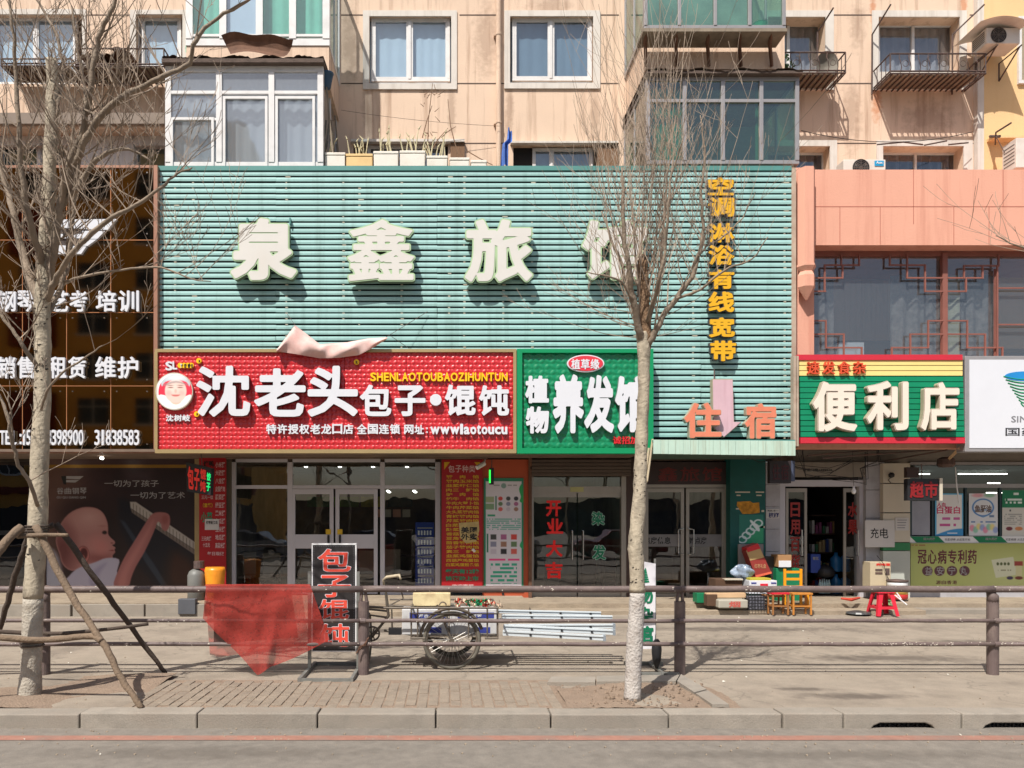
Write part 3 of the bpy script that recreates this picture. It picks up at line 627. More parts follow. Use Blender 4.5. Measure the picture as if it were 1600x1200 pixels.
# window guard cages
def cage(label, x0, x1, ytop, yrail, ybot, df, curved=True, junk=None, cols=9):
    """iron guard: floor frame at ybot, hand rail at yrail, measured on the front plane df"""
    t = thing('window_cage', label, 'window guard', W((x0+x1)/2, ybot, DA)); X0, X1 = XG(x0, df), XG(x1, df); zr, zb = zz(yrail, df), zz(ybot, df)
    fr = MB(); r = .016
    for z in (zr, zb, zb+.05):
        fr.tube([(X0, df, z), (X1, df, z)], r, 6); fr.tube([(X0, df, z), (X0, DA, z)], r, 6); fr.tube([(X1, df, z), (X1, DA, z)], r, 6)
    for X in (X0, X1): fr.tube([(X, df, zb), (X, df, zr)], r, 6); fr.tube([(X, DA-.02, zb), (X, DA-.02, zr)], r, 6)
    fr.build('frame', m_iron, t)
    for X in (X0, X1):
        sb = MB()
        for k in range(1, 4): y = df+(DA-df)*k/4; sb.tube([(X, y, zb), (X, y, zr)], .009, 5)
        sb.build('side_bars', m_iron, t)
    n = cols
    for k in range(1, n):
        x = X0+(X1-X0)*k/n; h = zr-zb; MB().tube([(x, df, zb), (x+.02, df-.03, zb+h*.25), (x-.015, df-.06, zb+h*.5), (x-.03, df-.03, zb+h*.75), (x, df, zr)], .008, 5).build('baluster', m_iron, t)
        if k < n-1 and k % 2: MB().ring((x+(X1-X0)/n/2, df-.04, zb+h*.45), .06, .006, n=14, m=4).build('scroll', m_iron, t)
    m = int((X1-X0)/.11)
    for k in range(m): x = X0+(X1-X0)*(k+.5)/m; MB().box(x-.012, x+.012, df, DA, zb-.012, zb+.012).build('floor_bar', m_iron, t)
    if junk: MB().box(X0+.05, X1-.1, df+.08, DA-.05, zb+.02, zb+.05).build('floor_board', m_shelf, t)
    return t, X0, X1, zr, zb
t, X0, X1, zr, zb = cage('iron guard with scrollwork under the wide window at upper right', 1391, 1540, 0, 84, 115, 15.85, junk=1, cols=10)
for X, s in ((X0-.05, .12), (X1-.3, .35)): MB().tube([(X, DA-.05, zb-.1), (X-.02, DA-.1, zb+1.15), (X+s, DA-.55, zb+1.5)], .018, 5).build('awning_arm', m_iron, t)
t, X0, X1, zr, zb = cage('iron guard holding a dish and green plants beside the right bay', 1222, 1321, 0, 82, 114, 15.85, junk=1, cols=7)
MB().tube([(X1-.3, DA-.05, zb), (X1-.3, DA-.08, zb+1.2), (X1-.17, DA-.5, zb+1.45)], .018, 5).build('awning_arm', m_iron, t)
dish = MB(); dish.grid(lambda u, v: (X1-.28+v*.26*math.cos(u*6.283)*.9, 16.05+.12*v*v*-1+.1, zb+.3+v*.27*math.sin(u*6.283)), 20, 4)
dish.build('satellite_dish', mat('faded_grey_metal', C(140, 132, 120, .7), .7, var=.2), smooth=True, label='small dull dish leaning in the guard beside the right bay', cat='satellite dish')
plant = MB()
for k in range(160):
    x, y, z = X0+R.uniform(0, .28), R.uniform(15.9, 16.3), zb+R.uniform(.05, .5)*R.random()**.3; a = R.uniform(0, 6.28); l = R.uniform(.03, .07)
    plant.quad((x, y, z), (x+l*math.cos(a), y+l*.3, z+l*math.sin(a)), (x+l*1.6*math.cos(a+.4), y, z+l*1.6*math.sin(a+.4)), (x+l*math.cos(a+.9), y-l*.3, z+l*math.sin(a+.9)))
plant.build('potted_plant', mat('leaf_green', (.06, .12, .04, 1), .6, var=.3), label='bushy green plant in the guard beside the right bay', cat='plant')
t, X0, X1, zr, zb = cage('rusty window guard with a sagging sheet at upper left', 2, 112, 0, 92, 103, 15.8, junk=1, cols=6)
t, X0, X1, zr, zb = cage('rusted guard heaped with boards left of the white bay', 118, 256, 0, 76, 104, 15.8, junk=1, cols=6)
js_ = thing('scrap_pile', 'rusty sheets and boards heaped in the upper left guard', 'scrap pile', (XG(170, 16), 16.1, zb))
for k in range(9):
    x = XG(130+R.uniform(0, 70), 15.9); z = zb+R.uniform(.05, .35); a = R.uniform(-.9, .9); l = R.uniform(.35, .75)
    MB().grid(lambda u, v: (x+l*(u-.5)*math.cos(a), 15.9+v*.45, z+.1+l*(u-.5)*math.sin(a)+.05*math.sin(u*5)), 6, 2).build('rusty_sheet', m_rust, js_)
# rusty awning on the left upper bay
aw = MB(); aw.grid(lambda u, v: (XG(345, 14.6)+u*(XG(458, 14.6)-XG(345, 14.6))+.18*v*(1-2*u), 14.62+.4*v*(1-v), zz(54, 14.6)-.36*v+.035*math.sin(u*11)*(1-v)+.05*math.sin(u*5)), 16, 4)
aw.build('rusty_canopy', m_rust, label='bent rusty sheet canopy hanging under the white and green bay', cat='canopy')

# air conditioners
m_acw = mat('off_white_casing', C(226, 218, 208, .85), .6, var=.05, dirt=C(160, 140, 120, .6), dk=.4, ds=2)
m_grille = mat('grille_grey', C(120, 112, 106, .7), .6)
def ac(label, x0, x1, y0, y1, d, fan, dep=.32, slots=True):
    a = W(x0, y0, d); b = W(x1, y1, d); t = thing('air_conditioner', label, 'air conditioner', ((a[0]+b[0])/2, d, b[2]))
    MB().box(a[0], b[0], d, d+dep, b[2], a[2]).build('casing', m_acw, t, bevel=.015)
    fx, fz, r = XG(fan[0], d), zz(fan[1], d), fan[2]/F*d
    MB().disc((fx, d-.006, fz), r, d).build('fan_opening', m_black, t)
    gm = MB()
    for k in range(1, 6): gm.ring((fx, d-.012, fz), r*k/5, .005, n=28, m=4)
    for k in range(8): q = k*math.pi/4; gm.tube([(fx, d-.012, fz), (fx+r*math.cos(q), d-.012, fz+r*math.sin(q))], .005, 4)
    gm.build('grille', m_grille, t)
    for k in range(3):
        q = k*2.094+.4; MB().quad((fx, d-.003, fz), (fx+r*.9*math.cos(q), d-.009, fz+r*.9*math.sin(q)), (fx+r*.85*math.cos(q+.9), d-.003, fz+r*.85*math.sin(q+.9))).build('fan_blade', m_grille, t)
    if slots:
        s = MB()
        for k in range(6): z = b[2]+(a[2]-b[2])*(.2+.12*k); s.box(a[0]-.004, a[0], d+.05, d+dep-.05, z, z+.02)
        s.build('side_vents', m_grille, t)
    return t, a, b
t, a, b = ac('white air conditioner on brackets under a curved hood at top right', 1541, 1594, 43, 68, 15.75, (1560, 55, 12), .45)
hd = MB(); hd.grid(lambda u, v: (XG(1527, 15.6)+u*1.0, 15.5+v*.85, zz(38, 15.6)+.11*math.sin(u*3.14)-.06*u*0), 14, 2)
hd.build('hood', m_acw, t, smooth=True)
for x in (1551, 1588): MB().tube([(XG(x, 15.9), 15.75, b[2]-.03), (XG(x, 15.9), DA-.1, b[2]-.03), (XG(x, 15.9), DA-.1, b[2]-.4), (XG(x, 15.9), 15.8, b[2]-.03)], .018, 4).build('bracket', m_iron, t)
t, a, b = ac('grey air conditioner with a blue label behind the pink parapet', 1318, 1384, 249, 275, 15.9, (1345, 262, 13), .3, False)
MB().pb(1367, 1381, 251, 259, 15.885, 15.9).build('blue_label', mat('blue_print', C(40, 150, 200), .4), t)
txt('Aux', (1369, 252, 1379, 256), 15.884, m_white, t, .01)
t, a, b = ac('second air conditioner cut off by the right edge of the picture', 1588, 1640, 215, 262, 15.6, (1615, 240, 14), .4)

# ---------------------------------------------------------------- hotel podium (teal cladding)
pod = thing('hotel_podium', 'two storey podium clad in teal metal slats', 'building', (1.5, DC, 0))
ztop = zz(259, DC)
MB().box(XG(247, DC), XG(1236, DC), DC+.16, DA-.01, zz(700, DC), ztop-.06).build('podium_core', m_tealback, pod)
MB().pb(246, 1237, 259, 266, DC-.03, DC+.09).build('top_trim', m_tealtrim, pod)
xs = [247, 431, 683, 903, 1095, 1237]; pitch = 8.87
nr = int((547-268)/pitch)+1; sl0 = {}
for row in range(48):
    y = 268.5+row*pitch
    if y > 684: break
    for k in range(len(xs)-1):
        a, b = xs[k], xs[k+1]
        if y > 545 and b < 1012: continue
        if y > 545: a = max(a, 1012)
        if y > 545 and a >= b: continue
        if y+pitch > 545 and y < 545 and b < 1012 and False: continue
        key = (a, b)
        if key not in sl0:
            A, B = XG(a, DC)+.001, XG(b, DC)-.001; z = zz(y, DC); h = 6.3/F*DC
            m_ = MB(); i = 0
            prof = [(0, z), (-.008, z-.003), (-.012, z-h*.5), (-.008, z-h+.003), (.0, z-h), (.007, z-h+.003), (.007, z)]
            n = len(prof)
            m_.v += [(A, DC+p_[0], p_[1]) for p_ in prof]+[(B, DC+p_[0], p_[1]) for p_ in prof]
            m_.f += [tuple(range(n)), tuple(range(2*n-1, n-1, -1))]+[(q, (q+1) % n, n+(q+1) % n, n+q) for q in range(n)]; m_.mi = [0]*(n+2)
            sl0[key] = (m_.build('slat', m_teal, pod), y)
        else:
            o = inst(sl0[key][0], (R.uniform(-.002, .002), R.uniform(-.004, .004), -(y-sl0[key][1])/F*DC+R.uniform(-.003, .003)), name='slat'); o.rotation_euler = (0, R.uniform(-.0006, .0006), 0)
clips = MB()
for x in (272, 300, 446, 535, 560, 626, 700, 724, 785, 830, 990, 1082, 1225):
    for row in range(32 if x < 1010 else 47):
        if R.random() < .6: y = 268.5+row*pitch+7; clips.pb(x, x+R.uniform(2, 9 if R.random() < .25 else 4), y, y+1.8, DC-.012, DC+.03)
clips.build('slat_clips', mat('clip_metal', C(190, 180, 160, .8), .6, var=.3), pod, kind='stuff')
MB().pb(1237, 1244, 262, 700, DC-.02, DC+.2).build('edge_trim', mat('rusted_pale_trim', C(200, 180, 160, .7), .7, var=.2, dirt=C(130, 80, 60), dk=.6, ds=4), pod)
# podium wall around the shop fronts: lintel and soffit
m_soff = mat('stained_soffit', C(150, 128, 112, .55), .9, var=.25, vs=3, dirt=(.03, .025, .02, 1), dk=.6, ds=1.2)
MB().box(XG(-500, 14.3), XG(1012, 14.3), 14.3, DG+.1, zz(706, DS)+.01, zz(706, DS)+.06).build('soffit', m_soff, pod)
MB().box(-13, XG(1240, DG), DG+.02, DG+.3, zz(720, DG), zz(690, DG)+.5).build('lintel', m_soff, pod)
# curved canopy over the hotel door
cn = thing('door_canopy', 'pale green ribbed metal canopy edge beneath the pink lodging letters', 'canopy', W(1130, 712, DC))
for k in range(19):
    x0 = 1021+k*11.7; x1 = x0+11.3; MB().pb(x0, x1, 687+k*.1, 709+k*.16, 13.98-.0*k+R.uniform(-.004, .004), 14.0).build('canopy_panel', mat('pale_green_panel', C(190, 216, 200, .85), .6, var=.08, dirt=C(170, 140, 100, .7), dk=.5, ds=2.2, streak=1, island=.04), cn)
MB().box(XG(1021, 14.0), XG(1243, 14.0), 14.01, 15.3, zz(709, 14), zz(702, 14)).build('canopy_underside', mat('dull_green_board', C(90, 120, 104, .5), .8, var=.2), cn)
MB().box(XG(1021, 14.0), XG(1243, 14.0), 14.01, DC-.03, zz(690, 14), zz(687, 14)).build('canopy_top', m_tealtrim, cn)

# ---------------------------------------------------------------- pink building
DP = 14.6; pk = thing('pink_building', 'salmon pink two storey building with lattice windows right of the teal podium', 'building', (XG(1450, DP), DP, 0))
MB().box(XG(1272, DP), XG(2300, DP), DP, DP+.38, zz(383, DP), zz(265, DP)).build('parapet', m_pink, pk)
pj = MB()
for x, a, b in ((1312, 323, 382), (1375, 323, 382), (1427, 265, 350), (1567, 265, 323), (1490, 323, 382), (1545, 323, 382)): pj.pb(x, x+.9, a, b, DP-.003, DP)
pj.pb(1274, 2000, 322.3, 323.3, DP-.003, DP); pj.build('render_seams', m_pinkd, pk)
MB().box(XG(1248, DP), XG(2300, DP), DP+.39, DA, zz(383, DP)-.05, zz(265, DP)-.25).build('roof_block', m_pink, pk)
MB().pb(1238, 1272, 262, 560, DP-.02, DP+.9).build('pier', m_pink, pk)
# hexagonal pilaster lamp column
cx, _, _ = W(1258, 0, DP-.12); hx = MB()
def hexa(mb, prof):
    i = len(mb.v); n = 6
    for r, z in prof:
        for k in range(n): a = k*math.pi/3; mb.v.append((cx+r*math.cos(a), DP-.17+r*math.sin(a)*.9, z))
    for j in range(len(prof)-1):
        for k in range(n): a = i+j*n+k; b = i+j*n+(k+1) % n; mb.f.append((a, b, b+n, a+n)); mb.mi.append(mb.m)
    mb.f.append(tuple(i+k for k in range(n-1, -1, -1))); mb.mi.append(0); e = i+(len(prof)-1)*n; mb.f.append(tuple(e+k for k in range(n))); mb.mi.append(0)
zc = lambda p: zz(p, DP-.3)
hexa(hx, [(.16, zc(416)), (.16, zc(259))]); hexa(hx, [(.10, zc(424)), (.18, zc(414)), (.18, zc(411))]); hexa(hx, [(.02, zc(466)), (.165, zc(446)), (.165, zc(428)), (.11, zc(420))])
hx.build('hexagonal_pilaster', m_pink, pk)
# upper window with lattice
DW = DP+.36
wf = MB(); wf.pb(1473, 1481, 395, 557, DW-.08, DW); wf.pb(1270, 2000, 390, 400, DW-.04, DW+.02); wf.pb(1554, 1558, 420, 557, DW-.05, DW-.02)
m_lat = mat('brown_red_lattice', C(150, 96, 84, .75), .7, var=.15)
wf = wf.build('window', m_lat, pk)
for a, b in ((1270, 1474), (1480, 1800)): 
    p0, p1 = W(a, 395, DW+.02), W(b, 560, DW+.02); MB().quad((p0[0], DW+.02, p1[2]), (p1[0], DW+.02, p1[2]), (p1[0], DW+.02, p0[2]), (p0[0], DW+.02, p0[2])).build('pane', glass('lattice_glass', (.62, .68, .72), 1.8, 0, .12, (.35, .4, .45, 1)), wf)
def lat(name, segs):
    for (x0, y0, x1, y1) in segs:
        MB().pb(x0-1.1, x1+1.1, y0-1.1, y1+1.1, DW-.10+(.012 if y0 == y1 else 0), DW-.07+(.008 if y0 == y1 else 0)).build('lattice_bar', m_lat, wf)
lat('l', [(1289, 414, 1343, 414), (1315, 398, 1315, 414), (1343, 398, 1343, 414), (1289, 414, 1289, 455), (1317, 414, 1317, 434), (1273, 434, 1317, 434), (1273, 455, 1290, 455),
    (1391, 398, 1391, 414), (1418, 398, 1418, 434), (1391, 414, 1446, 414), (1446, 414, 1446, 455), (1418, 434, 1473, 434), (1446, 455, 1473, 455),
    (1482, 434, 1536, 434), (1482, 455, 1510, 455), (1507, 415, 1507, 434), (1510, 434, 1510, 455), (1507, 415, 1561, 415), (1536, 415, 1536, 434), (1561, 398, 1561, 415), (1559, 415, 1559, 557),
    (1273, 501, 1291, 501), (1291, 501, 1291, 543), (1273, 522, 1319, 522), (1319, 522, 1319, 557), (1291, 543, 1347, 543), (1347, 543, 1347, 557),
    (1394, 543, 1451, 543), (1394, 543, 1394, 557), (1423, 522, 1423, 557), (1423, 522, 1473, 522), (1451, 501, 1451, 543), (1451, 501, 1473, 501),
    (1482, 501, 1512, 501), (1512, 501, 1512, 543), (1482, 522, 1540, 522), (1540, 522, 1540, 557), (1512, 543, 1567, 543), (1567, 543, 1567, 557), (1561, 450, 1620, 450), (1561, 507, 1620, 507)])
for a, b, m in ((1272, 1305, 'p'), (1393, 1472, 'p'), (1482, 1500, 'c'), (1503, 1556, 'p')):
    A, B = XG(a, DW+.15), XG(b, DW+.15)
    MB().grid(lambda u, v: (A+u*(B-A), DW+.2+.04*math.sin(u*(B-A)*22), zz(560, DW)+v*(zz(425, DW)-zz(560, DW))), int((B-A)*26)+4, 1).build('curtain', mat('patterned_curtain', C(150, 140, 132, .7), .9, var=.5, vs=9) if m == 'p' else mat('cream_curtain', C(196, 190, 160, .8), .9), wf, smooth=True)
MB().box(XG(1270, DW), XG(2300, DW), DW+1.8, DW+1.84, zz(570, DW), zz(390, DW)).build('back_wall', mat('dim_blue_room', (1, 1, 1, 1)), wf)
MB().box(XG(1271, DW), XG(2300, DW), DW+.05, DW+1.8, zz(560, DW)-.2, zz(560, DW)-.05).build('floor', m_dark, wf)
MB().pb(1310, 1350, 535, 556, DW+.6, DW+1.2).build('white_cabinet', m_white, wf)
MB().box(XG(1246, DP), XG(2300, DP), DP, DP+.34, zz(700, DP), zz(558, DP)).build('spandrel_wall', m_pink, pk)
MB().box(XG(1246, 14.4), XG(2300, 14.4), 14.35, DG+.1, zz(692, 14.4), zz(692, 14.4)+.06).build('soffit', mat('grey_ribbed_soffit', C(150, 138, 130, .5), .8, var=.2), pk)
MB().box(XG(1240, DG), XG(2300, DG), DG+.02, DG+.3, zz(725, DG), zz(690, DG)+.6).build('lintel', mat('cream_board', C(170, 160, 148, .6), .8, var=.1, dirt=(.08, .06, .05, 1), dk=.4, ds=2), pk)
# steel struts under the pink building's signs
for a, b, d0, d1 in (((1262, 712), (1370, 703), 14.6, 15.6), ((1285, 716), (1500, 700), 14.5, 15.8), ((1375, 722), (1480, 703), 15.9, 14.4)):
    p0 = W(*a, d0); p1 = W(*b, d1); MB().tube([p0, p1], .015, 5).build('strut', m_iron, pk)

# ---------------------------------------------------------------- plant troughs, boxes and cloth on the podium roof
m_foam = mat('white_foam', C(236, 228, 216, .9), .9, var=.06, vs=6, dirt=C(190, 170, 140, .8), dk=.4, ds=3, bump=.3)
m_foamo = mat('buff_foam', C(232, 196, 140, .9), .9, var=.1, vs=6)
labs = ['leftmost smooth white foam box on the podium roof', 'buff foam box with leafless stems, second from the left', 'tall white foam box split below its rim, third from the left', 'largest pale foam box with upright stems on the roof edge',
        'white foam box scored with dark cracks, fifth from the left', 'small white foam box right of the cracked one', 'lowest, shallow foam box at the right end of the row']
for i, (a, b, y0) in enumerate([(508, 539, 238), (541, 582, 240), (584, 622, 236), (625, 664, 235), (667, 699, 243), (703, 733, 246), (736, 760, 250)]):
    d = 14.75; A = W(a, y0, d); B = W(b, 262, d); t = thing('foam_box', labs[i], 'foam box', ((A[0]+B[0])/2, d, ztop-.2), 'foam planters on the podium roof')
    MB().box(A[0], B[0], d, d+.3, B[2]-.05, A[2]-.06).build('box', m_foamo if i == 1 else m_foam, t, bevel=.012)
    MB().box(A[0]-.008, B[0]+.008, d-.008, d+.31, A[2]-.055, A[2]).build('rim', m_foamo if i == 1 else m_foam, t, bevel=.012)
    if 0 < i < 5 or i == 0:
        s = MB()
        for k in range(8 if i else 3):
            x = R.uniform(A[0]+.04, B[0]-.04); y = d+R.uniform(.05, .25); h = R.uniform(.2, .5); lx = R.uniform(-.12, .12)
            s.tube([(x, y, A[2]-.02), (x+lx*.6, y, A[2]+h*.6), (x+lx, y, A[2]+h)], [.014, .012, .007], 5)
            s.tube([(x+lx, y, A[2]+h-.02), (x+lx+R.uniform(-.06, .06), y, A[2]+h+.05)], [.018, .006], 5)
        s.build('stems', mat('pale_stem', C(206, 196, 160, .8), .8, var=.25, vs=8), t)
vn = MB()
for x, y0, x2, y2 in ((668, 240, 676, 130), (672, 240, 700, 200), (715, 240, 700, 155), (690, 215, 712, 198), (660, 215, 675, 165), (730, 236, 770, 258)):
    vn.tube([W(x, y0, 15.0), W((x+x2)/2+R.uniform(-4, 4), (y0+y2)/2, 15.0), W(x2, y2, 15.05)], [.012, .01, .006], 5)
for k in range(26): x, y = 668+R.uniform(-6, 22), R.uniform(130, 235); vn.tube([W(x, y, 15), W(x+R.uniform(-10, 10), y-R.uniform(-4, 9), 15)], [.008, .004], 4)
vn.build('bean_poles', mat('dry_vine', C(150, 120, 96, .7), .9, var=.3), label='dry vines on crossed poles above the foam boxes', cat='vine')
cl = MB(); cl.grid(lambda u, v: (XG(782+12*u+6*v*(1-u)+(6 if v > .6 else 0), 15.6), 15.6+.05*math.sin(u*9+v*3), zz(259-60*v+8*u*v, 15.6)), 10, 10)
cl.build('hanging_cloth', mat('blue_cloth', C(84, 120, 196, .8), .9, var=.3, vs=6), label='blue cloth hung on the downpipe above the teal podium', cat='cloth', smooth=True)
bk = MB(); bk.lathe((XG(511, 14.9), 14.9, zz(138, 14.9)), [(.07, 0), (.12, .26), (.135, .28), (.125, .28), (.11, .2)], 16)
o = bk.build('bucket', mat('blue_plastic', C(60, 96, 130, .7), .5, var=.15), label='blue bucket hung tilted at the corner of the white bay', cat='bucket', smooth=True)
MB().pb(1568, 1573, 0, 0.1, DA-.3, DA-.2)
wr = MB()
def wire(a, b, d0, d1, sag, r=.006, n=10):
    p0 = Vector(W(*a, d0)); p1 = Vector(W(*b, d1)); return [(*(p0.lerp(p1, t/n))[:2], p0.lerp(p1, t/n).z-sag*4*t/n*(1-t/n)) for t in range(n+1)]
MB().tube(wire((1252, 204), (1520, 206), 15, 16.2, .22), .007, 5).build('cable', m_black, label='black cable sagging across the beige wall above the pink parapet', cat='cable')
MB().tube(wire((533, 172), (782, 197), 16, 16.3, .05), .004, 4).build('clothes_line', m_iron, label='thin line strung from the white bay to the downpipe', cat='clothes line')
ca = MB(); ca.tube([W(1556, 207, 16), W(1580, 192, 15.6)], .018, 6); ca.tube([W(1556, 207, 16), W(1555, 226, 16.3)], .014, 6); ca.tube([W(1556, 213, 16), W(1575, 248, 15.9)], .008, 5); ca.tube([W(1547, 213, 16.3), W(1562, 213, 16)], .03, 6)
ca.build('awning_bracket', m_iron, label='loose dark awning bracket sticking out of the ochre wall', cat='bracket')
br = MB(); br.tube([W(1370, 226, 16.2), W(1412, 222, 16.0), W(1442, 226, 16.2)], .016, 5); br.tube([W(1444, 227, 16.2), W(1480, 220, 15.9)], .016, 5); br.tube([W(1482, 226, 16.2), W(1513, 223, 16.2)], .016, 5)
br.build('awning_rod', m_iron, label='bent awning rods folded above the lower right window', cat='awning rod')
# ---------------------------------------------------------------- big hotel letters
m_lface = mat('letter_face_white', C(224, 221, 214, .82), .45, var=.04, vs=3, dirt=C(200, 186, 170, .8), dk=.3, ds=1.5)
m_ledge = mat('letter_edge_pale_green', C(176, 204, 160, .85), .5, var=.06)
m_lside = mat('letter_return_green', C(116, 132, 110, .7), .6, var=.1)
hs4 = thing('hotel_name_letters', 'four fat white letters with pale green outlines on the teal slats', 'sign letters', W(690, 445, DC-.2))
for ch, rc in zip('泉鑫旅馆', [(363, 345, 468, 444), (543, 347, 650, 446), (724, 347, 832, 447), (905, 348, 1009, 443)]):
    t1 = {'泉': .038, '鑫': .019, '旅': .03, '馆': .03}[ch]
    char(ch, rc, DC-.06, [(t1+.02, .05, .18, m_ledge, m_lside), (t1, .17, .188, m_lface, m_ledge)], hs4, res=84)
pins = MB()
for x in (418, 386, 453, 595, 745, 787, 930, 960): pins.pb(x-1, x+1, 340, 350, DC-.08, DC)
pins.build('fixing_pins', m_tealtrim, hs4)
m_yf = mat('amber_letter_face', C(232, 176, 30, .85), .45, var=.06); m_ys = mat('letter_back_grey', C(84, 84, 86, .6), .6, var=.1)  # grey is the letter backs' own colour, showing as an outline
vs_ = thing('vertical_letters', 'column of eight amber letters on grey backs down the teal slats', 'sign letters', W(1125, 566, DC-.15))
for ch, a, b in zip('空调淋浴有线宽带', (281, 312, 352, 386, 424, 458, 498, 534), (310, 343, 383, 418, 455, 491, 530, 567)):
    xo = {0: 0, 7: 4, 6: 2}.get('空调淋浴有线宽带'.index(ch), 1)
    char(ch, (1101+xo, a-.5, 1144+xo, b+.5), DC-.05, [(.07, .04, .11, m_ys, m_ys), (.035, .10, .125, m_yf, m_yf)], vs_, res=60)
m_or = mat('faded_salmon_letter', C(226, 134, 104, .86), .5, var=.06, dirt=C(190, 110, 90, .8), dk=.4, ds=5); m_cs = mat('stained_cream_return', C(188, 176, 150, .75), .6, var=.12)
lg = thing('lodging_letters', 'two salmon letters standing on the pale green door canopy', 'sign letters', W(1140, 686, 14.1))
for ch, rc in (('住', (1066, 630, 1125, 686)), ('宿', (1160, 631, 1210, 687))): char(ch, rc, 14.18, [(.045, -.02, .1, m_cs, m_cs), (.03, .09, .108, m_or, m_or)], lg, res=64)
m_ar = mat('faded_pink_arrow_face', C(220, 184, 194, .8), .5, var=.08, vs=2, dirt=C(190, 140, 150, .8), dk=.5, ds=2, streak=1)
arr = thing('arrow_sign', 'faded pink arrow pointing down between the two salmon letters', 'arrow sign', W(1132, 684, 14.2))
ap_ = [(1113, 592), (1145, 592), (1147, 660), (1159, 660), (1131, 684), (1104, 660), (1114, 660)]
MB().prism([(XG(x, 14.27), zz(y, 14.27)) for x, y in ap_], 14.27, 14.4).build('arrow_body', m_cs, arr)
cx0, cy0 = 1130, 640; MB().prism([(XG(cx0+(x-cx0)*.95, 14.265), zz(cy0+(y-cy0)*.97, 14.265)) for x, y in ap_], 14.255, 14.268).build('arrow_face', m_ar, arr)
MB().tube([W(1116, 592, 14.35), W(1116, 577, 14.42)], .012, 5).build('hanger', m_iron, arr)

# ---------------------------------------------------------------- embossed sign sheets
def emboss(u, v):
    """four leaf relief in one unit tile"""
    a = abs(u % 1-.5); b = abs(v % 1-.5); s = (a+b)/math.sqrt(2); t = abs(a-b)/math.sqrt(2); w_ = .2*math.sin(math.pi*min(1, s/.7071))
    leaf = math.sqrt(max(0, 1-(t/w_)**2)) if w_ > .01 else 0
    return leaf*.8*min(1, w_*7)+.25*max(0, max(a, b)-.2)*(1-leaf)
def relief(parent, rect, d, tile, m, per=6, h=.017, sheets=7, res=12):
    x0, y0, x1, y1 = rect; X0, Z1 = XG(x0, d), zz(y0, d); X1, Z0 = XG(x1, d), zz(y1, d); T = tile/F*d
    X = X0; base_ = None
    while X < X1-.02:
        w_ = min(T*sheets, X1-X); 
        if base_ and abs(w_-T*sheets) < 1e-6: o = inst(base_, (X-X0, 0, 0), name='relief_sheet')
        else:
            nu = max(2, int(round(w_/T*res))); nv = int(round((Z1-Z0)/T*res))
            o = MB().grid(lambda u, v: (X+.002+u*(w_-.004), d-h*emboss((u*w_)/T, (v*(Z1-Z0))/T)*(0 if u in (0, 1) else 1), Z0+v*(Z1-Z0)), nu, nv).build('relief_sheet', m, parent, smooth=True)
            if not base_: base_ = o
        X += T*sheets
m_red = mat('glossy_red_sheet', C(212, 44, 52, .80), .33, var=.03, spec=.6, dirt=C(226, 60, 70, .9), dk=.3, ds=.7)
m_green = mat('glossy_green_sheet', C(8, 140, 92, .8), .28, var=.03, spec=.6)
m_gold = mat('champagne_frame', C(190, 166, 120, .75), .4, metal=.3, var=.1)
rs = thing('shop_sign', 'long red embossed sign with white letters and a round portrait over the dumpling shop', 'shop sign', W(524, 706, DS))
fr = MB(); fr.pb(242, 807, 545, 550, DS-.05, DS+.12); fr.pb(242, 807, 702, 708, DS-.05, DS+.12); fr.pb(241, 246, 550, 702, DS-.05, DS+.12); fr.pb(802, 807, 550, 702, DS-.05, DS+.12)
fr.build('frame', m_gold, rs)
MB().pb(246, 802, 550, 702, DS+.01, DS+.1).build('backboard', m_dark, rs)
relief(rs, (246, 550, 802, 702), DS, 13.9, m_red)
m_w = mat('white_letter_face', C(228, 230, 236, .82), .4, var=.03); m_ws = mat('brown_red_letter_return', C(120, 70, 64, .7), .6)
for ch, rc, t in (('沈', (309, 573, 393, 652), .03), ('老', (399, 577, 479, 652), .034), ('头', (482, 573, 560, 652), .034)): char(ch, rc, DS-.045, [(t, -.03, .09, m_w, m_ws)], rs, res=72)
for ch, rc in (('包', (563, 602, 612, 651)), ('子', (617, 603, 665, 651)), ('馄', (695, 602, 743, 650)), ('饨', (748, 603, 795, 650))): char(ch, rc, DS-.045, [(.034, -.03, .07, m_w, m_ws)], rs, res=64)
MB().disc((XG(681, DS), DS-.11, zz(626, DS)), 9/F*DS, DS-.01, 20).build('dot', m_w, rs)
m_yel = mat('yellow_letter_face', C(250, 200, 20, .88), .4, var=.02)
for i, ch in enumerate('SHENLAOTOUBAOZIHUNTUN'):
    ws = {'I': .5, 'N': 1.05, 'O': 1.12, 'L': .85}.get
wds = [{'I': .42, 'N': 1.0, 'O': 1.12, 'L': .82, 'H': 1.0, 'E': .88}.get(c_, .98) for c_ in 'SHENLAOTOUBAOZIHUNTUN']; tot = sum(wds); x = 578.0
for c_, w_ in zip('SHENLAOTOUBAOZIHUNTUN', wds):
    p_ = 215.5*w_/tot; char(c_, (x+.7, 582.5, x+p_-.5, 596), DS-.03, [(.03, -.01, .03, m_yel, m_yel)], rs, res=26); x += p_
def row(s, x0, y0, x1, y1, d, t, m, parent, th=.04, ms=None, res=36, gap=.08):
    n = len(s); p_ = (x1-x0)/n
    for i, c_ in enumerate(s):
        if c_ == ' ': continue
        g = p_*gap+(p_*.52 if c_ == '1' else 0); char(c_, (x0+i*p_+g/2, y0, x0+(i+1)*p_-g/2, y1), d, [(t, -.01, th, m, ms or m)], parent, res=res)
row('特许授权老龙口店', 416, 663, 553, 678.5, DS-.03, .028, m_w, rs); row('全国连锁', 557, 663, 626, 678.5, DS-.03, .028, m_w, rs); row('网址', 631, 664, 663, 678.5, DS-.03, .028, m_w, rs)
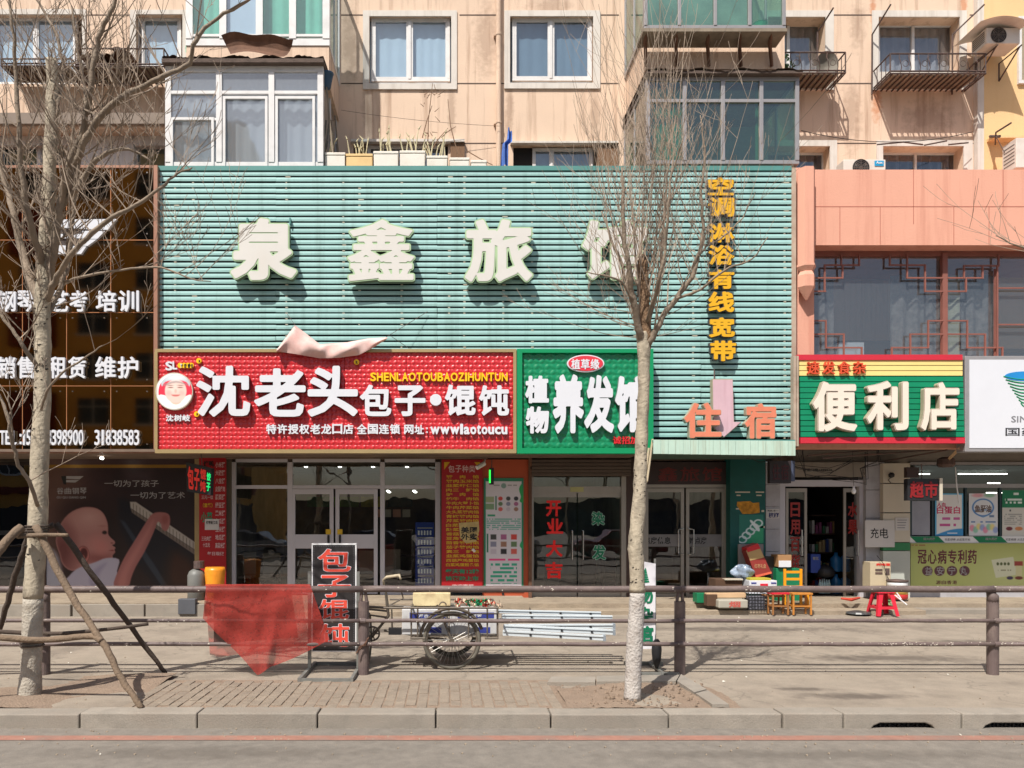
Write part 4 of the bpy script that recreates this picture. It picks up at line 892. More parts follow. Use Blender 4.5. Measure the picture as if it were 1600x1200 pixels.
txt(':', (666, 668, 668.5, 677), DS-.03, m_w, rs, .03, .03); 
x = 672
for c_, w_ in zip('wwwlaotoucu', (1.5, 1.5, 1.5, .55, 1, 1, .7, 1, 1, 1, 1)):
    p_ = 121.0*w_/11.75; tall = c_ == 'l'; char(c_, (x+.5, 662.5 if tall else (664 if c_ == 't' else 667), x+p_-.5, 679), DS-.03, [(.035, -.01, .04, m_w, m_w)], rs, res=24); x += p_
row('沈树岐', 259, 648, 298, 658.5, DS-.03, .03, m_w, rs, .02)
for c_, rc in (('S', (259, 565, 270, 579)), ('L', (270, 565, 277.5, 577.5))): char(c_, rc, DS-.03, [(.03, -.01, .02, m_w, m_w)], rs, res=24)
for x in (283, 289, 295, 300):
    MB().disc((XG(x, DS), DS-.05, zz(571.7, DS)), 4.2/F*DS, DS-.02, 16).build('yellow_disc', m_yel, rs)
for c_, x in (('T', 283), ('o', 289), ('u', 295), ('o', 300)): txt(c_, (x-1.6, 568.6, x+1.6, 574.8), DS-.051, m_w if c_ == 'T' else m_black, rs, .03, .004)
for x, y in ((312, 564.5), (308.5, 647.5), (557.5, 566.5)):
    MB().disc((XG(x, DS), DS-.05, zz(y, DS)), 4.2/F*DS, DS-.02, 16).build('yellow_disc', m_yel, rs); txt('R', (x-1.5, y-2.2, x+1.6, y+2.2), DS-.051, m_black, rs, .02, .004)
# portrait disc, a plain smiling cook
def face(U, V):
    c = base(U, (236, 56, 78)); V2 = V
    c = mixc(c, psd(U, V, [(247, 618), (262, 619), (275, 626), (290, 619), (300, 618), (306, 642), (242, 642)]), (240, 240, 236), 1.2)
    c = mixc(c, ell(U, V, 275, 624, 9, 8), (236, 190, 170), 1.2)
    c = mixc(c, ell(U, V, 274.5, 611, 17, 18.5), (242, 202, 190), 1.5)
    c = mixc(c, ell(U, V, 270, 606, 9, 7), (250, 220, 208), 7, .6)
    for s in (-1, 1):
        c = mixc(c, ell(U, V, 274+s*7.5, 605.5, 4, .9), (120, 84, 74), .9, .8); c = mixc(c, ell(U, V, 274+s*8, 602.2, 4.6, .8), (110, 84, 78), .9, .6); c = mixc(c, ell(U, V, 274+s*10, 614, 4, 4), (244, 176, 168), 4, .6)
    c = mixc(c, ell(U, V, 274.5, 611, 1.8, 3), (224, 172, 158), 1.5, .7)
    c = mixc(c, np.maximum(ell(U, V, 274.5, 616, 7, 3.6), 616.5-V), (196, 96, 92), .8, .8)
    c = mixc(c, psd(U, V, [(253, 604), (252, 592), (262, 584), (275, 582), (290, 585), (297, 594), (296, 604), (291, 597), (275, 593), (258, 597)]), (190, 200, 206), 1.2)
    c = mixc(c, ell(U, V, 275, 590, 15, 5), (232, 238, 240), 6, .8); c = mixc(c, psd(U, V, [(256, 600), (275, 595), (293, 600), (292, 602), (275, 598), (257, 603)]), (150, 140, 140), 1.2, .6)
    return mixc(c, -ell(U, V, 274.5, 613, 27, 28), (240, 240, 240), .8)
pt_ = MB(); pt_.disc((XG(274.7, DS), DS-.085, zz(612.5, DS)), 29/F*DS, DS-.01, 40, 29/F*DS).build('portrait_disc', mat('cream_disc_edge', C(216, 208, 190, .8), .5), rs)
o = printed('portrait_print', (246, 584, 303, 641.5), DS-.0875, face, 96, 96, rs, thick=.001)
# trim the print to its disc
me = o.data
import bmesh
bm_ = bmesh.new(); bm_.from_mesh(me); og = ORG[o.name]; cX, cZ, rr = XG(274.7, DS), zz(612.5, DS), 28/F*DS
bmesh.ops.delete(bm_, geom=[v for v in bm_.verts if math.hypot(v.co.x+og[0]-cX, v.co.z+og[2]-cZ) > rr], context='VERTS'); bm_.to_mesh(me); bm_.free()

# green hair salon sign
gs = thing('shop_sign', 'green embossed sign with fat white letters and a small red oval on top', 'shop sign', W(914, 708, DS))
fr = MB(); fr.pb(808, 1021, 545, 551, DS-.08, DS+.12); fr.pb(808, 1021, 700, 708.5, DS-.08, DS+.12); fr.pb(808, 816, 551, 700, DS-.08, DS+.12); fr.pb(1012, 1021, 551, 700, DS-.08, DS+.12); fr.build('frame', mat('green_sign_frame', C(4, 146, 92, .85), .4, var=.03), gs)
MB().pb(816, 1012, 551, 700, DS+.01, DS+.1).build('backboard', m_dark, gs)
relief(gs, (816, 551, 1012, 700), DS, 17.5, m_green, h=.017, sheets=5, res=11)
m_gsd = mat('deep_green_letter_return', C(120, 150, 140, .8), .5)
for ch, rc in (('植', (820, 588, 857, 631)), ('物', (821, 636, 857, 678)), ('养', (863, 586, 911, 678)), ('发', (912, 587, 958, 677)), ('馆', (960, 588, 1012, 676))):
    char(ch, rc, DS-.04, [(.045, -.03, .07, m_w, m_gsd)], gs, res=72)
ov = MB(); ov.disc((XG(914, DS), DS-.07, zz(569, DS)), 29/F*DS, DS-.01, 36, 13.5/F*DS).build('oval_rim', m_w, gs); MB().disc((XG(914, DS), DS-.08, zz(569, DS)), 27/F*DS, DS-.06, 36, 11.7/F*DS).build('oval_face', mat('oval_red', C(222, 60, 74, .85), .4), gs)
row('植草缘', 892, 561, 937, 577, DS-.081, .02, m_w, gs, .006)
row('诚招加盟', 957, 682, 1011, 694, DS-.03, .014, mat('bright_red_letter', C(226, 40, 50, .85), .4), gs, .03)

# convenience store sign
DV = 14.15; cs = thing('shop_sign', 'green and yellow slatted sign with three cream letters over the convenience store', 'shop sign', W(1378, 692, DV))
m_cy = mat('cream_yellow_slat', C(250, 222, 142, .85), .4, var=.04, island=.03); m_cg = mat('green_slat', C(12, 142, 100, .8), .4, var=.04, island=.05); m_cr = mat('crimson_trim', C(206, 48, 64, .85), .4, var=.05)
def L2(y, s): return y+s
MB().pb(1246, 1504, 554, 562.5, DV-.02, DV+.1).build('top_trim', m_cr, cs); MB().pb(1251, 1508, 683.5, 692.5, DV-.02, DV+.1).build('bottom_trim', m_cr, cs)
for i in range(3): MB().pb(1249, 1504, 563.3+i*8.2, 570.4+i*8.2, DV, DV+.03).build('slat', m_cy, cs)
for i in range(11): MB().pb(1250+i*.15, 1505+i*.2, 588.4+i*8.65, 595.9+i*8.65, DV, DV+.03).build('slat', m_cg, cs)
MB().pb(1248, 1506, 562, 684, DV+.04, DV+.12).build('backboard', m_dark, cs)
ft = MB(); ft.pb(1240, 1244, 556, 697, DV-.03, DV+.1); ft.pb(1245, 1248, 556, 697, DV-.03, DV+.1); ft.build('pole_pair', mat('rusted_pale_trim', (1, 1, 1, 1)), cs)
m_cf = mat('cream_letter_face', C(234, 222, 206, .88), .5, var=.05); m_cb = mat('brown_letter_outline', C(130, 96, 84, .7), .6)
for ch, rc in (('便', (1266, 597, 1336, 676)), ('利', (1350, 596, 1416, 674)), ('店', (1434, 598, 1495, 674))):
    char(ch, rc, DV-.05, [(.042, -.03, .075, m_cf, m_cs), (.034, .07, .080, m_cb, m_cb), (.028, .075, .088, m_cf, m_cf)], cs, res=72)
row('速发食杂', 1258, 565, 1354, 585, DV-.02, .012, mat('orange_red_letter', C(222, 84, 50, .85), .5, var=.15, vs=9), cs, .04, gap=.2)
# pharmacy light box
ps = thing('shop_sign', 'white light box with a green cone logo cut by the right edge', 'shop sign', W(1600, 705, DV))
MB().pb(1508, 1900, 556, 706, DV, DV+.25).build('box', m_alu, ps, bevel=.01)
MB().pb(1515, 1893, 562, 700, DV-.01, DV).build('face', mat('milky_sign_face', C(222, 224, 230, .88), .35, var=.02), ps)
lgm = mat('logo_green', C(30, 160, 110, .85), .4)
for k in range(9):
    y = 588+k*5.2; w_ = 32-k*3.4; q = MB()
    q.tube([W(1600-w_+w_*2*t/8, y+5*math.sin(math.pi*t/8), DV-.013) for t in range(9)], .012, 4); q.build('logo_stripe', lgm, ps)
MB().disc((XG(1600, DV), DV-.016, zz(588, DV)), 31/F*DV, DV-.01, 28, 7.5/F*DV).build('logo_oval', mat('logo_blue', C(40, 140, 210, .85), .4), ps)
txt('SINOPHARM', (1580, 650, 1680, 660), DV-.011, mat('grey_print', C(120, 120, 124), .5), ps, .01, .003)
txt('国药', (1571, 668, 1620, 681), DV-.011, mat('black_print', (.03, .03, .035, 1), .5), ps, .008, .003)

# piano shop sign of brown mirror tiles
DQ = 14.35; qs = thing('shop_sign', 'brown mirror tiled sign with white letters and a wing logo at far left', 'shop sign', W(80, 706, DQ))
m_tile = mat('bronze_mirror_tile', (.23, .155, .085, 1), .04, metal=1, var=.15, vs=.6)
tb = None
for i, (a, b) in enumerate([(-172, -104), (-103, -35), (-34, 34.3), (35.6, 103.3), (104.6, 172.3), (173.6, 239)]):
    for (c_, e_) in ((262, 374.3), (375.6, 487.6), (488.9, 602.3), (603.6, 703)):
        o = MB().pb(a, b, c_, e_, DQ, DQ+.02).build('mirror_tile', m_tile, qs); o.rotation_euler = (0, 0, 0)
        bl_ = MB()
        for x in (a+9, b-9):
            for y in (c_+8, e_-9): X, Z = XG(x, DQ), zz(y, DQ); bl_.disc((X, DQ-.012, Z), .014, DQ, 8)
        bl_.build('fixing_stud', m_chrome, qs)
MB().pb(-175, 241, 259, 706, DQ+.03, DQ+.15).build('backboard', mat('copper_joint', C(200, 130, 80, .8), .5), qs)
cpj = mat('copper_strip', C(206, 140, 96, .8), .4, metal=.4, var=.2)
for x in (-103.5, -34.5, 35, 104, 173): MB().pb(x-.5, x+.5, 262, 703, DQ-.006, DQ+.03).build('joint_strip', cpj, qs)
for y in (375, 488.2, 603): MB().pb(-172, 240, y-.5, y+.5, DQ-.009, DQ+.03).build('joint_strip', cpj, qs)
cf = mat('copper_frame', C(176, 130, 108, .75), .45, metal=.3, var=.15)
fr = MB(); fr.pb(-175, 246, 258, 262, DQ-.03, DQ+.15); fr.pb(-175, 243, 703, 707, DQ-.03, DQ+.15); fr.pb(240, 246, 262, 703, DQ-.03, DQ+.15); fr.build('frame', cf, qs)
dtx = DQ-.03
row('钢琴', -3, 455, 59, 488, dtx, .02, m_w, qs, .05); row('艺考', 80, 455, 139, 488, dtx, .02, m_w, qs, .05); row('培训', 150, 455, 220, 488, dtx, .02, m_w, qs, .05)
row('销售', -3, 558, 58, 592, dtx, .02, m_w, qs, .05); row('租赁', 77, 558, 137, 592, dtx, .02, m_w, qs, .05); row('维护', 149, 558, 219, 592, dtx, .02, m_w, qs, .05)
row('TEL', 1, 673, 29, 695, dtx, .012, m_w, qs, .05, res=30); row('15', 36, 672, 50, 696, dtx, .012, m_w, qs, .05, res=30)
MB().pb(30.5, 33.5, 678, 682, dtx-.05, dtx+.03).pb(30.5, 33.5, 690, 694, dtx-.05, dtx+.03).build('character', m_w, qs)
row('3398900', 73.5, 672, 132.5, 696, dtx, .012, m_w, qs, .05, res=30); row('31838583', 149, 672, 219.5, 696, dtx, .012, m_w, qs, .05, res=30)
for poly in ([(92, 344), (183, 343), (170, 360), (84, 356)], [(130, 361.5), (165, 362), (153, 374), (130, 374)], [(84, 366.5), (128.5, 366.5), (128.5, 373), (84, 373)], [(130, 375), (152, 375), (138, 385), (130, 385)], [(94, 384), (136, 386), (128, 397.5), (82, 397.5)]):
    MB().prism([(XG(x, dtx), zz(y, dtx)) for x, y in poly], dtx-.03, dtx+.03).build('logo_feather', m_w, qs)
for y in (357, 374): MB().pb(84, 128, y+.5, y+9, dtx-.005, dtx+.02).build('logo_mesh', mat('dark_mesh', (.05, .035, .03, 1), .5), qs)
# pink cloth strip sagging over the red sign
pc = MB()
def pcf(u, v):
    xs_ = 432+u*173; top = np.interp(xs_, [432, 461, 500, 540, 575, 606], [547, 508, 538, 535, 529, 527]); bot = np.interp(xs_, [432, 461, 500, 530, 560, 580, 606], [549, 553, 560, 559, 555, 545, 529])
    y = top+(bot-top)*v; d = DS-.10-.07*math.sin(v*3.1)-.03*math.sin(u*19+v*4)-.006*math.sin(u*47+v*3)-.010*math.sin(u*25-v*5)+(.1 if v < .1 else 0); return W(xs_, y, d)
pc.grid(pcf, 90, 20); pc.build('torn_banner', mat('faded_pink_cloth', C(228, 196, 188, .86), .9, var=.12, vs=5, dirt=C(206, 130, 118, .8), dk=.6, ds=2, dr=(.45, .75)), label='faded pink torn banner sagging over the top of the red sign', cat='banner', smooth=True)
ln = MB(); ln.tube([W(461, 508, 14.1), W(447, 488, 14.4)], .005, 4); ln.tube([W(603, 527, 14.1), W(668, 487, 14.4)], .005, 4); ln.tube([W(612, 526, 14.1), W(640, 545, 14.2)], .005, 4)
ln.build('banner_string', m_iron, label='thin strings tying the torn pink banner to the slats', cat='string')
# ---------------------------------------------------------------- shop fronts
m_frw = mat('white_door_frame', C(220, 217, 224, .7), .4, var=.04)
m_frg = mat('grey_steel_door_frame', C(168, 160, 150, .8), .4, metal=.4, var=.1)
m_gray = mat('grey_wall_tile', C(190, 188, 192, .75), .6, var=.06, dirt=(.1, .09, .08, 1), dk=.4, ds=2.5)
m_cream = mat('cream_wall_tile', C(214, 204, 184, .8), .6, var=.04)
m_int = mat('shop_interior_wall', C(128, 120, 110, .7), .9, var=.6, vs=1.5)
m_lamp = mat('lit_lamp', (1, .95, .85, 1), .5, emit=6)
def room(parent, x0, x1, zf, zt, depth=4.5, wall=m_int, y=None):
    y = y or DG+.25; X0, X1 = XG(x0, DG), XG(x1, DG)
    MB().box(X0, X1, y+depth, y+depth+.05, zf, zt).build('back_wall', wall, parent); MB().box(X0, X1, y, y+depth, zt, zt+.05).build('ceiling', wall, parent)
    MB().box(X0, X1, y, y+depth, zf-.05, zf).build('floor', mat('shop_floor', C(90, 84, 78, .5), .5), parent)
    for X in (X0, X1): MB().box(X-.02, X+.02, y, y+depth, zf, zt).build('side_wall', wall, parent)
def gpane(parent, x0, x1, y0, y1, d, g=g_shop):
    a, b = W(x0, y0, d), W(x1, y1, d); return MB().quad((a[0], d, b[2]), (b[0], d, b[2]), (b[0], d, a[2]), (a[0], d, a[2])).build('pane', g, parent)
def pull(parent, x, y0, y1, d, r=.014, off=.06):
    a, b = W(x, y0, d), W(x, y1, d); return MB().tube([(a[0], d, a[2]), (a[0], d-off, a[2]), (b[0], d-off, b[2]), (b[0], d, b[2])], r, 8).build('handle', m_chrome, parent)
ZF, ZT = .2, zz(716, DG)
# piano shop: dark glass at far left, then the printed window
pf = thing('shopfront', 'dark piano shop window wall behind the left tree', 'shopfront', (XG(120, DG), DG, ZF))
room(pf, -400, 309, ZF, ZT, 4, m_dark)
gpane(pf, -300, 66, 715, 930, DG, glass('dark_shop_glass', (.4, .42, .42), 1.2))
m_brn = mat('dark_brown_frame', C(64, 46, 40), .5, var=.1); MB().pb(-300, 310, 711, 716, DG-.05, DG+.05).build('header', m_brn, pf); MB().pb(66, 72, 716, 930, DG-.03, DG+.05).build('mullion', m_brn, pf); MB().pb(304, 311, 716, 930, DG-.04, DG+.05).build('mullion', m_gold, pf)
MB().pb(72, 304, 726, 731, DG-.015, DG+.0).build('brass_rail', mat('brass', C(170, 130, 60, .8), .35, metal=.6), pf)
MB().pb(0, 62, 829, 836, DG+.02, DG+.05).build('mullion', m_alu, pf)
for x, y in ((158, 715.6), (60, 719)): MB().disc((XG(x, 15.2), 15.2, zz(y, 15.2)), .03, 15.26, 12).build('downlight', m_lamp, pf)
def baby(U, V):
    c = base(U, (104, 78, 76)); c = mixc(c, U-0+((V-760)*.0)-120+0*U, (150, 118, 100), 60, .5); c = mixc(c, 150-U+(V-730)*.2, (58, 40, 46), 70, .9); c = mixc(c, 730-V+0, c.mean((0, 1)), 1, 0)
    c = mixc(c, V-731, (140, 116, 110), 8, .45); c = mixc(c, rct(U, V, 196, 736, 236, 752), (128, 112, 116), 20, .5)  # lighter brown band along the top is a painted reflection
    c = mixc(c, psd(U, V, [(95, 860), (95, 800), (130, 778), (178, 790), (196, 830), (200, 920), (90, 920)]), (50, 30, 34), 40, .8)
    c = mixc(c, psd(U, V, [(186, 780), (204, 783), (236, 800), (305, 860), (305, 915), (245, 915), (215, 880), (186, 820)], False), (34, 34, 52), 10)
    c = mixc(c, psd(U, V, [(187, 812), (195, 815), (240, 880), (262, 915), (252, 915), (228, 880)], False), (100, 118, 128), 3, .55)
    c = mixc(c, psd(U, V, [(268, 860), (305, 880), (305, 915), (262, 915)]), (104, 62, 40), 22, .75)
    c = mixc(c, psd(U, V, [(203, 784), (212, 784), (306, 848), (306, 860), (204, 794)], False), (214, 206, 196), 1.5)
    c = mixc(c, psd(U, V, [(204, 794), (306, 860), (306, 868), (206, 801)], False), (150, 138, 128), 1.5)
    k = ((U-203)/5.2) % 1; c = mixc(c, np.maximum(psd(U, V, [(206, 785), (306, 850), (306, 866), (206, 800)], False), (np.abs(k-.5)*-1+.42)*5), (86, 72, 70), .8, .75)
    c = mixc(c, psd(U, V, [(88, 865), (74, 860), (70, 915), (98, 915), (96, 890)]), (206, 206, 220), 8)
    skin = (204, 150, 144)
    arm = [(178, 916), (184, 893), (196, 868), (212, 842), (228, 816), (238, 803), (250, 800), (263, 803), (266, 813), (264, 824), (259, 830), (253, 826), (251, 818), (246, 816), (240, 832), (226, 862), (212, 886), (205, 903), (200, 916)]
    head = [(93, 866), (87, 845), (93, 822), (107, 803), (127, 793), (147, 793), (160, 800), (167, 813), (169, 825), (169, 834), (173, 840), (179.5, 846), (179, 850), (175.5, 852), (180.5, 855.5), (179, 859), (180, 863), (176, 868), (176, 873), (168, 878), (154, 882), (133, 887), (112, 892), (98, 882)]
    c = mixc(c, psd(U, V, head), skin, 1.6); hd = psd(U, V, head)
    ins = np.clip(-hd/3, 0, 1)
    def on(c, sd, rgb, w_, k_): m = (np.clip(.5-sd/w_, 0, 1)*k_*ins)[..., None]; return c*(1-m)+np.array(rgb, float)*m
    c = on(c, ell(U, V, 140, 808, 22, 14), (238, 192, 182), 26, .8); c = on(c, ell(U, V, 98, 862, 18, 34), (120, 66, 66), 26, .75); c = on(c, ell(U, V, 152, 872, 26, 8), (160, 92, 90), 12, .6); c = on(c, ell(U, V, 152, 850, 14, 13), (230, 158, 150), 14, .6)
    c = on(c, ell(U, V, 163.5, 832, 3.6, 2.6), (44, 26, 28), 2.0, .95); c = on(c, ell(U, V, 160, 822, 5, 1.2), (170, 112, 102), 2.4, .4); c = on(c, ell(U, V, 160, 856, 10, 10), (224, 150, 144), 10, .6); c = on(c, ell(U, V, 175, 848.5, 2, 1.2), (130, 72, 70), 1.6, .6); c = on(c, ell(U, V, 177, 860, 5, 1), (150, 62, 66), 1.6, .8)
    c = mixc(c, ell(U, V, 130, 867, 9.5, 13.5), (222, 146, 138), 2); c = mixc(c, ell(U, V, 131, 865, 6, 9), (92, 42, 44), 2.5, .85); c = mixc(c, ell(U, V, 128.5, 872, 4.2, 5), (224, 148, 140), 2, .9); c = mixc(c, np.abs(ell(U, V, 130, 867, 9.5, 13.5))-.5, (120, 66, 66), 1.2, .6)
    c = mixc(c, psd(U, V, [(99, 918), (108, 900), (122, 888), (150, 878), (166, 872), (186, 874), (183, 892), (178, 918)]), (214, 208, 226), 2)
    c = mixc(c, psd(U, V, [(140, 900), (150, 888), (166, 880), (156, 896), (150, 918), (142, 918)]), (176, 168, 196), 6, .6)
    c = mixc(c, psd(U, V, arm), (196, 134, 130), 1.6); c = mixc(c, np.maximum(psd(U, V, arm), psd(U, V, [(184, 916), (190, 893), (204, 868), (222, 840), (240, 812), (232, 836), (216, 866), (200, 896), (196, 916)])), (236, 164, 156), 6, .5)
    c = mixc(c, ell(U, V, 258, 812, 5, 7), (170, 96, 92), 4, .5); 
    return np.clip((c-40)*1.1+14+5*np.sin(U*1.7+V*2.3)[..., None]*0, 8, 255)*.8
po = printed('window_print', (72, 716, 304, 930), DG-.012, baby, 240, 210, None)
tag(po, 'large print of a baby in white reaching for piano keys', 'poster'); PO = po
m_pw = mat('print_white', C(190, 186, 186, .6), .5); m_pk_ = mat('print_black', (.01, .01, .01, 1), .5)
row('谷曲钢琴', 88, 762, 136, 772, DG-.014, .008, m_pw, po, .003, gap=.14); txt('GU QU GANG QIN', (88.5, 775.5, 134, 779.5), DG-.013, m_pw, po, .01, .002)
txt('一切为了孩子', (163, 750, 248, 760.5), DG-.013, m_pw, po, .004, .002); txt('一切为了艺术', (204, 768.5, 289, 779), DG-.013, m_pw, po, .004, .002)
for poly in ([(104, 744), (131, 744), (125, 749), (104, 748)], [(104, 750), (124, 750), (118, 754), (104, 753.5)]): MB().prism([(XG(x, DG), zz(y, DG)) for x, y in poly], DG-.016, DG-.012).build('wing_mark', m_pw, po)
MB().prism([(XG(x, DG), zz(y, DG)) for x, y in [(96, 744), (104, 744), (104, 757), (100, 757)]], DG-.016, DG-.012).build('wing_mark', m_pk_, po)

# red porridge menu panel left of the dumpling shop
m_mred = mat('menu_red', C(196, 26, 36, .62), .5, var=.06); m_mw = mat('menu_lettering_pale', C(226, 190, 190, .8), .5); m_my = mat('menu_lettering_yellow', C(226, 180, 40, .8), .5); m_mg = mat('menu_lettering_green', C(40, 150, 110, .8), .5)
mn = thing('menu_board', 'narrow red porridge menu on the pillar left of the dumpling shop door', 'menu board', W(332, 925, DG-.3))
dm = DG-.3; MB().pb(311, 353, 714, 925, dm, dm+.04).build('board', m_mred, mn, bevel=.004)
for i, s in enumerate(['小米粥', '大碴粥', '八宝粥', '皮蛋瘦肉', '蔬菜粥', '绿豆粥', '黑米粥', '南瓜粥', '玉米粥', '地瓜粥', '高粱米粥']):
    y = 722+i*12.6; txt(s, (336.5, y, 351.5, y+8.5), dm-.001, m_mw, mn, .02, .003)
for s, rc, m in (('烤鸭', (318, 720, 334, 730), m_pk_), ('三元一位', (315, 774, 333, 780), m_mw), ('（套餐）', (317, 786, 332, 793), m_my), ('小菜', (314, 800, 332, 816), m_mg), ('三元肉粥', (315, 838, 330, 845), m_mw), ('十五元', (317, 848, 328, 855), m_mw), ('每日现做', (324, 862, 350, 868), m_mw)): txt(s, rc, dm-.002, m, mn, .02, .003)
np_ = MB().pb(320, 342, 811, 828, dm-.012, dm-.004).build('note', mat('paper_white', C(214, 210, 206, .8), .8, var=.05), label='small white paper note taped on the narrow red menu', cat='note'); txt('招聘服务员', (322, 814, 340, 819), dm-.0125, m_pk_, np_, .02, .002); txt('13998297882', (322, 821, 340, 824), dm-.0125, m_pk_, np_, .01, .002) if False else None
MB().pb(353, 361, 712, 930, DG-.1, DG+.1).build('shop_pillar', mat('olive_stone_pillar', C(120, 110, 92, .6), .7, var=.15), label='narrow olive stone pillar left of the dumpling shop windows', cat='pillar')

# dumpling shop front
df_ = thing('shopfront', 'white framed glass front with double door under the red sign', 'shopfront', (XG(525, DG), DG, ZF))
room(df_, 358, 692, ZF, ZT, 5)
fm = MB()
for x, w_ in ((361, 7), (449, 8), (594, 7), (680, 8)): fm.pb(x, x+w_, 722, 930, DG-.04, DG+.06)
for a, b in ((368, 449), (457, 594), (601, 680)): fm.pb(a, b, 716, 722, DG-.04, DG+.06); fm.pb(a, b, 758, 763.5, DG-.035, DG+.05)
fm.pb(368, 449, 920, 930, DG-.03, DG+.05); fm.pb(601, 680, 920, 930, DG-.03, DG+.05); fm.build('window_frame', m_frw, df_, bevel=.004)
MB().pb(352, 762, 711, 716.5, DG-.5, DG-.38).build('cable_trunking', m_soff, df_)
for r in ((368, 722, 449, 758), (457, 722, 594, 758), (601, 722, 680, 758), (368, 763, 449, 920), (601, 763, 680, 920)): gpane(df_, r[0], r[2], r[1], r[3], DG)
for x0, x1, hx in ((455, 521, 513), (524, 590, 531)):
    b = MB(); b.pb(x0, x1, 764, 772, DG-.035, DG+.02); b.pb(x0, x0+6, 772, 928, DG-.035, DG+.02); b.pb(x1-6, x1, 772, 928, DG-.035, DG+.02); b.pb(x0+6, x1-6, 835, 857, DG-.03, DG+.02); b.pb(x0+6, x1-6, 918, 928, DG-.035, DG+.02)
    dr = b.build('door', m_frw, df_, bevel=.004); gpane(dr, x0+6, x1-6, 772, 835, DG); gpane(dr, x0+6, x1-6, 857, 918, DG)
    MB().pb(hx-1.5, hx+1.5, 836, 850, DG-.07, DG-.035).build('handle', m_black, dr); MB().pb(hx-4, hx+4, 827, 835, DG-.045, DG-.035).build('yellow_sticker', mat('yellow_sticker', C(216, 176, 40, .85), .5), dr)
for x, y in ((478, 729.5), (531, 729.5), (583, 729.5), (636, 729.5), (606, 767), (608, 769), (647, 767), (649, 769)): MB().disc((XG(x, 18.5), 18.5, zz(y, 18.5)), .045, 18.52, 12, .02).build('downlight', m_lamp, df_)
for k, c_ in enumerate([(60, 110, 60), (100, 130, 60), (180, 170, 70), (60, 80, 70)]): MB().pb(480+k*42, 518+k*42, 776, 792, 20.2, 20.3).build('food_picture', mat('food_picture_%d' % k, C(*c_), .6, var=.5, vs=5), df_)
for k in range(4): MB().pb(584+k*15, 596+k*15, 796, 808, 19, 19.02).build('wall_notice', m_cream if k % 2 else m_pink, df_)
m_chr = mat('beige_chair_cover', C(168, 152, 132, .7), .8, var=.1)
cl_ = ['leftmost beige covered chair back behind the dumpling shop glass', 'second beige covered chair, left of the door', 'beige chair seen through the left door leaf', 'beige covered chair right of the sandwich board behind the glass', 'beige chair nearest the right door jamb indoors']
for i, (x, y) in enumerate(((386, 862), (424, 864), (482, 866), (574, 860), (612, 858))):
    t = thing('chair', cl_[i], 'chair', (XG(x, 17), 17.0, ZF), 'chairs inside the dumpling shop'); a, b = W(x-14, y, 17.0), W(x+14, y+36, 17.0)
    MB().box(a[0], b[0], 17, 17.06, b[2], a[2]).build('backrest', m_chr, t, bevel=.02); MB().box(a[0], b[0], 16.6, 17.0, b[2]-.06, b[2]).build('seat', m_chr, t, bevel=.02)
    for X in (a[0]+.02, b[0]-.05):
        for Y in (16.62, 16.98): MB().box(X, X+.03, Y, Y+.03, ZF, b[2]-.06).build('leg', m_iron, t)
for i, x in enumerate((404, 500, 640)):
    t = thing('table', ['dark table behind the left shop pane', 'dark table seen through the double door', 'dark table behind the right shop pane'][i], 'table', (XG(x, 17.6), 17.6, ZF)); X = XG(x, 17.6)
    MB().box(X-.6, X+.6, 17.3, 17.9, .92, .95).build('tabletop', m_brn, t)
    for q in (-.5, .5): MB().box(X+q-.03, X+q+.03, 17.57, 17.63, ZF, .92).build('leg', m_iron, t)
bl = MB().pb(649, 678, 816, 915, DG+.03, DG+.05).build('blue_price_poster', mat('poster_blue', C(30, 60, 150, .8), .5, var=.1), label='tall dark blue product poster inside the right shop pane', cat='poster')
for k in range(6): MB().pb(652, 676, 824+k*15, 826+k*15, DG+.024, DG+.03).build('print_line', m_pw, bl); 
for k in range(6):
    for j in range(5): MB().pb(653+j*4.6, 655.5+j*4.6, 829+k*15, 836+k*15, DG+.024, DG+.03).build('bottle_picture', m_white, bl)

# long red dumpling menu
MB().pb(688, 692, 712, 930, DG-.06, DG+.1).build('shop_pillar', mat('olive_stone_pillar', (1, 1, 1, 1)), label='thin olive stone strip left of the long red menu', cat='pillar')
m2 = thing('menu_board', 'tall red dumpling filling menu with yellow lettering right of the shop', 'menu board', W(722, 920, DG-.3))
MB().pb(690, 754, 718, 925, dm, dm+.04).build('board', m_mred, m2, bevel=.004)
row('包子种类', 700, 727, 743, 738, dm-.002, .012, m_mw, m2, .004, gap=.1)
for q in ((694, 722, 1), (750, 722, -1)): MB().prism([(XG(q[0], dm), zz(q[1], dm)), (XG(q[0]+9*q[2], dm), zz(q[1], dm)), (XG(q[0], dm), zz(q[1]+12, dm))][::q[2]], dm-.004, dm).build('corner_ornament', m_my, m2)
rows = ['猪　肉　馅', '猪肉玉米馅', '韭菜虾仁馅', '肉三　鲜馅', '驴　肉　馅', '纯牛　肉馅', '牛肉大萝卜馅', '牛肉芹菜馅', '大头菜猪肉馅', '青椒猪肉馅', '芹菜猪肉馅', '白菜猪肉馅', '酸菜猪肉馅', '香菇猪肉馅', '豆角猪肉馅', '茴香猪肉馅', '茄子猪肉馅', '素三　鲜馅', '韭菜鸡蛋馅', '西葫芦鸡蛋馅', '白菜鸡蛋粉条馅']
for i, s in enumerate(rows): txt(s, (697, 742.4+i*6.87, 748, 747.8+i*6.87), dm-.002, m_my, m2, .022, .003, spacing=1)
txt('每天有12种', (696, 889, 748, 896.5), dm-.002, m_mg, m2, .035, .004); txt('馅滚动上市', (696, 900, 748, 908), dm-.002, m_mg, m2, .035, .004); txt('欢迎惠顾', (706, 913, 740, 918), dm-.002, m_mw, m2, .02, .003)
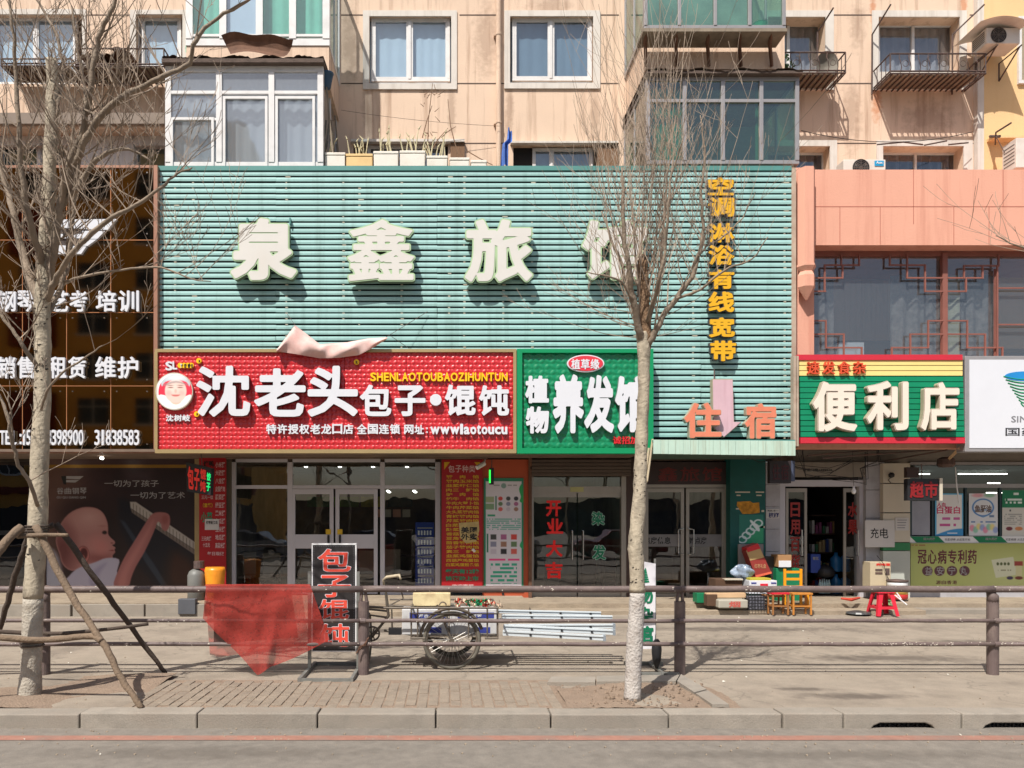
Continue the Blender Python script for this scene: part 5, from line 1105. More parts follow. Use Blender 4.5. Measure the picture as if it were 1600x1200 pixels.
tp = MB().prism([(XG(x, dm), zz(y, dm)) for x, y in [(717, 817), (748, 815), (749, 828), (744, 846), (728, 849), (719, 840)]], dm-.012, dm-.005).build('torn_notice', mat('torn_yellow_paper', C(206, 180, 120, .8), .8, var=.25, vs=8), label='torn yellow notice stuck on the tall red menu', cat='notice')
txt('美团\n外卖', (720, 823, 746, 844), dm-.0125, m_pk_, tp, .03, .002)
MB().tube([W(738, 858, dm-.03), W(742, 862, dm-.02)], .03, 6).build('paper_scrap', m_foam, label='small crumpled paper stuck low on the tall red menu', cat='paper')
# orange wall piece and green and white poster
m_orange = mat('orange_wall_paint', C(214, 100, 62, .6), .7, var=.1)
ow = thing('wall_panel', 'orange painted wall strip between the two shops', 'wall', (XG(790, DG-.2), DG-.2, .1))
MB().pb(754, 827, 718, 948, DG-.24, DG-.05).build('orange_panel', m_orange, ow); MB().pb(826, 831, 712, 948, DG-.3, DG+.1).build('rust_post', m_rust, ow)
for y in (940,): MB().disc((XG(786, DG-.25), DG-.26, zz(928, DG-.25)), .025, DG-.24, 12).build('drain_hole', m_black, ow)
cols_ = [(196, 60, 50), (60, 60, 56), (40, 36, 40), (96, 120, 80), (130, 130, 150), (160, 90, 130), (200, 90, 80), (190, 180, 190), (150, 110, 90)]
def herb(U, V):
    c = base(U, (206, 200, 206)); c = mixc(c, -rct(U, V, 759, 752, 815, 925), (24, 120, 84), .6)
    c = mixc(c, ell(U, V, 787, 759, 4, 4), (120, 150, 140), 1); c = mixc(c, scrib(U, V, 771, 757, 781, 761, 4, 2), (150, 150, 150), .5); c = mixc(c, scrib(U, V, 793, 757, 808, 761, 4, 2), (150, 150, 150), .5)
    for k in range(9): c = mixc(c, ell(U, V, 782+(k % 3)*12.2, 779+(k//3)*8.3, 3.4, 3.2), cols_[k], 1)
    for k in range(9): c = mixc(c, rct(U, V, 766.5+(k % 3)*16, 835+(k//3)*11.3, 775.5+(k % 3)*16, 843+(k//3)*11.3), cols_[(k*4+1) % 9], 1.2)
    c = mixc(c, rct(U, V, 759, 776, 772, 785), (150, 160, 120), 1); c = mixc(c, rct(U, V, 759, 787, 772, 796), (120, 150, 110), 1); c = mixc(c, rct(U, V, 774, 775, 776, 797), (40, 110, 80), .6); c = mixc(c, rct(U, V, 760.5, 834, 763, 863), (40, 110, 80), .6)
    c = mixc(c, scrib(U, V, 759, 804, 775, 808, 4.5, 3), (50, 150, 110), .5); c = mixc(c, scrib(U, V, 760, 810, 814, 828, 3.3, 2.1), (90, 160, 140), .5, .8); c = mixc(c, scrib(U, V, 761, 873, 812, 878, 5, 4.2, 3), (220, 70, 130), .5); c = mixc(c, scrib(U, V, 766, 880, 808, 912, 6.2, 3.6, 5), (50, 160, 130), .5)
    c = mixc(c, psd(U, V, [(816, 757), (811, 764), (814, 776), (812, 783), (818, 784)]), (24, 150, 70), 1); c = mixc(c, psd(U, V, [(816, 845), (812, 853), (818, 858)]), (24, 150, 90), 1)
    return c
hp = printed('herb_poster', (756, 747, 818, 925), DG-.26, herb, 124, 340, None, thick=.015); tag(hp, 'tall white poster with green border and rows of small food pictures', 'poster')

# hair salon door
hf = thing('shopfront', 'dark hair salon glass door with red lettering under a roller shutter', 'shopfront', (XG(903, DG), DG, .15))
room(hf, 830, 990, .15, ZT, 4, m_dkgreen)
sb = thing('roller_shutter', 'rolled up brown metal shutter box above the hair salon door', 'shutter', W(905, 742, DG-.25))
for k in range(5): MB().pb(828, 986, 718+k*5.2, 722.7+k*5.2, DG-.3+.01*abs(k-2), DG-.1).build('shutter_slat', mat('brown_shutter', C(96, 82, 72, .8), .6, var=.1), sb, bevel=.008)
hh = MB(); hh.pb(828, 834, 742, 934, DG-.08, DG+.1); hh.pb(971, 979, 742, 934, DG-.08, DG+.1); hh.pb(834, 971, 760, 770, DG-.06, DG+.05); hh.build('door_frame', m_frg, hf)
MB().pb(979, 1004, 716, 936, DG-.1, DG+.2).build('jamb_wall', m_brn, hf)
MB().pb(891, 912, 761, 768.5, DG-.07, DG-.06).build('yellow_label', mat('pale_yellow_label', C(190, 186, 130, .8), .6), hf)
gpane(hf, 834, 971, 742, 760, DG)
for x0, x1, hx in ((834, 901, 893.5), (903, 971, 910.5)):
    b = MB(); b.pb(x0, x1, 770, 777, DG-.03, DG+.02); b.pb(x0, x1, 926, 934, DG-.03, DG+.02); dr = b.build('door', m_frg, hf); gpane(dr, x0, x1, 777, 926, DG); pull(dr, hx, 829 if hx < 900 else 829, 874, DG)
m_sred = mat('sticker_red', C(236, 30, 24, 1), .5); m_sgr = mat('sticker_green', C(16, 120, 84, .85), .5)
for i, (ch, rc) in enumerate((('开', (853, 782, 877, 807)), ('业', (854, 810, 880, 834)), ('大', (853, 844, 879, 870)), ('吉', (852, 878, 879, 904)))): char(ch, rc, DG-.01, [(.035, 0, .004, m_sred, m_sred)], hf)
for ch, rc in (('染', (924, 799, 945, 821)), ('发', (925, 851, 947, 875))): char(ch, rc, DG-.01, [(.055, 0, .003, mat('pale_sticker_edge', C(190, 220, 206, .9), .5), m_pw), (.03, .002, .006, m_sgr, m_sgr)], hf)
MB().pb(856, 875, 896, 903, DG-.02, DG-.005) 
MB().pb(834, 971, 934, 938, DG-.1, DG+.1).build('sill', m_gray, hf)
for i, x in enumerate((865, 920, 955)):
    MB().pb(x-12, x+12, 870, 925, DG+1.6, DG+2.0).build('barber_seat', m_dark, hf, bevel=.05)

# hotel door
of = thing('shopfront', 'old hotel double door with worn metal frame under a dark red name board', 'shopfront', (XG(1070, DG), DG, .15))
room(of, 1000, 1145, .15, ZT, 4, m_int)
MB().pb(1003, 1140, 722, 757, DG-.06, DG+.05).build('name_board', mat('dark_name_board', (.035, .02, .018, 1), .5, var=.2), of)
row('鑫旅馆', 1026, 730, 1130, 752, DG-.062, .012, mat('dim_red_lettering', C(104, 34, 30, .9), .5), of, .006, gap=.12)
hh = MB(); hh.pb(1003, 1008, 757, 936, DG-.06, DG+.06); hh.pb(1133, 1139, 757, 936, DG-.06, DG+.06); hh.pb(1008, 1133, 757, 762, DG-.05, DG+.05); hh.build('door_frame', m_frg, of)
for x0, x1, hx in ((1008, 1069, 1057), (1072, 1133, 1067)):
    b = MB(); b.pb(x0, x1, 763, 769, DG-.03, DG+.03); b.pb(x0, x0+5, 769, 936, DG-.03, DG+.03); b.pb(x1-5, x1, 769, 936, DG-.03, DG+.03); b.pb(x0+5, x1-5, 928, 936, DG-.03, DG+.03); dr = b.build('door', m_frg, of); gpane(dr, x0+5, x1-5, 769, 928, DG)
    x = x1-3 if x0 < 1020 else x0+3; s = -1 if x0 < 1020 else 1
    a = W(x, 826, DG-.03); c_ = W(x, 866, DG-.03); MB().tube([(a[0], DG-.03, a[2]), (a[0]+s*.0, DG-.1, a[2]), (a[0]+s*.10, DG-.1, a[2]-.02), (a[0]+s*.10, DG-.1, c_[2]+.02), (a[0], DG-.1, c_[2]), (a[0], DG-.03, c_[2])], .014, 8).build('handle', m_chrome, dr)
    MB().pb(x0+5, x1-5, 835, 854, DG-.012, DG-.006).build('frosted_strip', mat('frosted_strip', C(150, 146, 146, .6), .6), dr)
txt('点房休息', (1006, 839, 1048, 850), DG-.013, m_pk_, of, .02, .002); txt('钟点房', (1076, 839, 1104, 850), DG-.013, m_pk_, of, .02, .002)
# teal pillar
tpil = thing('pillar', 'teal painted pillar with scraps of old posters right of the hotel door', 'pillar', (XG(1168, DG), DG-.3, .15))
MB().pb(1141, 1196, 716, 940, DG-.3, DG+.1).build('pillar_body', mat('teal_painted_wall', C(20, 104, 98, .62), .6, var=.15, vs=3, dirt=C(10, 60, 56), dk=.5, ds=2), tpil)
m_scrap = mat('poster_scrap', C(214, 150, 50, .7), .8, var=.5, vs=14)
MB().prism([(XG(x, DG-.3), zz(y, DG-.3)) for x, y in [(1152, 784), (1172, 783), (1176, 786), (1186, 785), (1187, 801), (1176, 803), (1160, 803), (1156, 797), (1151, 790)]], DG-.306, DG-.3).build('poster_scrap', m_scrap, tpil)
for a, b, c_, e_ in ((1149, 768, 1172, 770), (1181, 768, 1194, 770), (1150, 794, 1163, 796), (1188, 822, 1195, 825), (1190, 797, 1194, 800), (1151, 773, 1157, 775), (1182, 773, 1190, 775)): MB().pb(a, b, c_, e_, DG-.304, DG-.3) if False else MB().pb(a, c_, b, e_, DG-.305, DG-.3).build('tape_scrap', m_cream, tpil)
def drink(U, V):
    c = base(U, (20, 110, 96)); c = mixc(c, psd(U, V, [(1160, 850), (1192, 815), (1196, 850)]), (40, 170, 110), 14, .7); q = (U-1156)*.75+(V-846)*.66
    for k in range(5): c = mixc(c, np.abs(ell(U, V, 1160+k*6.2, 843-k*6.4, 6.2, 5))-1.1, (206, 220, 220), 1)
    c = mixc(c, psd(U, V, [(1172, 815), (1175, 813), (1187, 826), (1184, 830)]), (214, 226, 226), 1); return c
ip = printed('drink_poster', (1155, 804, 1193, 849), DG-.305, drink, 76, 90, None); tag(ip, 'green poster with a splashing white swirl on the teal pillar', 'poster')

# grey tiled pillar and price card
gpil = thing('pillar', 'grey tiled pillar left of the convenience store door', 'pillar', (XG(1207, DG), DG-.2, .15))
for k in range(6): MB().pb(1196.5, 1219, 722+k*35, 756.4+k*35, DG-.2, DG+.1).build('wall_tile', m_gray, gpil)
cd = MB().pb(1197, 1218, 795, 810, DG-.22, DG-.202).build('plate', mat('paper_white', (1, 1, 1, 1)), label='small white card with blue lettering on the grey tiled pillar', cat='card'); txt('槟榔', (1201, 801, 1217, 809), DG-.221, mat('navy_print', C(20, 24, 90), .5), cd, .03, .002); txt('鸡西 老一', (1199, 796.5, 1216, 799.5), DG-.221, m_pk_, cd, .01, .002)

# convenience store
cf_ = thing('shopfront', 'open convenience store doorway crammed with goods', 'shopfront', (XG(1285, DG), DG, .15))
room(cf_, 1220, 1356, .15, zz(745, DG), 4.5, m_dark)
hh = MB(); hh.pb(1218, 1227, 750, 936, DG-.1, DG+.1); hh.pb(1343, 1352, 750, 936, DG-.1, DG+.1); hh.pb(1227, 1343, 750, 760, DG-.1, DG+.1); hh.build('door_frame', m_frw, cf_)
hb = MB().pb(1228, 1374, 722, 745, DG-.18, DG-.02).build('header_board', mat('cream_board', (1, 1, 1, 1)), cf_, bevel=.008)
txt('修改门窗13889287858', (1254, 732, 1300, 736.5), DG-.182, m_pk_, cf_, .01, .003) if False else txt('管道门窗1388928', (1254, 732, 1300, 736.5), DG-.182, m_pk_, cf_, .01, .003)
for x0, x1, hx, ms in ((1228, 1261, 1251, '日用百货'), (1318, 1346, 1339, '水果')):
    ang = 1 if x0 < 1300 else -1; b = MB(); b.pb(x0, x1, 763, 769, DG-.0, DG+.03); b.pb(x0, x0+4, 769, 934, DG, DG+.03); b.pb(x1-4, x1, 769, 934, DG, DG+.03); dr = b.build('door', m_frg, cf_); gpane(dr, x0+4, x1-4, 769, 934, DG+.015)
    pull(dr, hx, 828, 868, DG)
    for i, ch in enumerate(ms): char(ch, (x0+7, 785+i*27, x0+22, 808+i*27), DG+.01, [(.03, 0, .003, mat('dull_red_lettering', C(150, 40, 34, .9), .5), m_sred)], cf_, res=40)
# goods inside: shelves of packets, water bottles
gd = thing('goods_shelf', 'shelf of bottles and packets inside the convenience store', 'shelf', (XG(1300, 17.5), 17.5, .15))
for k in range(5): MB().box(XG(1262, 17.5), XG(1345, 17.5), 17.3, 17.7, .15+k*.42, .18+k*.42).build('shelf_board', m_brn, gd)
pal = [mat('packet_%d' % i, C(*c_), .5) for i, c_ in enumerate([(150, 50, 50), (60, 80, 140), (170, 150, 110), (60, 110, 80), (180, 180, 180), (130, 70, 110)])]
for k in range(4):
    for j in range(15): x = XG(1264+j*5.5, 17.5); MB().box(x, x+.055, 17.35, 17.5, .18+k*.42, .18+k*.42+R.uniform(.14, .3)).build('packet', R.choice(pal), gd)
bt = mat('blue_water_bottle', C(50, 120, 180, .8), .2, var=.1)
for i, (x, z) in enumerate(((1306, .15), (1320, .15), (1306, .62), (1320, .62))):
    X = XG(x, 16.7); MB().lathe((X, 16.7, z), [(.10, 0), (.12, .02), (.12, .1), (.11, .12), (.12, .15), (.12, .28), (.04, .36), (.035, .42)], 14).build('water_bottle', bt, smooth=True, label=['lower left', 'lower right', 'upper left', 'upper right'][i]+' big blue water bottle stacked in the store doorway', cat='water bottle', group='big water bottles in the doorway')
bb = MB().pb(1267, 1282, 866, 895, 16.3, 16.6).build('carton', mat('blue_carton', C(40, 70, 160, .8), .5), label='upright blue carton inside the store doorway', cat='carton'); txt('雪花', (1270, 870, 1279, 875), 16.298, m_pw, bb, .02, .003)
MB().lathe((XG(1288, 16.4), 16.4, .5), [(.05, 0), (.2, .05), (.22, .15), (.15, .25), (.03, .3)], 12).build('dark_bag', m_black, label='dark plastic bag on the bottle pack in the doorway', cat='bag', smooth=True)
bpk = thing('bottle_pack', 'shrink wrapped pack of clear bottles low in the store doorway', 'bottle pack', (XG(1288, 16.3), 16.3, .18))
for k in range(5): MB().lathe((XG(1281+k*3.6, 16.3), 16.3, .18), [(.022, 0), (.03, .02), (.03, .2), (.012, .27), (.012, .3)], 8).build('bottle', mat('pale_bottle', C(170, 196, 200, .8), .2), bpk, smooth=True)
# bulb, cables
lb = thing('hanging_bulb', 'white bulb hanging on a wire in front of the store doorway', 'light bulb', W(1334, 772, 15)); MB().lathe(W(1334, 772, 15), [(.01, -.0), (.035, .02), (.045, .06), (.02, .11), (.02, .15)], 12).build('bulb', m_white, lb, smooth=True); MB().tube([W(1334, 760, 15), W(1332, 705, 15)], .004, 4).build('wire', m_black, lb)
for i, (pts, lab) in enumerate((([(1250, 706), (1262, 742), (1300, 744), (1352, 752), (1354, 705)], 'tangled black wires drooping across the store header board'), ([(1165, 712), (1190, 716), (1214, 720), (1245, 728), (1300, 736), (1330, 720)], 'loose wires hanging under the right end of the canopy'), ([(1372, 700), (1374, 722), (1345, 735), (1350, 745)], 'short black wires hanging above the store door jamb'))):
    mb = MB()
    for k in range(4): mb.tube([W(x+R.uniform(-5, 5), y+R.uniform(-5, 6), 15.1+R.uniform(-.2, .2)) for x, y in pts], .006, 4)
    mb.build('loose_wires', m_black, label=lab, cat='wires')
# pillars right of the door
gp2 = thing('pillar', 'grey stone tiled pillar right of the convenience store door', 'pillar', (XG(1367, DG), DG-.25, .15))
for k in range(5): MB().pb(1353, 1382, 722+k*44, 765.2+k*44, DG-.2, DG+.1).build('wall_tile', m_gray, gp2)
cp = thing('pillar', 'cream tiled pillar with a green band between store and pharmacy', 'pillar', (XG(1402, DG), DG-.3, .15))
for a, b, m in ((724, 754.5, m_cream), (756, 800.5, m_cream), (802, 847, m_cream), (848, 860, mat('green_band', C(50, 130, 80, .8), .5)), (861, 940, mat('pale_grey_panel', C(196, 200, 190, .8), .6, var=.06))): MB().pb(1380, 1422, a, b, DG-.32, DG+.1).build('wall_tile', m, cp)
chg = MB().pb(1352, 1398, 813, 855, DG-.36, DG-.335).build('paper_sign', mat('paper_white', (1, 1, 1, 1)), label='white handwritten paper sign fixed between the grey and cream pillars', cat='paper sign'); row('充电', 1359, 825, 1389, 841, DG-.361, .004, m_pk_, chg, .003, gap=.15)
nt2 = MB().pb(1399, 1420, 809, 829, DG-.335, DG-.322).build('paper_notice', mat('paper_white', (1, 1, 1, 1)), label='small paper notice with torn tabs on the cream pillar', cat='notice')
for k in range(4): MB().pb(1402, 1417-k, 812+k*4, 813.2+k*4, DG-.337, DG-.335).build('print_line', mat('grey_print', (1, 1, 1, 1)), nt2)
spk = thing('wall_camera', 'small round dark camera high on the cream pillar', 'camera', W(1393, 745, DG-.35)); MB().lathe(W(1393, 743, DG-.4), [(.01, -.05), (.05, -.03), (.06, .02), (.03, .06)], 14).build('dome', m_black, spk, smooth=True); MB().tube([W(1392, 746, DG-.36), W(1388, 750, DG-.33), W(1392, 755, DG-.33)], .008, 5).build('cord', m_black, spk)
# charger box
ch_ = thing('charging_box', 'cream coin charging box with a black cord below the handwritten sign', 'charging box', W(1378, 930, DG-.7)); dc = DG-.7
MB().pb(1360, 1392, 878, 925, dc, dc+.3).build('cabinet', mat('cream_cabinet', C(206, 190, 160, .8), .5, var=.05), ch_, bevel=.01)
for a, b, c_, e_ in ((1368, 889, 1379, 892), (1368, 894, 1379, 897), (1384, 888, 1390, 898)): MB().pb(a, c_, b, e_, dc-.01, dc).build('socket', m_iron, ch_)
txt('充电宝', (1369, 880, 1391, 884), dc-.004, m_sred, ch_, .02, .003); MB().tube([W(1370, 868, dc-.03), W(1380, 880, dc-.06), W(1386, 900, dc-.05), W(1391, 912, dc-.05)], [.006, .006, .006, .018], 6).build('cord', m_black, ch_)
dm2 = thing('drum', 'red and yellow lidded drum standing on the terrace below the cream pillar', 'drum', W(1411, 936, 15.0)); X, _, Z = W(1409, 937, 15.0)
MB().lathe((X, 15.15, Z), [(.17, 0), (.185, .02), (.185, .1)], 20).build('lower_band', mat('red_tin', C(190, 50, 50, .8), .4), dm2, smooth=True); MB().lathe((X, 15.15, Z), [(.185, .1), (.185, .22)], 20).build('middle_band', mat('yellow_tin', C(236, 190, 90, .8), .4, var=.3, vs=14), dm2, smooth=True); MB().lathe((X, 15.15, Z), [(.185, .22), (.185, .33), (.18, .34)], 20).build('upper_band', m_white, dm2, smooth=True); MB().lathe((X, 15.15, Z+.34), [(.195, 0), (.195, .035), (.05, .05)], 20).build('lid', m_iron, dm2, smooth=True)

# pharmacy front
ph = thing('shopfront', 'pharmacy window with posters above a long pale green banner at far right', 'shopfront', (XG(1600, DG), DG, .15))
room(ph, 1423, 1950, .15, zz(722, DG), 6, mat('pharmacy_wall', C(120, 136, 134, .5), .8))
MB().pb(1422, 1950, 756, 762, DG-.03, DG+.05).build('transom', m_alu, ph); MB().pb(1422, 1950, 722, 726, DG-.03, DG+.05).build('transom', m_alu, ph)
for x in (1422, 1456, 1508, 1562): MB().pb(x, x+3, 762, 838, DG-.03, DG+.05).build('mullion', mat('dark_teal_mullion', C(50, 70, 76, .8), .5), ph)
gpane(ph, 1422, 1950, 726, 838, DG)
for a, b, y in ((1437, 1468, 732.5), (1487, 1517, 732.5), (1563, 1602, 732.5), (1437, 1453, 740.6), (1498, 1574, 740.4), (1544, 1563, 754.8), (1542, 1566, 770)):
    MB().pb(a, b, y-.8, y+.8, 19, 19.03).build('tube_light', m_lamp, ph)
MB().pb(1422, 1950, 848, 932, DG-.06, DG+.1).build('lower_wall', m_cream, ph)
MB().pb(1422, 1950, 838, 848, DG-.05, DG-.02).build('slogan_strip', m_white, ph)
m_pg = mat('pharmacy_green', C(10, 130, 84, .85), .5)
for x in (1422, 1520, 1618): MB().prism([(XG(a, DG-.05), zz(b, DG-.05)) for a, b in [(x, 838.2), (x+44, 838.2), (x+54, 847.8), (x+10, 847.8)]], DG-.056, DG-.05).build('green_slant', m_pg, ph)
for x, s in ((1443, '国大药房'), (1540, '国大药房')): txt(s, (x, 840, x+18, 844), DG-.057, m_pw, ph, .02, .002)
for x, s in ((1476, '关爱健康 从这里开始'), (1571, '关爱健康 从这里开始')): txt(s, (x, 841, x+40, 845), DG-.051, mat('grey_print', (1, 1, 1, 1)), ph, .01, .002)
def posterA(U, V):
    c = base(U, (224, 222, 220)); c = mixc(c, -rct(U, V, 1463.5, 773, 1503, 835), (90, 170, 210), .8); c = mixc(c, psd(U, V, [(1460, 837), (1475, 831), (1490, 827), (1508, 827), (1508, 840), (1460, 840)]), (50, 140, 200), 1.2)
    c = mixc(c, scrib(U, V, 1472, 808, 1500, 814, 7, 5), (190, 90, 150), .6); c = mixc(c, scrib(U, V, 1468, 818, 1494, 823, 7, 5), (190, 80, 140), .6); c = mixc(c, scrib(U, V, 1480, 832, 1496, 834.5, 3, 2), (220, 230, 240), .6); return c
def posterB(U, V):
    c = base(U, (216, 218, 222)); c = mixc(c, np.abs(ell(U, V, 1536, 793, 16, 13))-1, (80, 130, 190), 1); c = mixc(c, np.abs(psd(U, V, [(1522, 798), (1536, 808), (1549, 798)]))-.6, (80, 130, 190), 1); c = mixc(c, rct(U, V, 1546, 805, 1553, 808), (80, 110, 150), 2)
    c = mixc(c, scrib(U, V, 1517, 814, 1556, 818, 5, 4), (110, 140, 180), .6)
    for k in range(8): c = mixc(c, ell(U, V, 1519+k*5.2, 825+3*math.sin(k*2), 4, 5), [(220, 120, 150), (120, 190, 160), (230, 210, 120), (130, 150, 210)][k % 4], 2, .75)
    c = mixc(c, ell(U, V, 1528, 774, 9, 3), (220, 140, 150), 2, .7); c = mixc(c, ell(U, V, 1546, 774, 8, 3), (120, 180, 140), 2, .7); return c
def posterC(U, V):
    c = base(U, (206, 204, 196)); c = mixc(c, V-793, (10, 120, 76), .8); c = mixc(c, scrib(U, V, 1574, 770, 1592, 775, 6, 4), (220, 230, 225), .5); c = mixc(c, scrib(U, V, 1570, 779, 1597, 788, 5, 3.2), (220, 230, 225), .5); c = mixc(c, scrib(U, V, 1577, 796, 1590, 800, 5, 5), (80, 80, 80), .5)
    c = mixc(c, scrib(U, V, 1569, 803, 1597, 820, 3, 2.3), (140, 140, 136), .5, .7); c = mixc(c, ell(U, V, 1577, 826, 5, 3), (110, 40, 50), 1); c = mixc(c, ell(U, V, 1592, 826, 6, 3), (200, 130, 80), 1); return c
pA = printed('poster', (1461, 771, 1505, 837), DG-.02, posterA, 88, 132, None); tag(pA, 'poster with pink lettering and a blue lower corner in the pharmacy window', 'poster'); txt('人血', (1464, 785, 1478, 792), DG-.021, mat('magenta_print', C(200, 50, 100), .5), pA, .02, .002); txt('白蛋白', (1464, 791, 1500, 803), DG-.021, mat('magenta_print', (1, 1, 1, 1)), pA, .02, .002)
pB = printed('poster', (1514, 771, 1559, 837), DG-.02, posterB, 90, 132, None); tag(pB, 'poster with a blue ring emblem and pastel pictures below it', 'poster'); txt('鱼肝油', (1523, 789, 1549, 801), DG-.021, mat('brown_print', C(110, 90, 80), .5), pB, .03, .002)
pC = printed('poster', (1566, 766, 1605, 838), DG-.02, posterC, 78, 140, None); tag(pC, 'green topped notice with small pictures at the right edge of the window', 'poster')
MB().pb(1425, 1453, 783, 836, DG-.03, DG-.02).build('blank_sheet', mat('blank_blueish_sheet', C(166, 168, 180, .8), .7), label='blank bluish sheet behind the pharmacy glass below the red board', cat='sheet')
def green_ban(U, V):
    c = base(U, (176, 184, 110)); c = mixc(c, V-862, (150, 150, 70), 30, .5); c = mixc(c, ell(U, V, 1580, 900, 50, 30), (196, 200, 150), 50, .5)
    c = mixc(c, psd(U, V, [(1549, 875), (1583, 870), (1590, 898), (1556, 903)], False), (206, 208, 180), 1); c = mixc(c, rct(U, V, 1585, 877, 1598, 884), (150, 60, 50), 1); c = mixc(c, rct(U, V, 1587, 884, 1597, 900), (200, 196, 150), 1)
    for k in range(4): c = mixc(c, ell(U, V, 1559+k*5.6, 881, 2, 2.4), (80, 90, 50), .8)
    c = mixc(c, scrib(U, V, 1559, 890, 1580, 893, 3, 2), (150, 150, 120), .6); c = mixc(c, ell(U, V, 1578, 903, 5, 2.6), (60, 50, 80), 1); c = mixc(c, ell(U, V, 1592, 903, 6, 2.6), (110, 50, 40), 1)
    for x in (1449, 1468, 1487.5, 1507): c = mixc(c, ell(U, V, x, 892, 8.2, 7.8), (90, 50, 60), .8)
    c = mixc(c, scrib(U, V, 1424, 851, 1446, 854, 3, 2), (150, 90, 60), .6, .7)
    return c
pD = printed('banner', (1423, 849, 1720, 930), DG-.08, green_ban, 400, 110, None, thick=.012); tag(pD, 'long pale green medicine banner below the pharmacy window', 'banner')
m_mar = mat('maroon_print', C(104, 44, 56, .9), .5)
row('冠心病专利药', 1433, 859, 1527, 881, DG-.081, .018, m_mar, pD, .003, gap=.12); row('益安宁丸', 1442, 885.5, 1514.5, 898.5, DG-.081, .01, m_pw, pD, .003, gap=.4); row('源自香港', 1462, 907, 1496, 913, DG-.081, .004, m_mar, pD, .003, gap=.15)
MB().pb(1422, 1950, 925, 934, DG-.14, DG-.03).build('sill', m_gray, ph)
sb2 = MB(); 
for x0, x1 in ((1452, 1700),): sb2.pb(x0, x1, 935, 942, DS+.02, DS+.2)

# ---------------------------------------------------------------- hanging light boards
m_lr = mat('led_red', C(214, 50, 40, .9), .5, emit=.25); m_lgn = mat('led_green', (.02, .8, .2, 1), .5, emit=.6)
lb1 = thing('light_board', 'tilted black board with red and green lettering under the left end of the red sign', 'light board', W(312, 772, 14.7))
def skew(px, py, d): return (0, 0, 0)
q = [W(291, 722, 15.0), W(331, 732, 14.55), W(329, 774, 14.55), W(292, 768, 15.0)]; n_ = (Vector(q[1])-Vector(q[0])).cross(Vector(q[3])-Vector(q[0])).normalized()*.06
if n_.y < 0: n_ = -n_
mb = MB(); mb.quad(*q[::-1]); bk_ = [tuple(Vector(a)+n_) for a in q]; mb.quad(*bk_)
for k in range(4): mb.quad(q[k], q[(k+1) % 4], bk_[(k+1) % 4], bk_[k])
mb.build('board', m_black, lb1)
def on_board(ch, u0, u1, v0, v1, m):
    o = char(ch, (0, 0, 10, 10), 1, [(.03, 0, .002, m, m)], lb1, res=36); me = o.data; n = len(me.vertices); c = np.empty(n*3); me.vertices.foreach_get('co', c); c = c.reshape(-1, 3)
    mn, mx = c.min(0), c.max(0); U = u0+(c[:, 0]-mn[0])/(mx[0]-mn[0])*(u1-u0); Vv = v1+(c[:, 2]-mn[2])/(mx[2]-mn[2])*(v0-v1); D = (mx[1]-c[:, 1])/(mx[1]-mn[1])
    A, B, Cc, E = [np.array(k) for k in q]; out = (1-U)[:, None]*((1-Vv)[:, None]*A+Vv[:, None]*E)+U[:, None]*((1-Vv)[:, None]*B+Vv[:, None]*Cc)-np.array(n_)[None]*(.03+.12*D)[:, None]-np.array(ORG[o.name])
    me.vertices.foreach_set('co', out.ravel()); me.update()
for ch, r in zip('包子', ((.06, .3, .12, .9), (.33, .54, .14, .9))): on_board(ch, *r, m_lr)
for ch, r in zip('馄饨', ((.57, .8, .1, .47), (.57, .8, .52, .92))): on_board(ch, *r, m_lr)
for ch, r in zip('饺子', ((.83, .98, .18, .48), (.83, .98, .54, .86))): on_board(ch, *r, m_lgn)
MB().tube([W(316, 730, 14.75), W(314, 706, 14.75)], .01, 5).build('hanger', m_iron, lb1)
lb2 = thing('light_board', 'small hanging board with red lettering right of the cream pillar', 'light board', W(1443, 782, 14.6)); d = 14.6
MB().pb(1418, 1468, 748, 782, d, d+.12).build('board', m_black, lb2); MB().pb(1468.5, 1473, 747, 782, d-.02, d+.12).build('pale_edge', m_cream, lb2)
row('超市', 1421, 752, 1466, 778, d-.002, .03, mat('led_dark_red', C(150, 30, 34, .7), .5), lb2, .01, gap=.06); MB().tube([W(1440, 748, d+.05), W(1440, 725, d+.05)], .01, 5).build('hanger', m_iron, lb2)
MB().pb(1417, 1436, 730, 746, 15.2, 15.3).build('dark_box', m_brn, label='small dark brown box above the hanging board by the cream pillar', cat='box')
lb3 = thing('light_board', 'unlit black board with faint red letters hung at the right end of the canopy', 'light board', W(1222, 755, 14.6)); MB().pb(1203, 1236, 720, 755, d, d+.12).build('board', mat('dull_black_board', (.03, .022, .022, 1), .6, var=.3), lb3); MB().pb(1236, 1242, 720, 752, d+.01, d+.12).build('board_edge', mat('blueish_edge', C(70, 76, 96), .5), lb3)
row('住宿', 1206, 725, 1233, 750, d-.002, .01, mat('faint_red', C(70, 26, 26), .5), lb3, .006, gap=.12); MB().tube([W(1220, 720, d+.05), W(1220, 704, d+.05)], .01, 5).build('hanger', m_iron, lb3)
ln3 = thing('neon_tube', 'small glowing green lamp hanging between the red menu and white poster', 'lamp', W(768, 757, 15.2)); X, Y, Z = W(767, 757, 15.2)
MB().box(X-.03, X+.06, Y, Y+.06, Z, Z+.33).build('case', m_black, ln3); MB().box(X-.035, X-.005, Y-.01, Y+.03, Z+.03, Z+.29).build('green_tube', mat('led_bright_green', (.03, .9, .08, 1), .5, emit=1.2), ln3); MB().tube([(X+.02, Y+.03, Z+.33), (X+.02, Y+.03, Z+.5)], .01, 5).build('hanger', m_iron, ln3)
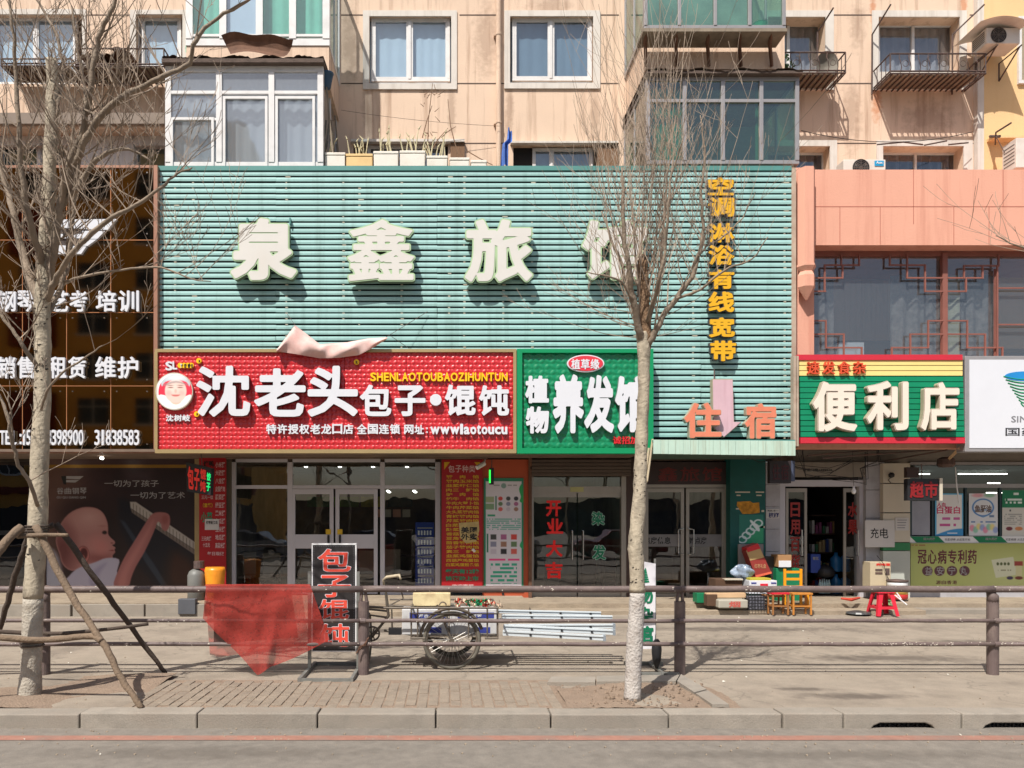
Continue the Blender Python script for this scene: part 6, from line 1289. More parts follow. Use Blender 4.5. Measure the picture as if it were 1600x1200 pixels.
cam1 = thing('security_camera', 'white security camera above the top corner of the tall red menu', 'camera', W(750, 730, DG-.5)); MB().tube([W(745, 731, DG-.55), W(757, 724, DG-.45)], .045, 10).build('body', m_white, cam1); MB().tube([W(756, 725, DG-.45), W(758, 718, DG-.3)], .015, 6).build('arm', m_white, cam1)
st_ = MB().tube([W(1475, 725, 15.5), W(1500, 700, 14.3)], .035, 4).build('broken_lath', mat('bare_wood', C(216, 180, 140, .8), .7, var=.1), label='pale wooden lath hanging at a slant under the signs near the pharmacy', cat='lath')
MB().lathe(W(1478, 730, 15.2), [(.12, 0), (.16, .05), (.15, .16), (.08, .2)], 10).build('dark_bundle', m_iron, label='dark bundle of cable above the hanging red lettered board', cat='cable bundle')
MB().tube([W(1493, 730, 15.3), W(1495, 760, 15.3), W(1499, 786, 15.3)], [.008, .012, .018], 5).build('dangling_string', m_white, label='white cord dangling in front of the pharmacy posters', cat='cord')
hw = MB(); hw.tube([W(1020, 686, 14.1), W(1018, 700, 14.1), W(1011, 752, 14.1), W(1009, 756, 14.1), W(1007, 750, 14.1), W(1014, 700, 14.1)], .02, 6); hw.build('hanging_hose', mat('pale_hose', C(206, 190, 160, .8), .6), label='pale looped hose hanging beside the right tree trunk below the green sign', cat='hose')
# ---------------------------------------------------------------- roadside pipe fence
DF = 8.75
m_rail = mat('maroon_brown_pipe_paint', C(130, 112, 108, .56), .55, var=.14, vs=6, dirt=C(196, 176, 160, .6), dk=.35, ds=5, bump=.2, bs=40)
fn = thing('pipe_fence', 'purple brown pipe railing along the pavement behind the kerb', 'fence', (0, DF, -.016))
for yc, r, dd in ((920.5, .038, 0), (970, .022, -.045), (1006.5, .024, -.045)):
    z = zz(yc, DF+dd); js2 = [-1300, 568, 1063, 1553, 3000]
    for a, b in zip(js2, js2[1:]):
        n = 14; pts = [(XG(a, DF)+(XG(b, DF)-XG(a, DF))*k/n, DF+dd+R.uniform(-.003, .003), z+R.uniform(-.004, .004)*(1 if 0 < k < n else 0)) for k in range(n+1)]
        MB().tube(pts, r, 12).build('rail', m_rail, fn, smooth=True)
sp = MB()
for k in range(260):
    yc, r, dd = R.choice(((920.5, .038, 0), (970, .022, -.045), (1006.5, .024, -.045), (1006.5, .024, -.045))); px = R.gauss(1430, 60) if R.random() < .45 and yc > 1000 else R.uniform(0, 1600); z = zz(yc, DF+dd); a = R.uniform(.5, 2.2); s = R.uniform(.003, .009); X = XG(px, DF)
    sp.box(X, X+s*R.uniform(1, 2.4), DF+dd-r*math.sin(a)*1.0-.002, DF+dd-r*math.sin(a)*.9, z+r*math.cos(a)-.0, z+r*math.cos(a)+s)
sp.build('bird_droppings', mat('dropping_white', C(225, 215, 200, .85), .8), fn, kind='stuff')
for px in (-428, 68, 568, 1063, 1553, 2043):
    X = XG(px, DF); zt_ = zz(940, DF); mb = MB(); mb.tube([(X, DF+.02, -.03), (X, DF+.02, zt_)], .062, 16)
    post = mb.build('post', m_rail, fn, smooth=False)
    if px in (68, 1553): MB().tube([(X, DF+.02, zt_-.01), (X, DF+.02, zt_+.06), (X, DF+.05, zt_+.11), (X+.04, DF+.02, zt_+.16)], [.062, .06, .052, .036], 14).build('elbow', m_rail, post, smooth=True)
    else:
        for s in (-1, 1): MB().tube([(X+s*.035, DF+.02, zt_-.01), (X+s*.014, DF+.01, zt_+.16)], [.02, .016], 6).build('saddle_arm', m_rail, post)
    for yc in (970, 1006.5): z = zz(yc, DF-.045); MB().tube([(X-.03, DF-.045, z), (X+.03, DF-.045, z)], .03, 10).build('collar', m_rail, post)
# rust wire twisted at the post by the sandwich board
wt = MB(); wt.tube([W(556, 1021, DF-.1), W(560, 1016, DF-.09), W(566, 1010, DF-.08), W(572, 1003, DF-.08), W(576, 996, DF-.05)], .008, 5); wt.tube([W(558, 1020, DF-.1), W(562, 1010, DF-.09), W(571, 1008, DF-.08), W(574, 998, DF-.08)], .006, 5)
wt.build('rusty_wire', m_rust, label='rusty wire twisted round the post beside the sandwich board', cat='wire')
# red netting over the rail
m_net2 = mat('red_netting', C(178, 58, 48, .8), .85, var=.2, vs=26, trans=.3, bump=.5, bs=160)
m_net3 = mat('thin_red_netting', C(190, 76, 66, .8), .85, var=.2, vs=26, trans=.42)
nt_ = thing('draped_netting', 'translucent red netting cloth folded over the top rail', 'netting', W(410, 1055, DF-.08))
dF = DF-.088
def nf(u, v):
    top = (322+u*163, 914.5); b = np.interp(u, [0, .35, .55, 1], [0, 1, 2, 3]); 
    bx = np.interp(u, [0, .42, .72, 1], [317, 402, 430, 515]); by = np.interp(u, [0, .42, .72, 1], [966, 1054, 1040, 1001])
    x = top[0]+(bx-top[0])*v; y = top[1]+(by-top[1])*v; return W(x, y+1.5*math.sin(u*17)*v, dF-.02-.035*math.sin(u*9+v*3)*v-.014*math.sin(u*27+v*5)*(.3+v)-.01*math.sin(v*14+u*6))
mb = MB(); mb.grid(nf, 60, 34)
mb.build('front_fold', m_net2, nt_, smooth=True)
mb = MB(); mb.grid(lambda u, v: (lambda p: (p[0], DF+(.05)*math.cos(v*3.14)*-1, zz(914.5, DF)+.012*math.sin(v*3.14)-.0))(W(322+u*163, 914, DF)), 20, 6); mb.build('rail_fold', m_net2, nt_, smooth=True)
def nb(u, v):
    x = 320+u*150+(v*12 if u > .5 else 8*v); y = 915+v*np.interp(u, [0, .1, .6, 1], [108, 112, 100, 80]); return W(x, y, DF+.06+.02*math.sin(u*9)*v)
mb = MB(); mb.grid(nb, 26, 14); mb.build('back_fold', m_net3, nt_, smooth=True)
inn = mat('brown_inner_cloth', C(120, 74, 66, .7), .9, var=.2, vs=9)
def ni(u, v): return W(334+u*(120+v*12), 918+v*(88-10*u), DF+.03+.015*math.sin(u*11))
mb = MB(); mb.grid(ni, 18, 10); mb.build('inner_cloth', mat('brown_inner_net', C(96, 60, 56, .5), .9, var=.3, vs=9, trans=.12), nt_, smooth=True)

# ---------------------------------------------------------------- sandwich board and banner stand
m_galv = mat('dull_galvanised_steel', C(146, 146, 140, .75), .5, metal=.3, var=.18, vs=9, dirt=C(96, 90, 84), dk=.5, ds=5)
DBd = 8.95; sbd = thing('sandwich_board', 'standing black board with orange red characters on a grey tube frame', 'sign board', (XG(520, DBd), DBd, 0))
MB().pb(487, 556.5, 850, 1018, DBd, DBd+.03).build('panel', mat('black_board_vinyl', (.028, .024, .024, 1), .5, var=.25, vs=8), sbd)
e = MB(); e.pb(487, 488.6, 851, 1018, DBd-.01, DBd+.035).pb(555, 557, 851, 1018, DBd-.01, DBd+.035).pb(487, 557, 849, 851.5, DBd-.01, DBd+.035).pb(487, 557, 1017, 1018.2, DBd-.01, DBd+.035); e.build('white_edging', m_white, sbd)
dots = MB()
for k in range(24): dots.pb(491+k*2.7, 491.9+k*2.7, 853.5, 854.3, DBd-.004, DBd)
for k in range(58): dots.pb(490, 490.8, 856+k*2.75, 857+k*2.75, DBd-.004, DBd); dots.pb(552.5, 553.3, 856+k*2.75, 857+k*2.75, DBd-.004, DBd)
dots.build('dot_border', mat('grey_print', (1, 1, 1, 1)), sbd)
m_orr = mat('orange_red_print', C(236, 84, 66, .85), .5, var=.03)
for ch, rc in (('包', (496, 857, 549, 894)), ('子', (496, 898, 549, 934)), ('馄', (498, 936, 546, 968)), ('饨', (500, 974, 547, 1011))): char(ch, rc, DBd-.002, [(.036, 0, .003, m_w, m_w), (.018, .002, .006, m_orr, m_orr)], sbd, res=60)
for x in (483.5, 559.5):
    X = XG(x, DBd); MB().box(X-.018, X+.018, DBd-.01, DBd+.03, .03, zz(893, DBd)).build('post', m_galv, sbd)
    mb = MB(); X2 = XG(x, DBd)*1.0; mb.box(X-.018, X+.018, 8.33, 9.33, 0-.012, .03); mb.build('foot', m_galv, sbd)
for y in (8.33, 9.30): MB().box(XG(483.5, DBd)+.02, XG(559.5, DBd)-.02, y, y+.035, -.012, .026).build('cross_tube', m_galv, sbd)
DFl = 8.98; fls = thing('banner_stand', 'white fabric stand with green characters half hidden behind the right tree', 'banner stand', (XG(1008, DFl), DFl, 0))
m_fab = mat('white_banner_fabric', C(226, 224, 228, .9), .7, var=.05, vs=4)
X0, X1 = XG(987, DFl), XG(1024, DFl)
mb = MB(); mb.grid(lambda u, v: (X0+u*(X1-X0), DFl+.015*math.sin(u*3+v*2)*v, zz(1014, DFl)+v*(zz(874, DFl)-zz(1014, DFl))-(.05*u if v > .9 else 0)), 10, 20); mb.build('front_fabric', m_fab, fls, smooth=True)
mb = MB(); mb.grid(lambda u, v: (X1+u*.05, DFl+u*.16, zz(1014, DFl)+v*(zz(876, DFl)-zz(1014, DFl))), 2, 2); mb.build('side_fabric', m_fab, fls)
for ch, rc in (('植', (990, 887, 1021, 911)), ('物', (990, 920, 1021, 943)), ('染', (990, 948, 1021, 973)), ('馆', (990, 978, 1021, 1003))): char(ch, rc, DFl-.004, [(.03, 0, .002, m_sgr, m_sgr)], fls, res=50)
for x in (988, 1024, 1029): X = XG(x, DFl); MB().tube([(X, DFl+.01+(.15 if x > 1026 else 0), .03), (X, DFl+.01+(.15 if x > 1026 else 0), zz(874, DFl))], .012, 6).build('post', m_galv, fls)
for y in (DFl-.35, DFl+.32): MB().box(XG(986, DFl), XG(1062, DFl-.35), y, y+.06, -.014, .025).build('foot', m_galv, fls)
for x in (989, 1026): MB().box(XG(x, DFl)-.015, XG(x, DFl)+.015, DFl-.35, DFl+.35, .0, .022).build('foot', m_galv, fls)
bgm = MB(); c_ = W(1026, 1012, DFl-.08); bgm.lathe((c_[0], c_[1], c_[2]-.1), [(.015, -.14), (.05, -.05), (.06, .08), (.05, .16), (.02, .2)], 10); bgm.build('black_bag', m_black, label='small black bag tied low on the banner stand behind the right tree', cat='bag', smooth=True)

# ---------------------------------------------------------------- cargo tricycle
DT = 9.05; m_trk = mat('worn_olive_steel', C(118, 108, 96, .7), .6, metal=.2, var=.25, vs=12, dirt=C(96, 66, 50), dk=.5, ds=7); m_tyre = mat('grey_dusty_rubber', C(128, 122, 110, .6), .85, var=.2, vs=14); m_spoke = mat('spoke_steel', (.5, .48, .45, 1), .3, metal=1)
tri = thing('cargo_tricycle', 'old rusty cargo tricycle parked behind the railing', 'tricycle', (XG(660, DT), DT, -.016))
def wheel(cx, cy, cz, R_, ax, name='wheel'):
    w_ = MB().ring((cx, cy, cz), R_-.022, .022, ax=ax, n=48, m=10).build('tyre', m_tyre, tri, smooth=True)
    MB().ring((cx, cy, cz), R_-.05, .011, ax=ax, n=48, m=6).build('rim', m_trk, w_, smooth=True)
    h = MB(); 
    if ax == 'y': h.tube([(cx, cy-.05, cz), (cx, cy+.05, cz)], .03, 12)
    else: h.tube([(cx-.05, cy, cz), (cx+.05, cy, cz)], .03, 12)
    h.build('hub', m_trk, w_)
    for k in range(36):
        a = k*2*math.pi/36; b = a+(.5 if k % 2 else -.5); o = .035 if k % 4 < 2 else -.035
        p0 = (math.cos(b)*.028, math.sin(b)*.028); p1 = (math.cos(a)*(R_-.055), math.sin(a)*(R_-.055))
        q = [(cx+p0[0], cy+o, cz+p0[1]), (cx+p1[0], cy, cz+p1[1])] if ax == 'y' else [(cx+o, cy+p0[0], cz+p0[1]), (cx, cy+p1[0], cz+p1[1])]
        MB().tube(q, .0022, 4, cap=False).build('spoke', m_spoke, w_)
wx, wr_, wz = XG(706, DT), .345, .33
wheel(wx, DT, wz, wr_, 'y'); wheel(wx, DT+.85, wz, wr_, 'y'); wheel(XG(575, DT+.42), DT+.42, .30, .31, 'x')
MB().ring((wx, DT, wz), wr_+.03, .02, n=30, m=6, a0=.35, a1=math.pi*.98).build('mudguard', m_trk, tri, smooth=True)
fr = MB()
for y in (DT-.06, DT+.9):
    z0, z1 = zz(996, DT), zz(949, DT); xa_, xb_ = XG(642, DT), XG(778, DT)
    fr.tube([(xa_, y, z0), (XG(664, DT), y, z0)], .014, 6) if y < DT else fr.tube([(xa_, y, z0), (xb_, y, z0)], .014, 6)
    if y < DT: fr.tube([(XG(757, DT), y, z0), (xb_, y, z0)], .014, 6)
    fr.tube([(XG(600, DT), y, z1), (xb_, y, z1)], .013, 6); fr.tube([(XG(642, DT), y, zz(958, DT)), (xb_, y, zz(958, DT))], .009, 6)
    for x in (643, 653, 732, 761, 777): fr.tube([(XG(x, DT), y, z0), (XG(x, DT), y, z1)], .010, 6)
for x in (643, 777):
    for z in (zz(996, DT), zz(949, DT)): fr.tube([(XG(x, DT), DT-.06, z), (XG(x, DT), DT+.9, z)], .013, 6)
fr.build('cargo_frame', m_trk, tri)
MB().box(XG(644, DT), XG(776, DT), DT+.02, DT+.82, zz(996, DT)-.0, zz(996, DT)+.02).build('bed_board', m_shelf, tri)
f5 = MB()
f5.tube([W(683, 945, DT), W(690, 962, DT), W(706, 1000, DT)], .014, 6); f5.tube([(wx, DT, wz), (wx, DT+.85, wz)], .015, 8)
f5.tube([W(608, 950, DT+.42), W(577, 948, DT+.42)], .016, 8); f5.tube([W(602, 915, DT+.42), W(605, 945, DT+.42), W(607, 962, DT+.42), W(578, 1000, DT+.42)], [.014, .02, .02, .012], 8); f5.tube([W(607, 955, DT+.42), W(560, 950, DT+.42)], .014, 6); f5.tube([W(607, 965, DT+.42), W(556, 958, DT+.42), W(560, 1000, DT+.42)], .014, 6); f5.tube([W(600, 985, DT+.42), W(700, 1000, DT+.42)], .016, 6)
f5.tube([W(607, 946, DT+.42), W(645, 948, DT+.42)], .014, 6); f5.tube([W(612, 952, DT+.42), W(613, 990, DT+.42)], .01, 6); f5.tube([W(625, 915, DT+.5), W(630, 935, DT+.5), W(610, 945, DT+.42)], .01, 6)
f5.build('frame', m_trk, tri)
MB().tube([W(600, 914, DT+.42), W(599, 906, DT+.42), W(604, 902, DT+.4), W(624, 899, DT+.3), W(626, 905, DT+.28)], [.012, .016, .02, .02, .014], 8).build('handlebar', mat('taped_cream_grip', C(206, 190, 160, .8), .8, var=.2), tri, smooth=True)
MB().ring(W(582, 990, DT+.4), .085, .012, n=20, m=5).build('chainring', m_trk, tri)
pd = MB()
for k in range(5): a = k*1.257; c_ = W(582, 990, DT+.4); pd.tube([c_, (c_[0]+.08*math.cos(a), c_[1], c_[2]+.08*math.sin(a))], .008, 4)
pd.tube([W(582, 990, DT+.36), W(594, 978, DT+.34)], .012, 6); pd.build('crank', m_trk, tri)
MB().pb(607, 627, 982, 992, DT+.2, DT+.3).build('pedal', m_black, tri)
MB().ring(W(692, 946, DT-.0), .04, .008, n=12, m=5, a0=0, a1=3.14).build('cable_loop', m_trk, tri)
# load
mcb = MB().pb(645, 704, 926.5, 947, DT+.3, DT+.6).build('cream_box', mat('scratched_cream_metal', C(224, 206, 160, .85), .6, var=.1, vs=5, dirt=C(110, 70, 50), dk=.7, ds=5), label='scratched cream metal box on top of the tricycle load', cat='box', bevel=.01)
m_blu = mat('blue_band_print', C(60, 70, 150, .8), .5)
for i, (x0, x1, y0, y1, dd, lab) in enumerate(((628, 700, 952, 992, .12, 'front white carton with a blue lettered band in the tricycle bed'), (703, 776, 952, 993, .16, 'rear white carton with a blue band in the tricycle bed'))):
    a = W(x0, y0, DT+dd); b = W(x1, y1, DT+dd); t = thing('carton', lab, 'carton', ((a[0]+b[0])/2, DT+dd, b[2]), 'white cartons in the tricycle bed'); MB().box(a[0], b[0], DT+dd, DT+dd+.35, b[2], a[2]).build('box', mat('grubby_white_carton', C(214, 214, 214, .8), .6, var=.1, vs=5, dirt=C(130, 116, 100, .6), dk=.6, ds=5), t, bevel=.01)
    MB().pb(x0+12, x1-4, 957, 966, DT+dd-.003, DT+dd).build('blue_band', m_blu, t); MB().pb(x0+38, x1-10, 980, 989, DT+dd-.003, DT+dd).build('blue_band', m_blu, t); txt('海吉祥' if i == 0 else '铝合金', (x0+26, 958, x0+50, 965), DT+dd-.004, m_w, t, .02, .002)
rgp = thing('rags', 'heap of coloured rags and string on the back of the tricycle', 'rags', W(745, 948, DT+.4))
for k in range(60):
    c_ = Vector(W(R.uniform(712, 786), R.uniform(936, 947), DT+R.uniform(.2, .6))); m = R.choice([mat('rag_cream', C(220, 196, 170, .8), .9), mat('rag_red', C(200, 70, 50, .8), .9), mat('rag_cream', (1, 1, 1, 1)), mat('rag_green', C(20, 140, 90, .8), .9)]); a = R.uniform(0, 6.28); l = R.uniform(.03, .08)
    MB().grid(lambda u, v: (c_.x+l*(u-.5)*math.cos(a), c_.y+l*(v-.5), c_.z+.02*math.sin(u*5+v*4)+l*.4*(u-.5)*math.sin(a)), 4, 4).build('rag', m, rgp, smooth=True)
m_prof = mat('white_metal_profile', C(214, 222, 226, .86), .4, var=.03)
prn = thing('ladder', 'folded white metal ladder sections sticking out over the tricycle tail', 'ladder', W(860, 1000, DT+.3))
for i, (x0, x1, ya, yb, h, dd) in enumerate(((772, 939, 952.5, 956, 5.5, .62), (784, 957, 960, 962, 6, .5), (790, 960, 975.5, 975, 7, .42), (787, 960, 976, 984, 8, .3), (786, 945, 985, 993, 8, .2), (700, 958, 966, 968, 5, .56))):
    p0, p1 = Vector(W(x0, ya, DT+dd)), Vector(W(x1, yb, DT+dd)); hh_ = h/F*(DT+dd); mb = MB()
    for s0, s1 in ((0, .3), (.36, 1)):
        a0, a1 = p0.z-hh_*s0, p0.z-hh_*s1; b0, b1 = p1.z-hh_*s0, p1.z-hh_*s1; y = p0.y-(.012 if s0 == 0 else 0)
        mb.quad((p0.x, y, a1), (p1.x, y, b1), (p1.x, y, b0), (p0.x, y, a0)); mb.quad((p0.x, y+.05, a0), (p1.x, y+.05, b0), (p1.x, y+.05, b1), (p0.x, y+.05, a1)); mb.quad((p0.x, y, a0), (p1.x, y, b0), (p1.x, y+.05, b0), (p0.x, y+.05, a0)); mb.quad((p0.x, y, a1), (p0.x, y+.05, a1), (p1.x, y+.05, b1), (p1.x, y, b1)); mb.quad((p1.x, y, b0), (p1.x, y, b1), (p1.x, y+.05, b1), (p1.x, y+.05, b0))
    rl = mb.build('ladder_rail', m_prof, prn)
    for k in range(3):
        px_ = 829+k*47+i % 2*2; 
        if px_ < x1-4: t_ = (px_-x0)/(x1-x0); yy_ = ya+(yb-ya)*t_+h*.62; MB().pb(px_-1.6, px_+1.6, yy_-1.3, yy_+1.3, DT+dd-.016, DT+dd+.01).build('rung_hole', m_black, rl)
    if i in (2, 3, 4): MB().box(p1.x-.02, p1.x+.01, p1.y-.02, p1.y+.07, p1.z-hh_-.004, p1.z+.004).build('end_cap', mat('grey_end_cap', C(150, 158, 166, .8), .5), rl)

# ---------------------------------------------------------------- things on the terrace at the right
m_pine = mat('varnished_pine', C(206, 136, 60, .8), .5, var=.15, vs=10, sz=(4, 4, .6)); m_pineb = mat('bright_orange_chair', C(236, 156, 20, .85), .5, var=.06); m_pinec = mat('worn_brown_wood', C(170, 116, 66, .75), .6, var=.2, vs=9)
def stool(label, x0, x1, ytop, ybot, d, m, seatm=None, dep=.24, t=.03):
    a = W(x0, ytop, d); b = W(x1, ybot, d); th = thing('wooden_stool', label, 'stool', ((a[0]+b[0])/2, d+dep/2, b[2]), 'small wooden stools on the terrace')
    MB().box(a[0]-.01, b[0]+.01, d-.01, d+dep+.01, a[2]-.035, a[2]).build('seat', seatm or m, th, bevel=.005)
    for X in (a[0], b[0]-t):
        for Y in (d, d+dep-t): MB().box(X, X+t, Y, Y+t, b[2], a[2]-.035).build('leg', m, th, bevel=.003)
    h = a[2]-b[2]
    for Y in (d+.005, d+dep-t+.005): MB().box(a[0]+t, b[0]-t, Y, Y+t-.01, b[2]+h*.36, b[2]+h*.36+.025).build('stretcher', m, th)
    for X in (a[0]+.005, b[0]-t+.005): MB().box(X, X+t-.01, d+t, d+dep-t, b[2]+h*.36, b[2]+h*.36+.025).build('stretcher', m, th)
    return th
stool('worn wooden stool with a red seat in front of the crate', 1207, 1233, 926, 961, 14.0, m_pinec, mat('red_seat', C(214, 44, 60, .85), .4))
stool('plain varnished wooden stool right of the red seated one', 1239, 1269, 926.5, 961, 14.02, m_pine)
stool('small dark legged stool tucked behind the red seated stool', 1199, 1226, 930, 958, 14.25, m_pinec)
chr_ = thing('chair', 'bright orange wooden chair back standing in front of the store door', 'chair', W(1240, 950, 14.5)); a = W(1225, 889, 14.6); b = W(1254, 950, 14.6)
for X in (a[0], b[0]-.045): MB().box(X, X+.045, 14.6, 14.64, b[2]+.02, a[2]).build('leg', m_pineb, chr_, bevel=.006)
for X in (a[0]+.01, b[0]-.05): MB().box(X, X+.04, 14.3, 14.34, b[2]+.02, b[2]+.4).build('leg', m_pineb, chr_, bevel=.006)
for y in (892, 903): z = zz(y, 14.6); MB().box(a[0]+.045, b[0]-.045, 14.61, 14.63, z-.045, z).build('back_rail', m_pineb, chr_)
MB().box(a[0]+.005, b[0]-.005, 14.3, 14.6, b[2]+.40, b[2]+.43).build('seat', m_pineb, chr_)
# red plastic stool
m_rp = mat('red_plastic', C(220, 44, 64, .85), .35, var=.03); rs2 = thing('plastic_stool', 'red plastic stool with splayed slotted legs standing by the drum', 'stool', W(1386, 963, 13.9)); c_ = W(1386, 962.5, 13.9); zt_ = zz(925, 13.9); X, Y, Z = c_[0], 14.05, c_[2]; H = zt_-Z
MB().box(X-.155, X+.155, Y-.155, Y+.155, zt_-.03, zt_).build('seat', m_rp, rs2, bevel=.012)
for sx in (-1, 1):
    for sy in (-1, 1):
        tx, ty, bx_, by_ = X+sx*.13, Y+sy*.13, X+sx*.2, Y+sy*.2; mb = MB()
        for (ux, uy) in ((1, 0), (0, 1)):
            wt_, wb_ = .075, .06
            mb.quad((tx, ty, zt_-.03), (tx-sx*wt_*ux, ty-sy*wt_*uy, zt_-.03), (bx_-sx*wb_*ux, by_-sy*wb_*uy, Z), (bx_, by_, Z))
            mb.quad((tx-sx*.008, ty-sy*.008, zt_-.03), (bx_-sx*.008, by_-sy*.008, Z), (bx_-sx*(wb_*ux+.008*uy), by_-sy*(wb_*uy+.008*ux), Z), (tx-sx*(wt_*ux+.008*uy), ty-sy*(wt_*uy+.008*ux), zt_-.03))
        mb.build('leg', m_rp, rs2)
for s in (-1, 1): MB().box(X-.17, X+.17, Y+s*.165-.008, Y+s*.165+.008, Z+H*.28, Z+H*.28+.05).build('brace', m_rp, rs2); MB().box(X+s*.165-.008, X+s*.165+.008, Y-.16, Y+.16, Z+H*.28, Z+H*.28+.05).build('brace', m_rp, rs2)
# goods by the teal pillar
def carton(label, r, d, dep, m, name='carton', extra=None, tilt=0):
    o = MB().pb(r[0], r[2], r[1], r[3], d, d+dep).build(name, m, label=label, cat='box', bevel=.006)
    return o
m_card = mat('brown_cardboard', C(176, 134, 92, .75), .85, var=.12, vs=4); m_cardd = mat('dark_cardboard', C(96, 70, 52, .75), .85, var=.2)
bx = thing('gift_box', 'maroon and tan box leaning against the teal pillar', 'box', W(1186, 902, 15.2)); 
def para(p, d, dd, m, nm, off=0): mb = MB(); mb.prism([(XG(x, d), zz(y, d)) for x, y in p], d-off, d+dd); return mb.build(nm, m, bx)
m_maroon = mat('maroon_card', C(150, 56, 50, .85), .5, var=.05)
para([(1181, 902), (1166, 861), (1186, 853), (1205, 894)], 15.2, .25, m_maroon, 'lower_part'); para([(1172, 876), (1166, 861), (1167, 860), (1186, 853), (1194, 871)], 15.2, .02, mat('tan_card', C(190, 160, 110, .8), .6), 'tan_band', .004); para([(1168, 863), (1166, 856), (1184, 849), (1188, 857)], 15.2, .26, mat('bright_red_card', C(200, 44, 50, .85), .5), 'red_top', .006); para([(1181, 902.5), (1180, 899), (1205, 893), (1206, 896)], 15.2, .2, mat('orange_red_card', C(236, 110, 80, .85), .5), 'bottom_edge', .004)
txt('红枣礼盒', (1179, 881, 1197, 888), 15.194, mat('tan_print', C(200, 150, 110, .8), .5), bx, .01, .002)
carton('grey board leaning behind the maroon box on the teal pillar', (1154, 850, 1193, 905), 15.45, .05, mat('grey_leaning_board', C(150, 146, 146, .7), .7, var=.1), 'leaning_board')
pbag = MB(); pbag.grid(lambda u, v: (lambda a, r: (XG(1160, 15.0)+r*1.35*math.cos(a)*math.sin(v*3.1416), 15.0+r*.8*math.sin(a)*math.sin(v*3.1416), zz(894, 15.0)-r*.85*math.cos(v*3.1416)))(u*6.283, .15*(1+.16*math.sin(u*31+v*9)+.1*math.sin(v*17+u*12))), 30, 18)
pbag.build('plastic_bag', mat('crumpled_clear_plastic', C(160, 176, 196, .8), .25, var=.35, vs=12, trans=.25), label='crumpled bluish clear plastic bag of bottles by the teal pillar', cat='bag')
o = MB().pb(1118, 1160, 905, 925, 14.8, 15.2).build('open_carton', m_cardd, label='open dark cardboard box on the terrace below the plastic bag', cat='box', bevel=.005)
MB().pb(1133, 1161, 904.5, 906.5, 14.75, 14.9).build('card_flap', m_cream, o)
o = carton('white paper carton with blue stripes left of the wooden stools', (1171, 907, 1214, 928), 14.7, .35, m_w); MB().pb(1174, 1182, 910, 912, 14.692, 14.7).build('blue_stripe', m_blu, o); MB().pb(1205, 1213, 910, 912, 14.692, 14.7).build('blue_stripe', m_blu, o); MB().pb(1188, 1200, 912, 916, 14.692, 14.7).build('red_label', m_rp, o)
carton('thin yellow green carton lying on the white striped carton', (1172, 903.5, 1205, 907), 14.72, .3, mat('yellow_green_card', C(190, 180, 60, .8), .6))
o = carton('brown open topped carton with a white label in front of the store door', (1216, 867, 1237, 886), 15.1, .35, m_card); MB().pb(1217, 1236, 876, 886, 15.09, 15.1).build('white_label', m_w, o)
carton('tall green crate under the brown carton beside the orange chair', (1213, 888, 1250, 940), 15.15, .35, mat('green_crate', C(20, 120, 80, .85), .5, var=.15), 'crate')
carton('dark box left of the white striped carton, on the maroon box side', (1193, 870, 1216, 905), 15.3, .3, mat('near_black_box', (.03, .028, .025, 1), .6), 'dark_box')
carton('small green box at the left end of the boxes on the terrace', (1089, 927, 1103, 942), 14.5, .25, mat('green_crate', (1, 1, 1, 1)))
carton('low brown block box standing under the plank', (1105, 929, 1121, 947), 14.3, .2, m_cardd)
carton('pale wooden plank across the low boxes', (1104, 926.5, 1166, 934), 14.35, .12, mat('bare_wood', (1, 1, 1, 1)), 'plank')
blk = thing('stone_block', 'pale stone block with a red painted character beneath the plank', 'stone block', W(1145, 951, 14.15)); MB().pb(1123, 1169, 937.5, 950.5, 14.15, 14.4).build('block', mat('pale_block', C(190, 184, 168, .7), .8, var=.12), blk, bevel=.02); char('烟', (1139, 939.5, 1157, 949), 14.148, [(.03, 0, .002, mat('faded_red_paint', C(196, 96, 84, .8), .8), m_sred)], blk, res=36)
bs = thing('wire_basket', 'black wire basket with patterned goods beside the worn stool', 'basket', W(1185, 954, 14.2)); a = W(1170, 928, 14.2); b = W(1198, 953, 14.2)
gb_ = MB(); 
for k in range(7): x = a[0]+(b[0]-a[0])*k/6; gb_.tube([(x, 14.2, b[2]), (x, 14.2, a[2])], .006, 4); gb_.tube([(x, 14.5, b[2]), (x, 14.5, a[2])], .006, 4)
for k in range(6): z = b[2]+(a[2]-b[2])*k/5; gb_.tube([(a[0], 14.2, z), (b[0], 14.2, z)], .006, 4); gb_.tube([(a[0], 14.2, z), (a[0], 14.5, z)], .006, 4); gb_.tube([(b[0], 14.2, z), (b[0], 14.5, z)], .006, 4)
gb_.build('wires', m_black, bs); MB().box(a[0]+.02, b[0]-.02, 14.24, 14.46, b[2]+.01, a[2]-.06).build('goods', mat('speckled_goods', C(110, 110, 120, .7), .6, var=.9, vs=26), bs)
MB().lathe((XG(1350, 14.0), 14.2, 0), [(.16, 0), (.22, .02), (.2, .05), (.06, .07)], 14).build('black_sack', mat('speckled_black_plastic', (.06, .06, .06, 1), .35, var=.8, vs=22), label='flattened shiny black sack on the ground left of the red stool', cat='sack')
MB().tube([W(1314, 935, 14.6), W(1330, 937, 14.5), W(1343, 934, 14.6)], [.02, .035, .02], 6).build('red_rag', mat('rag_red', (1, 1, 1, 1)), label='flat red rag on the step below the store door', cat='rag')
MB().tube([W(1398, 930, 14.0), W(1417, 945, 13.95)], .012, 6).tube([W(1401, 926, 14.0), W(1408, 936, 13.98)], .012, 6).build('white_stick', m_white, label='white plastic sticks leaning right of the red stool', cat='stick')
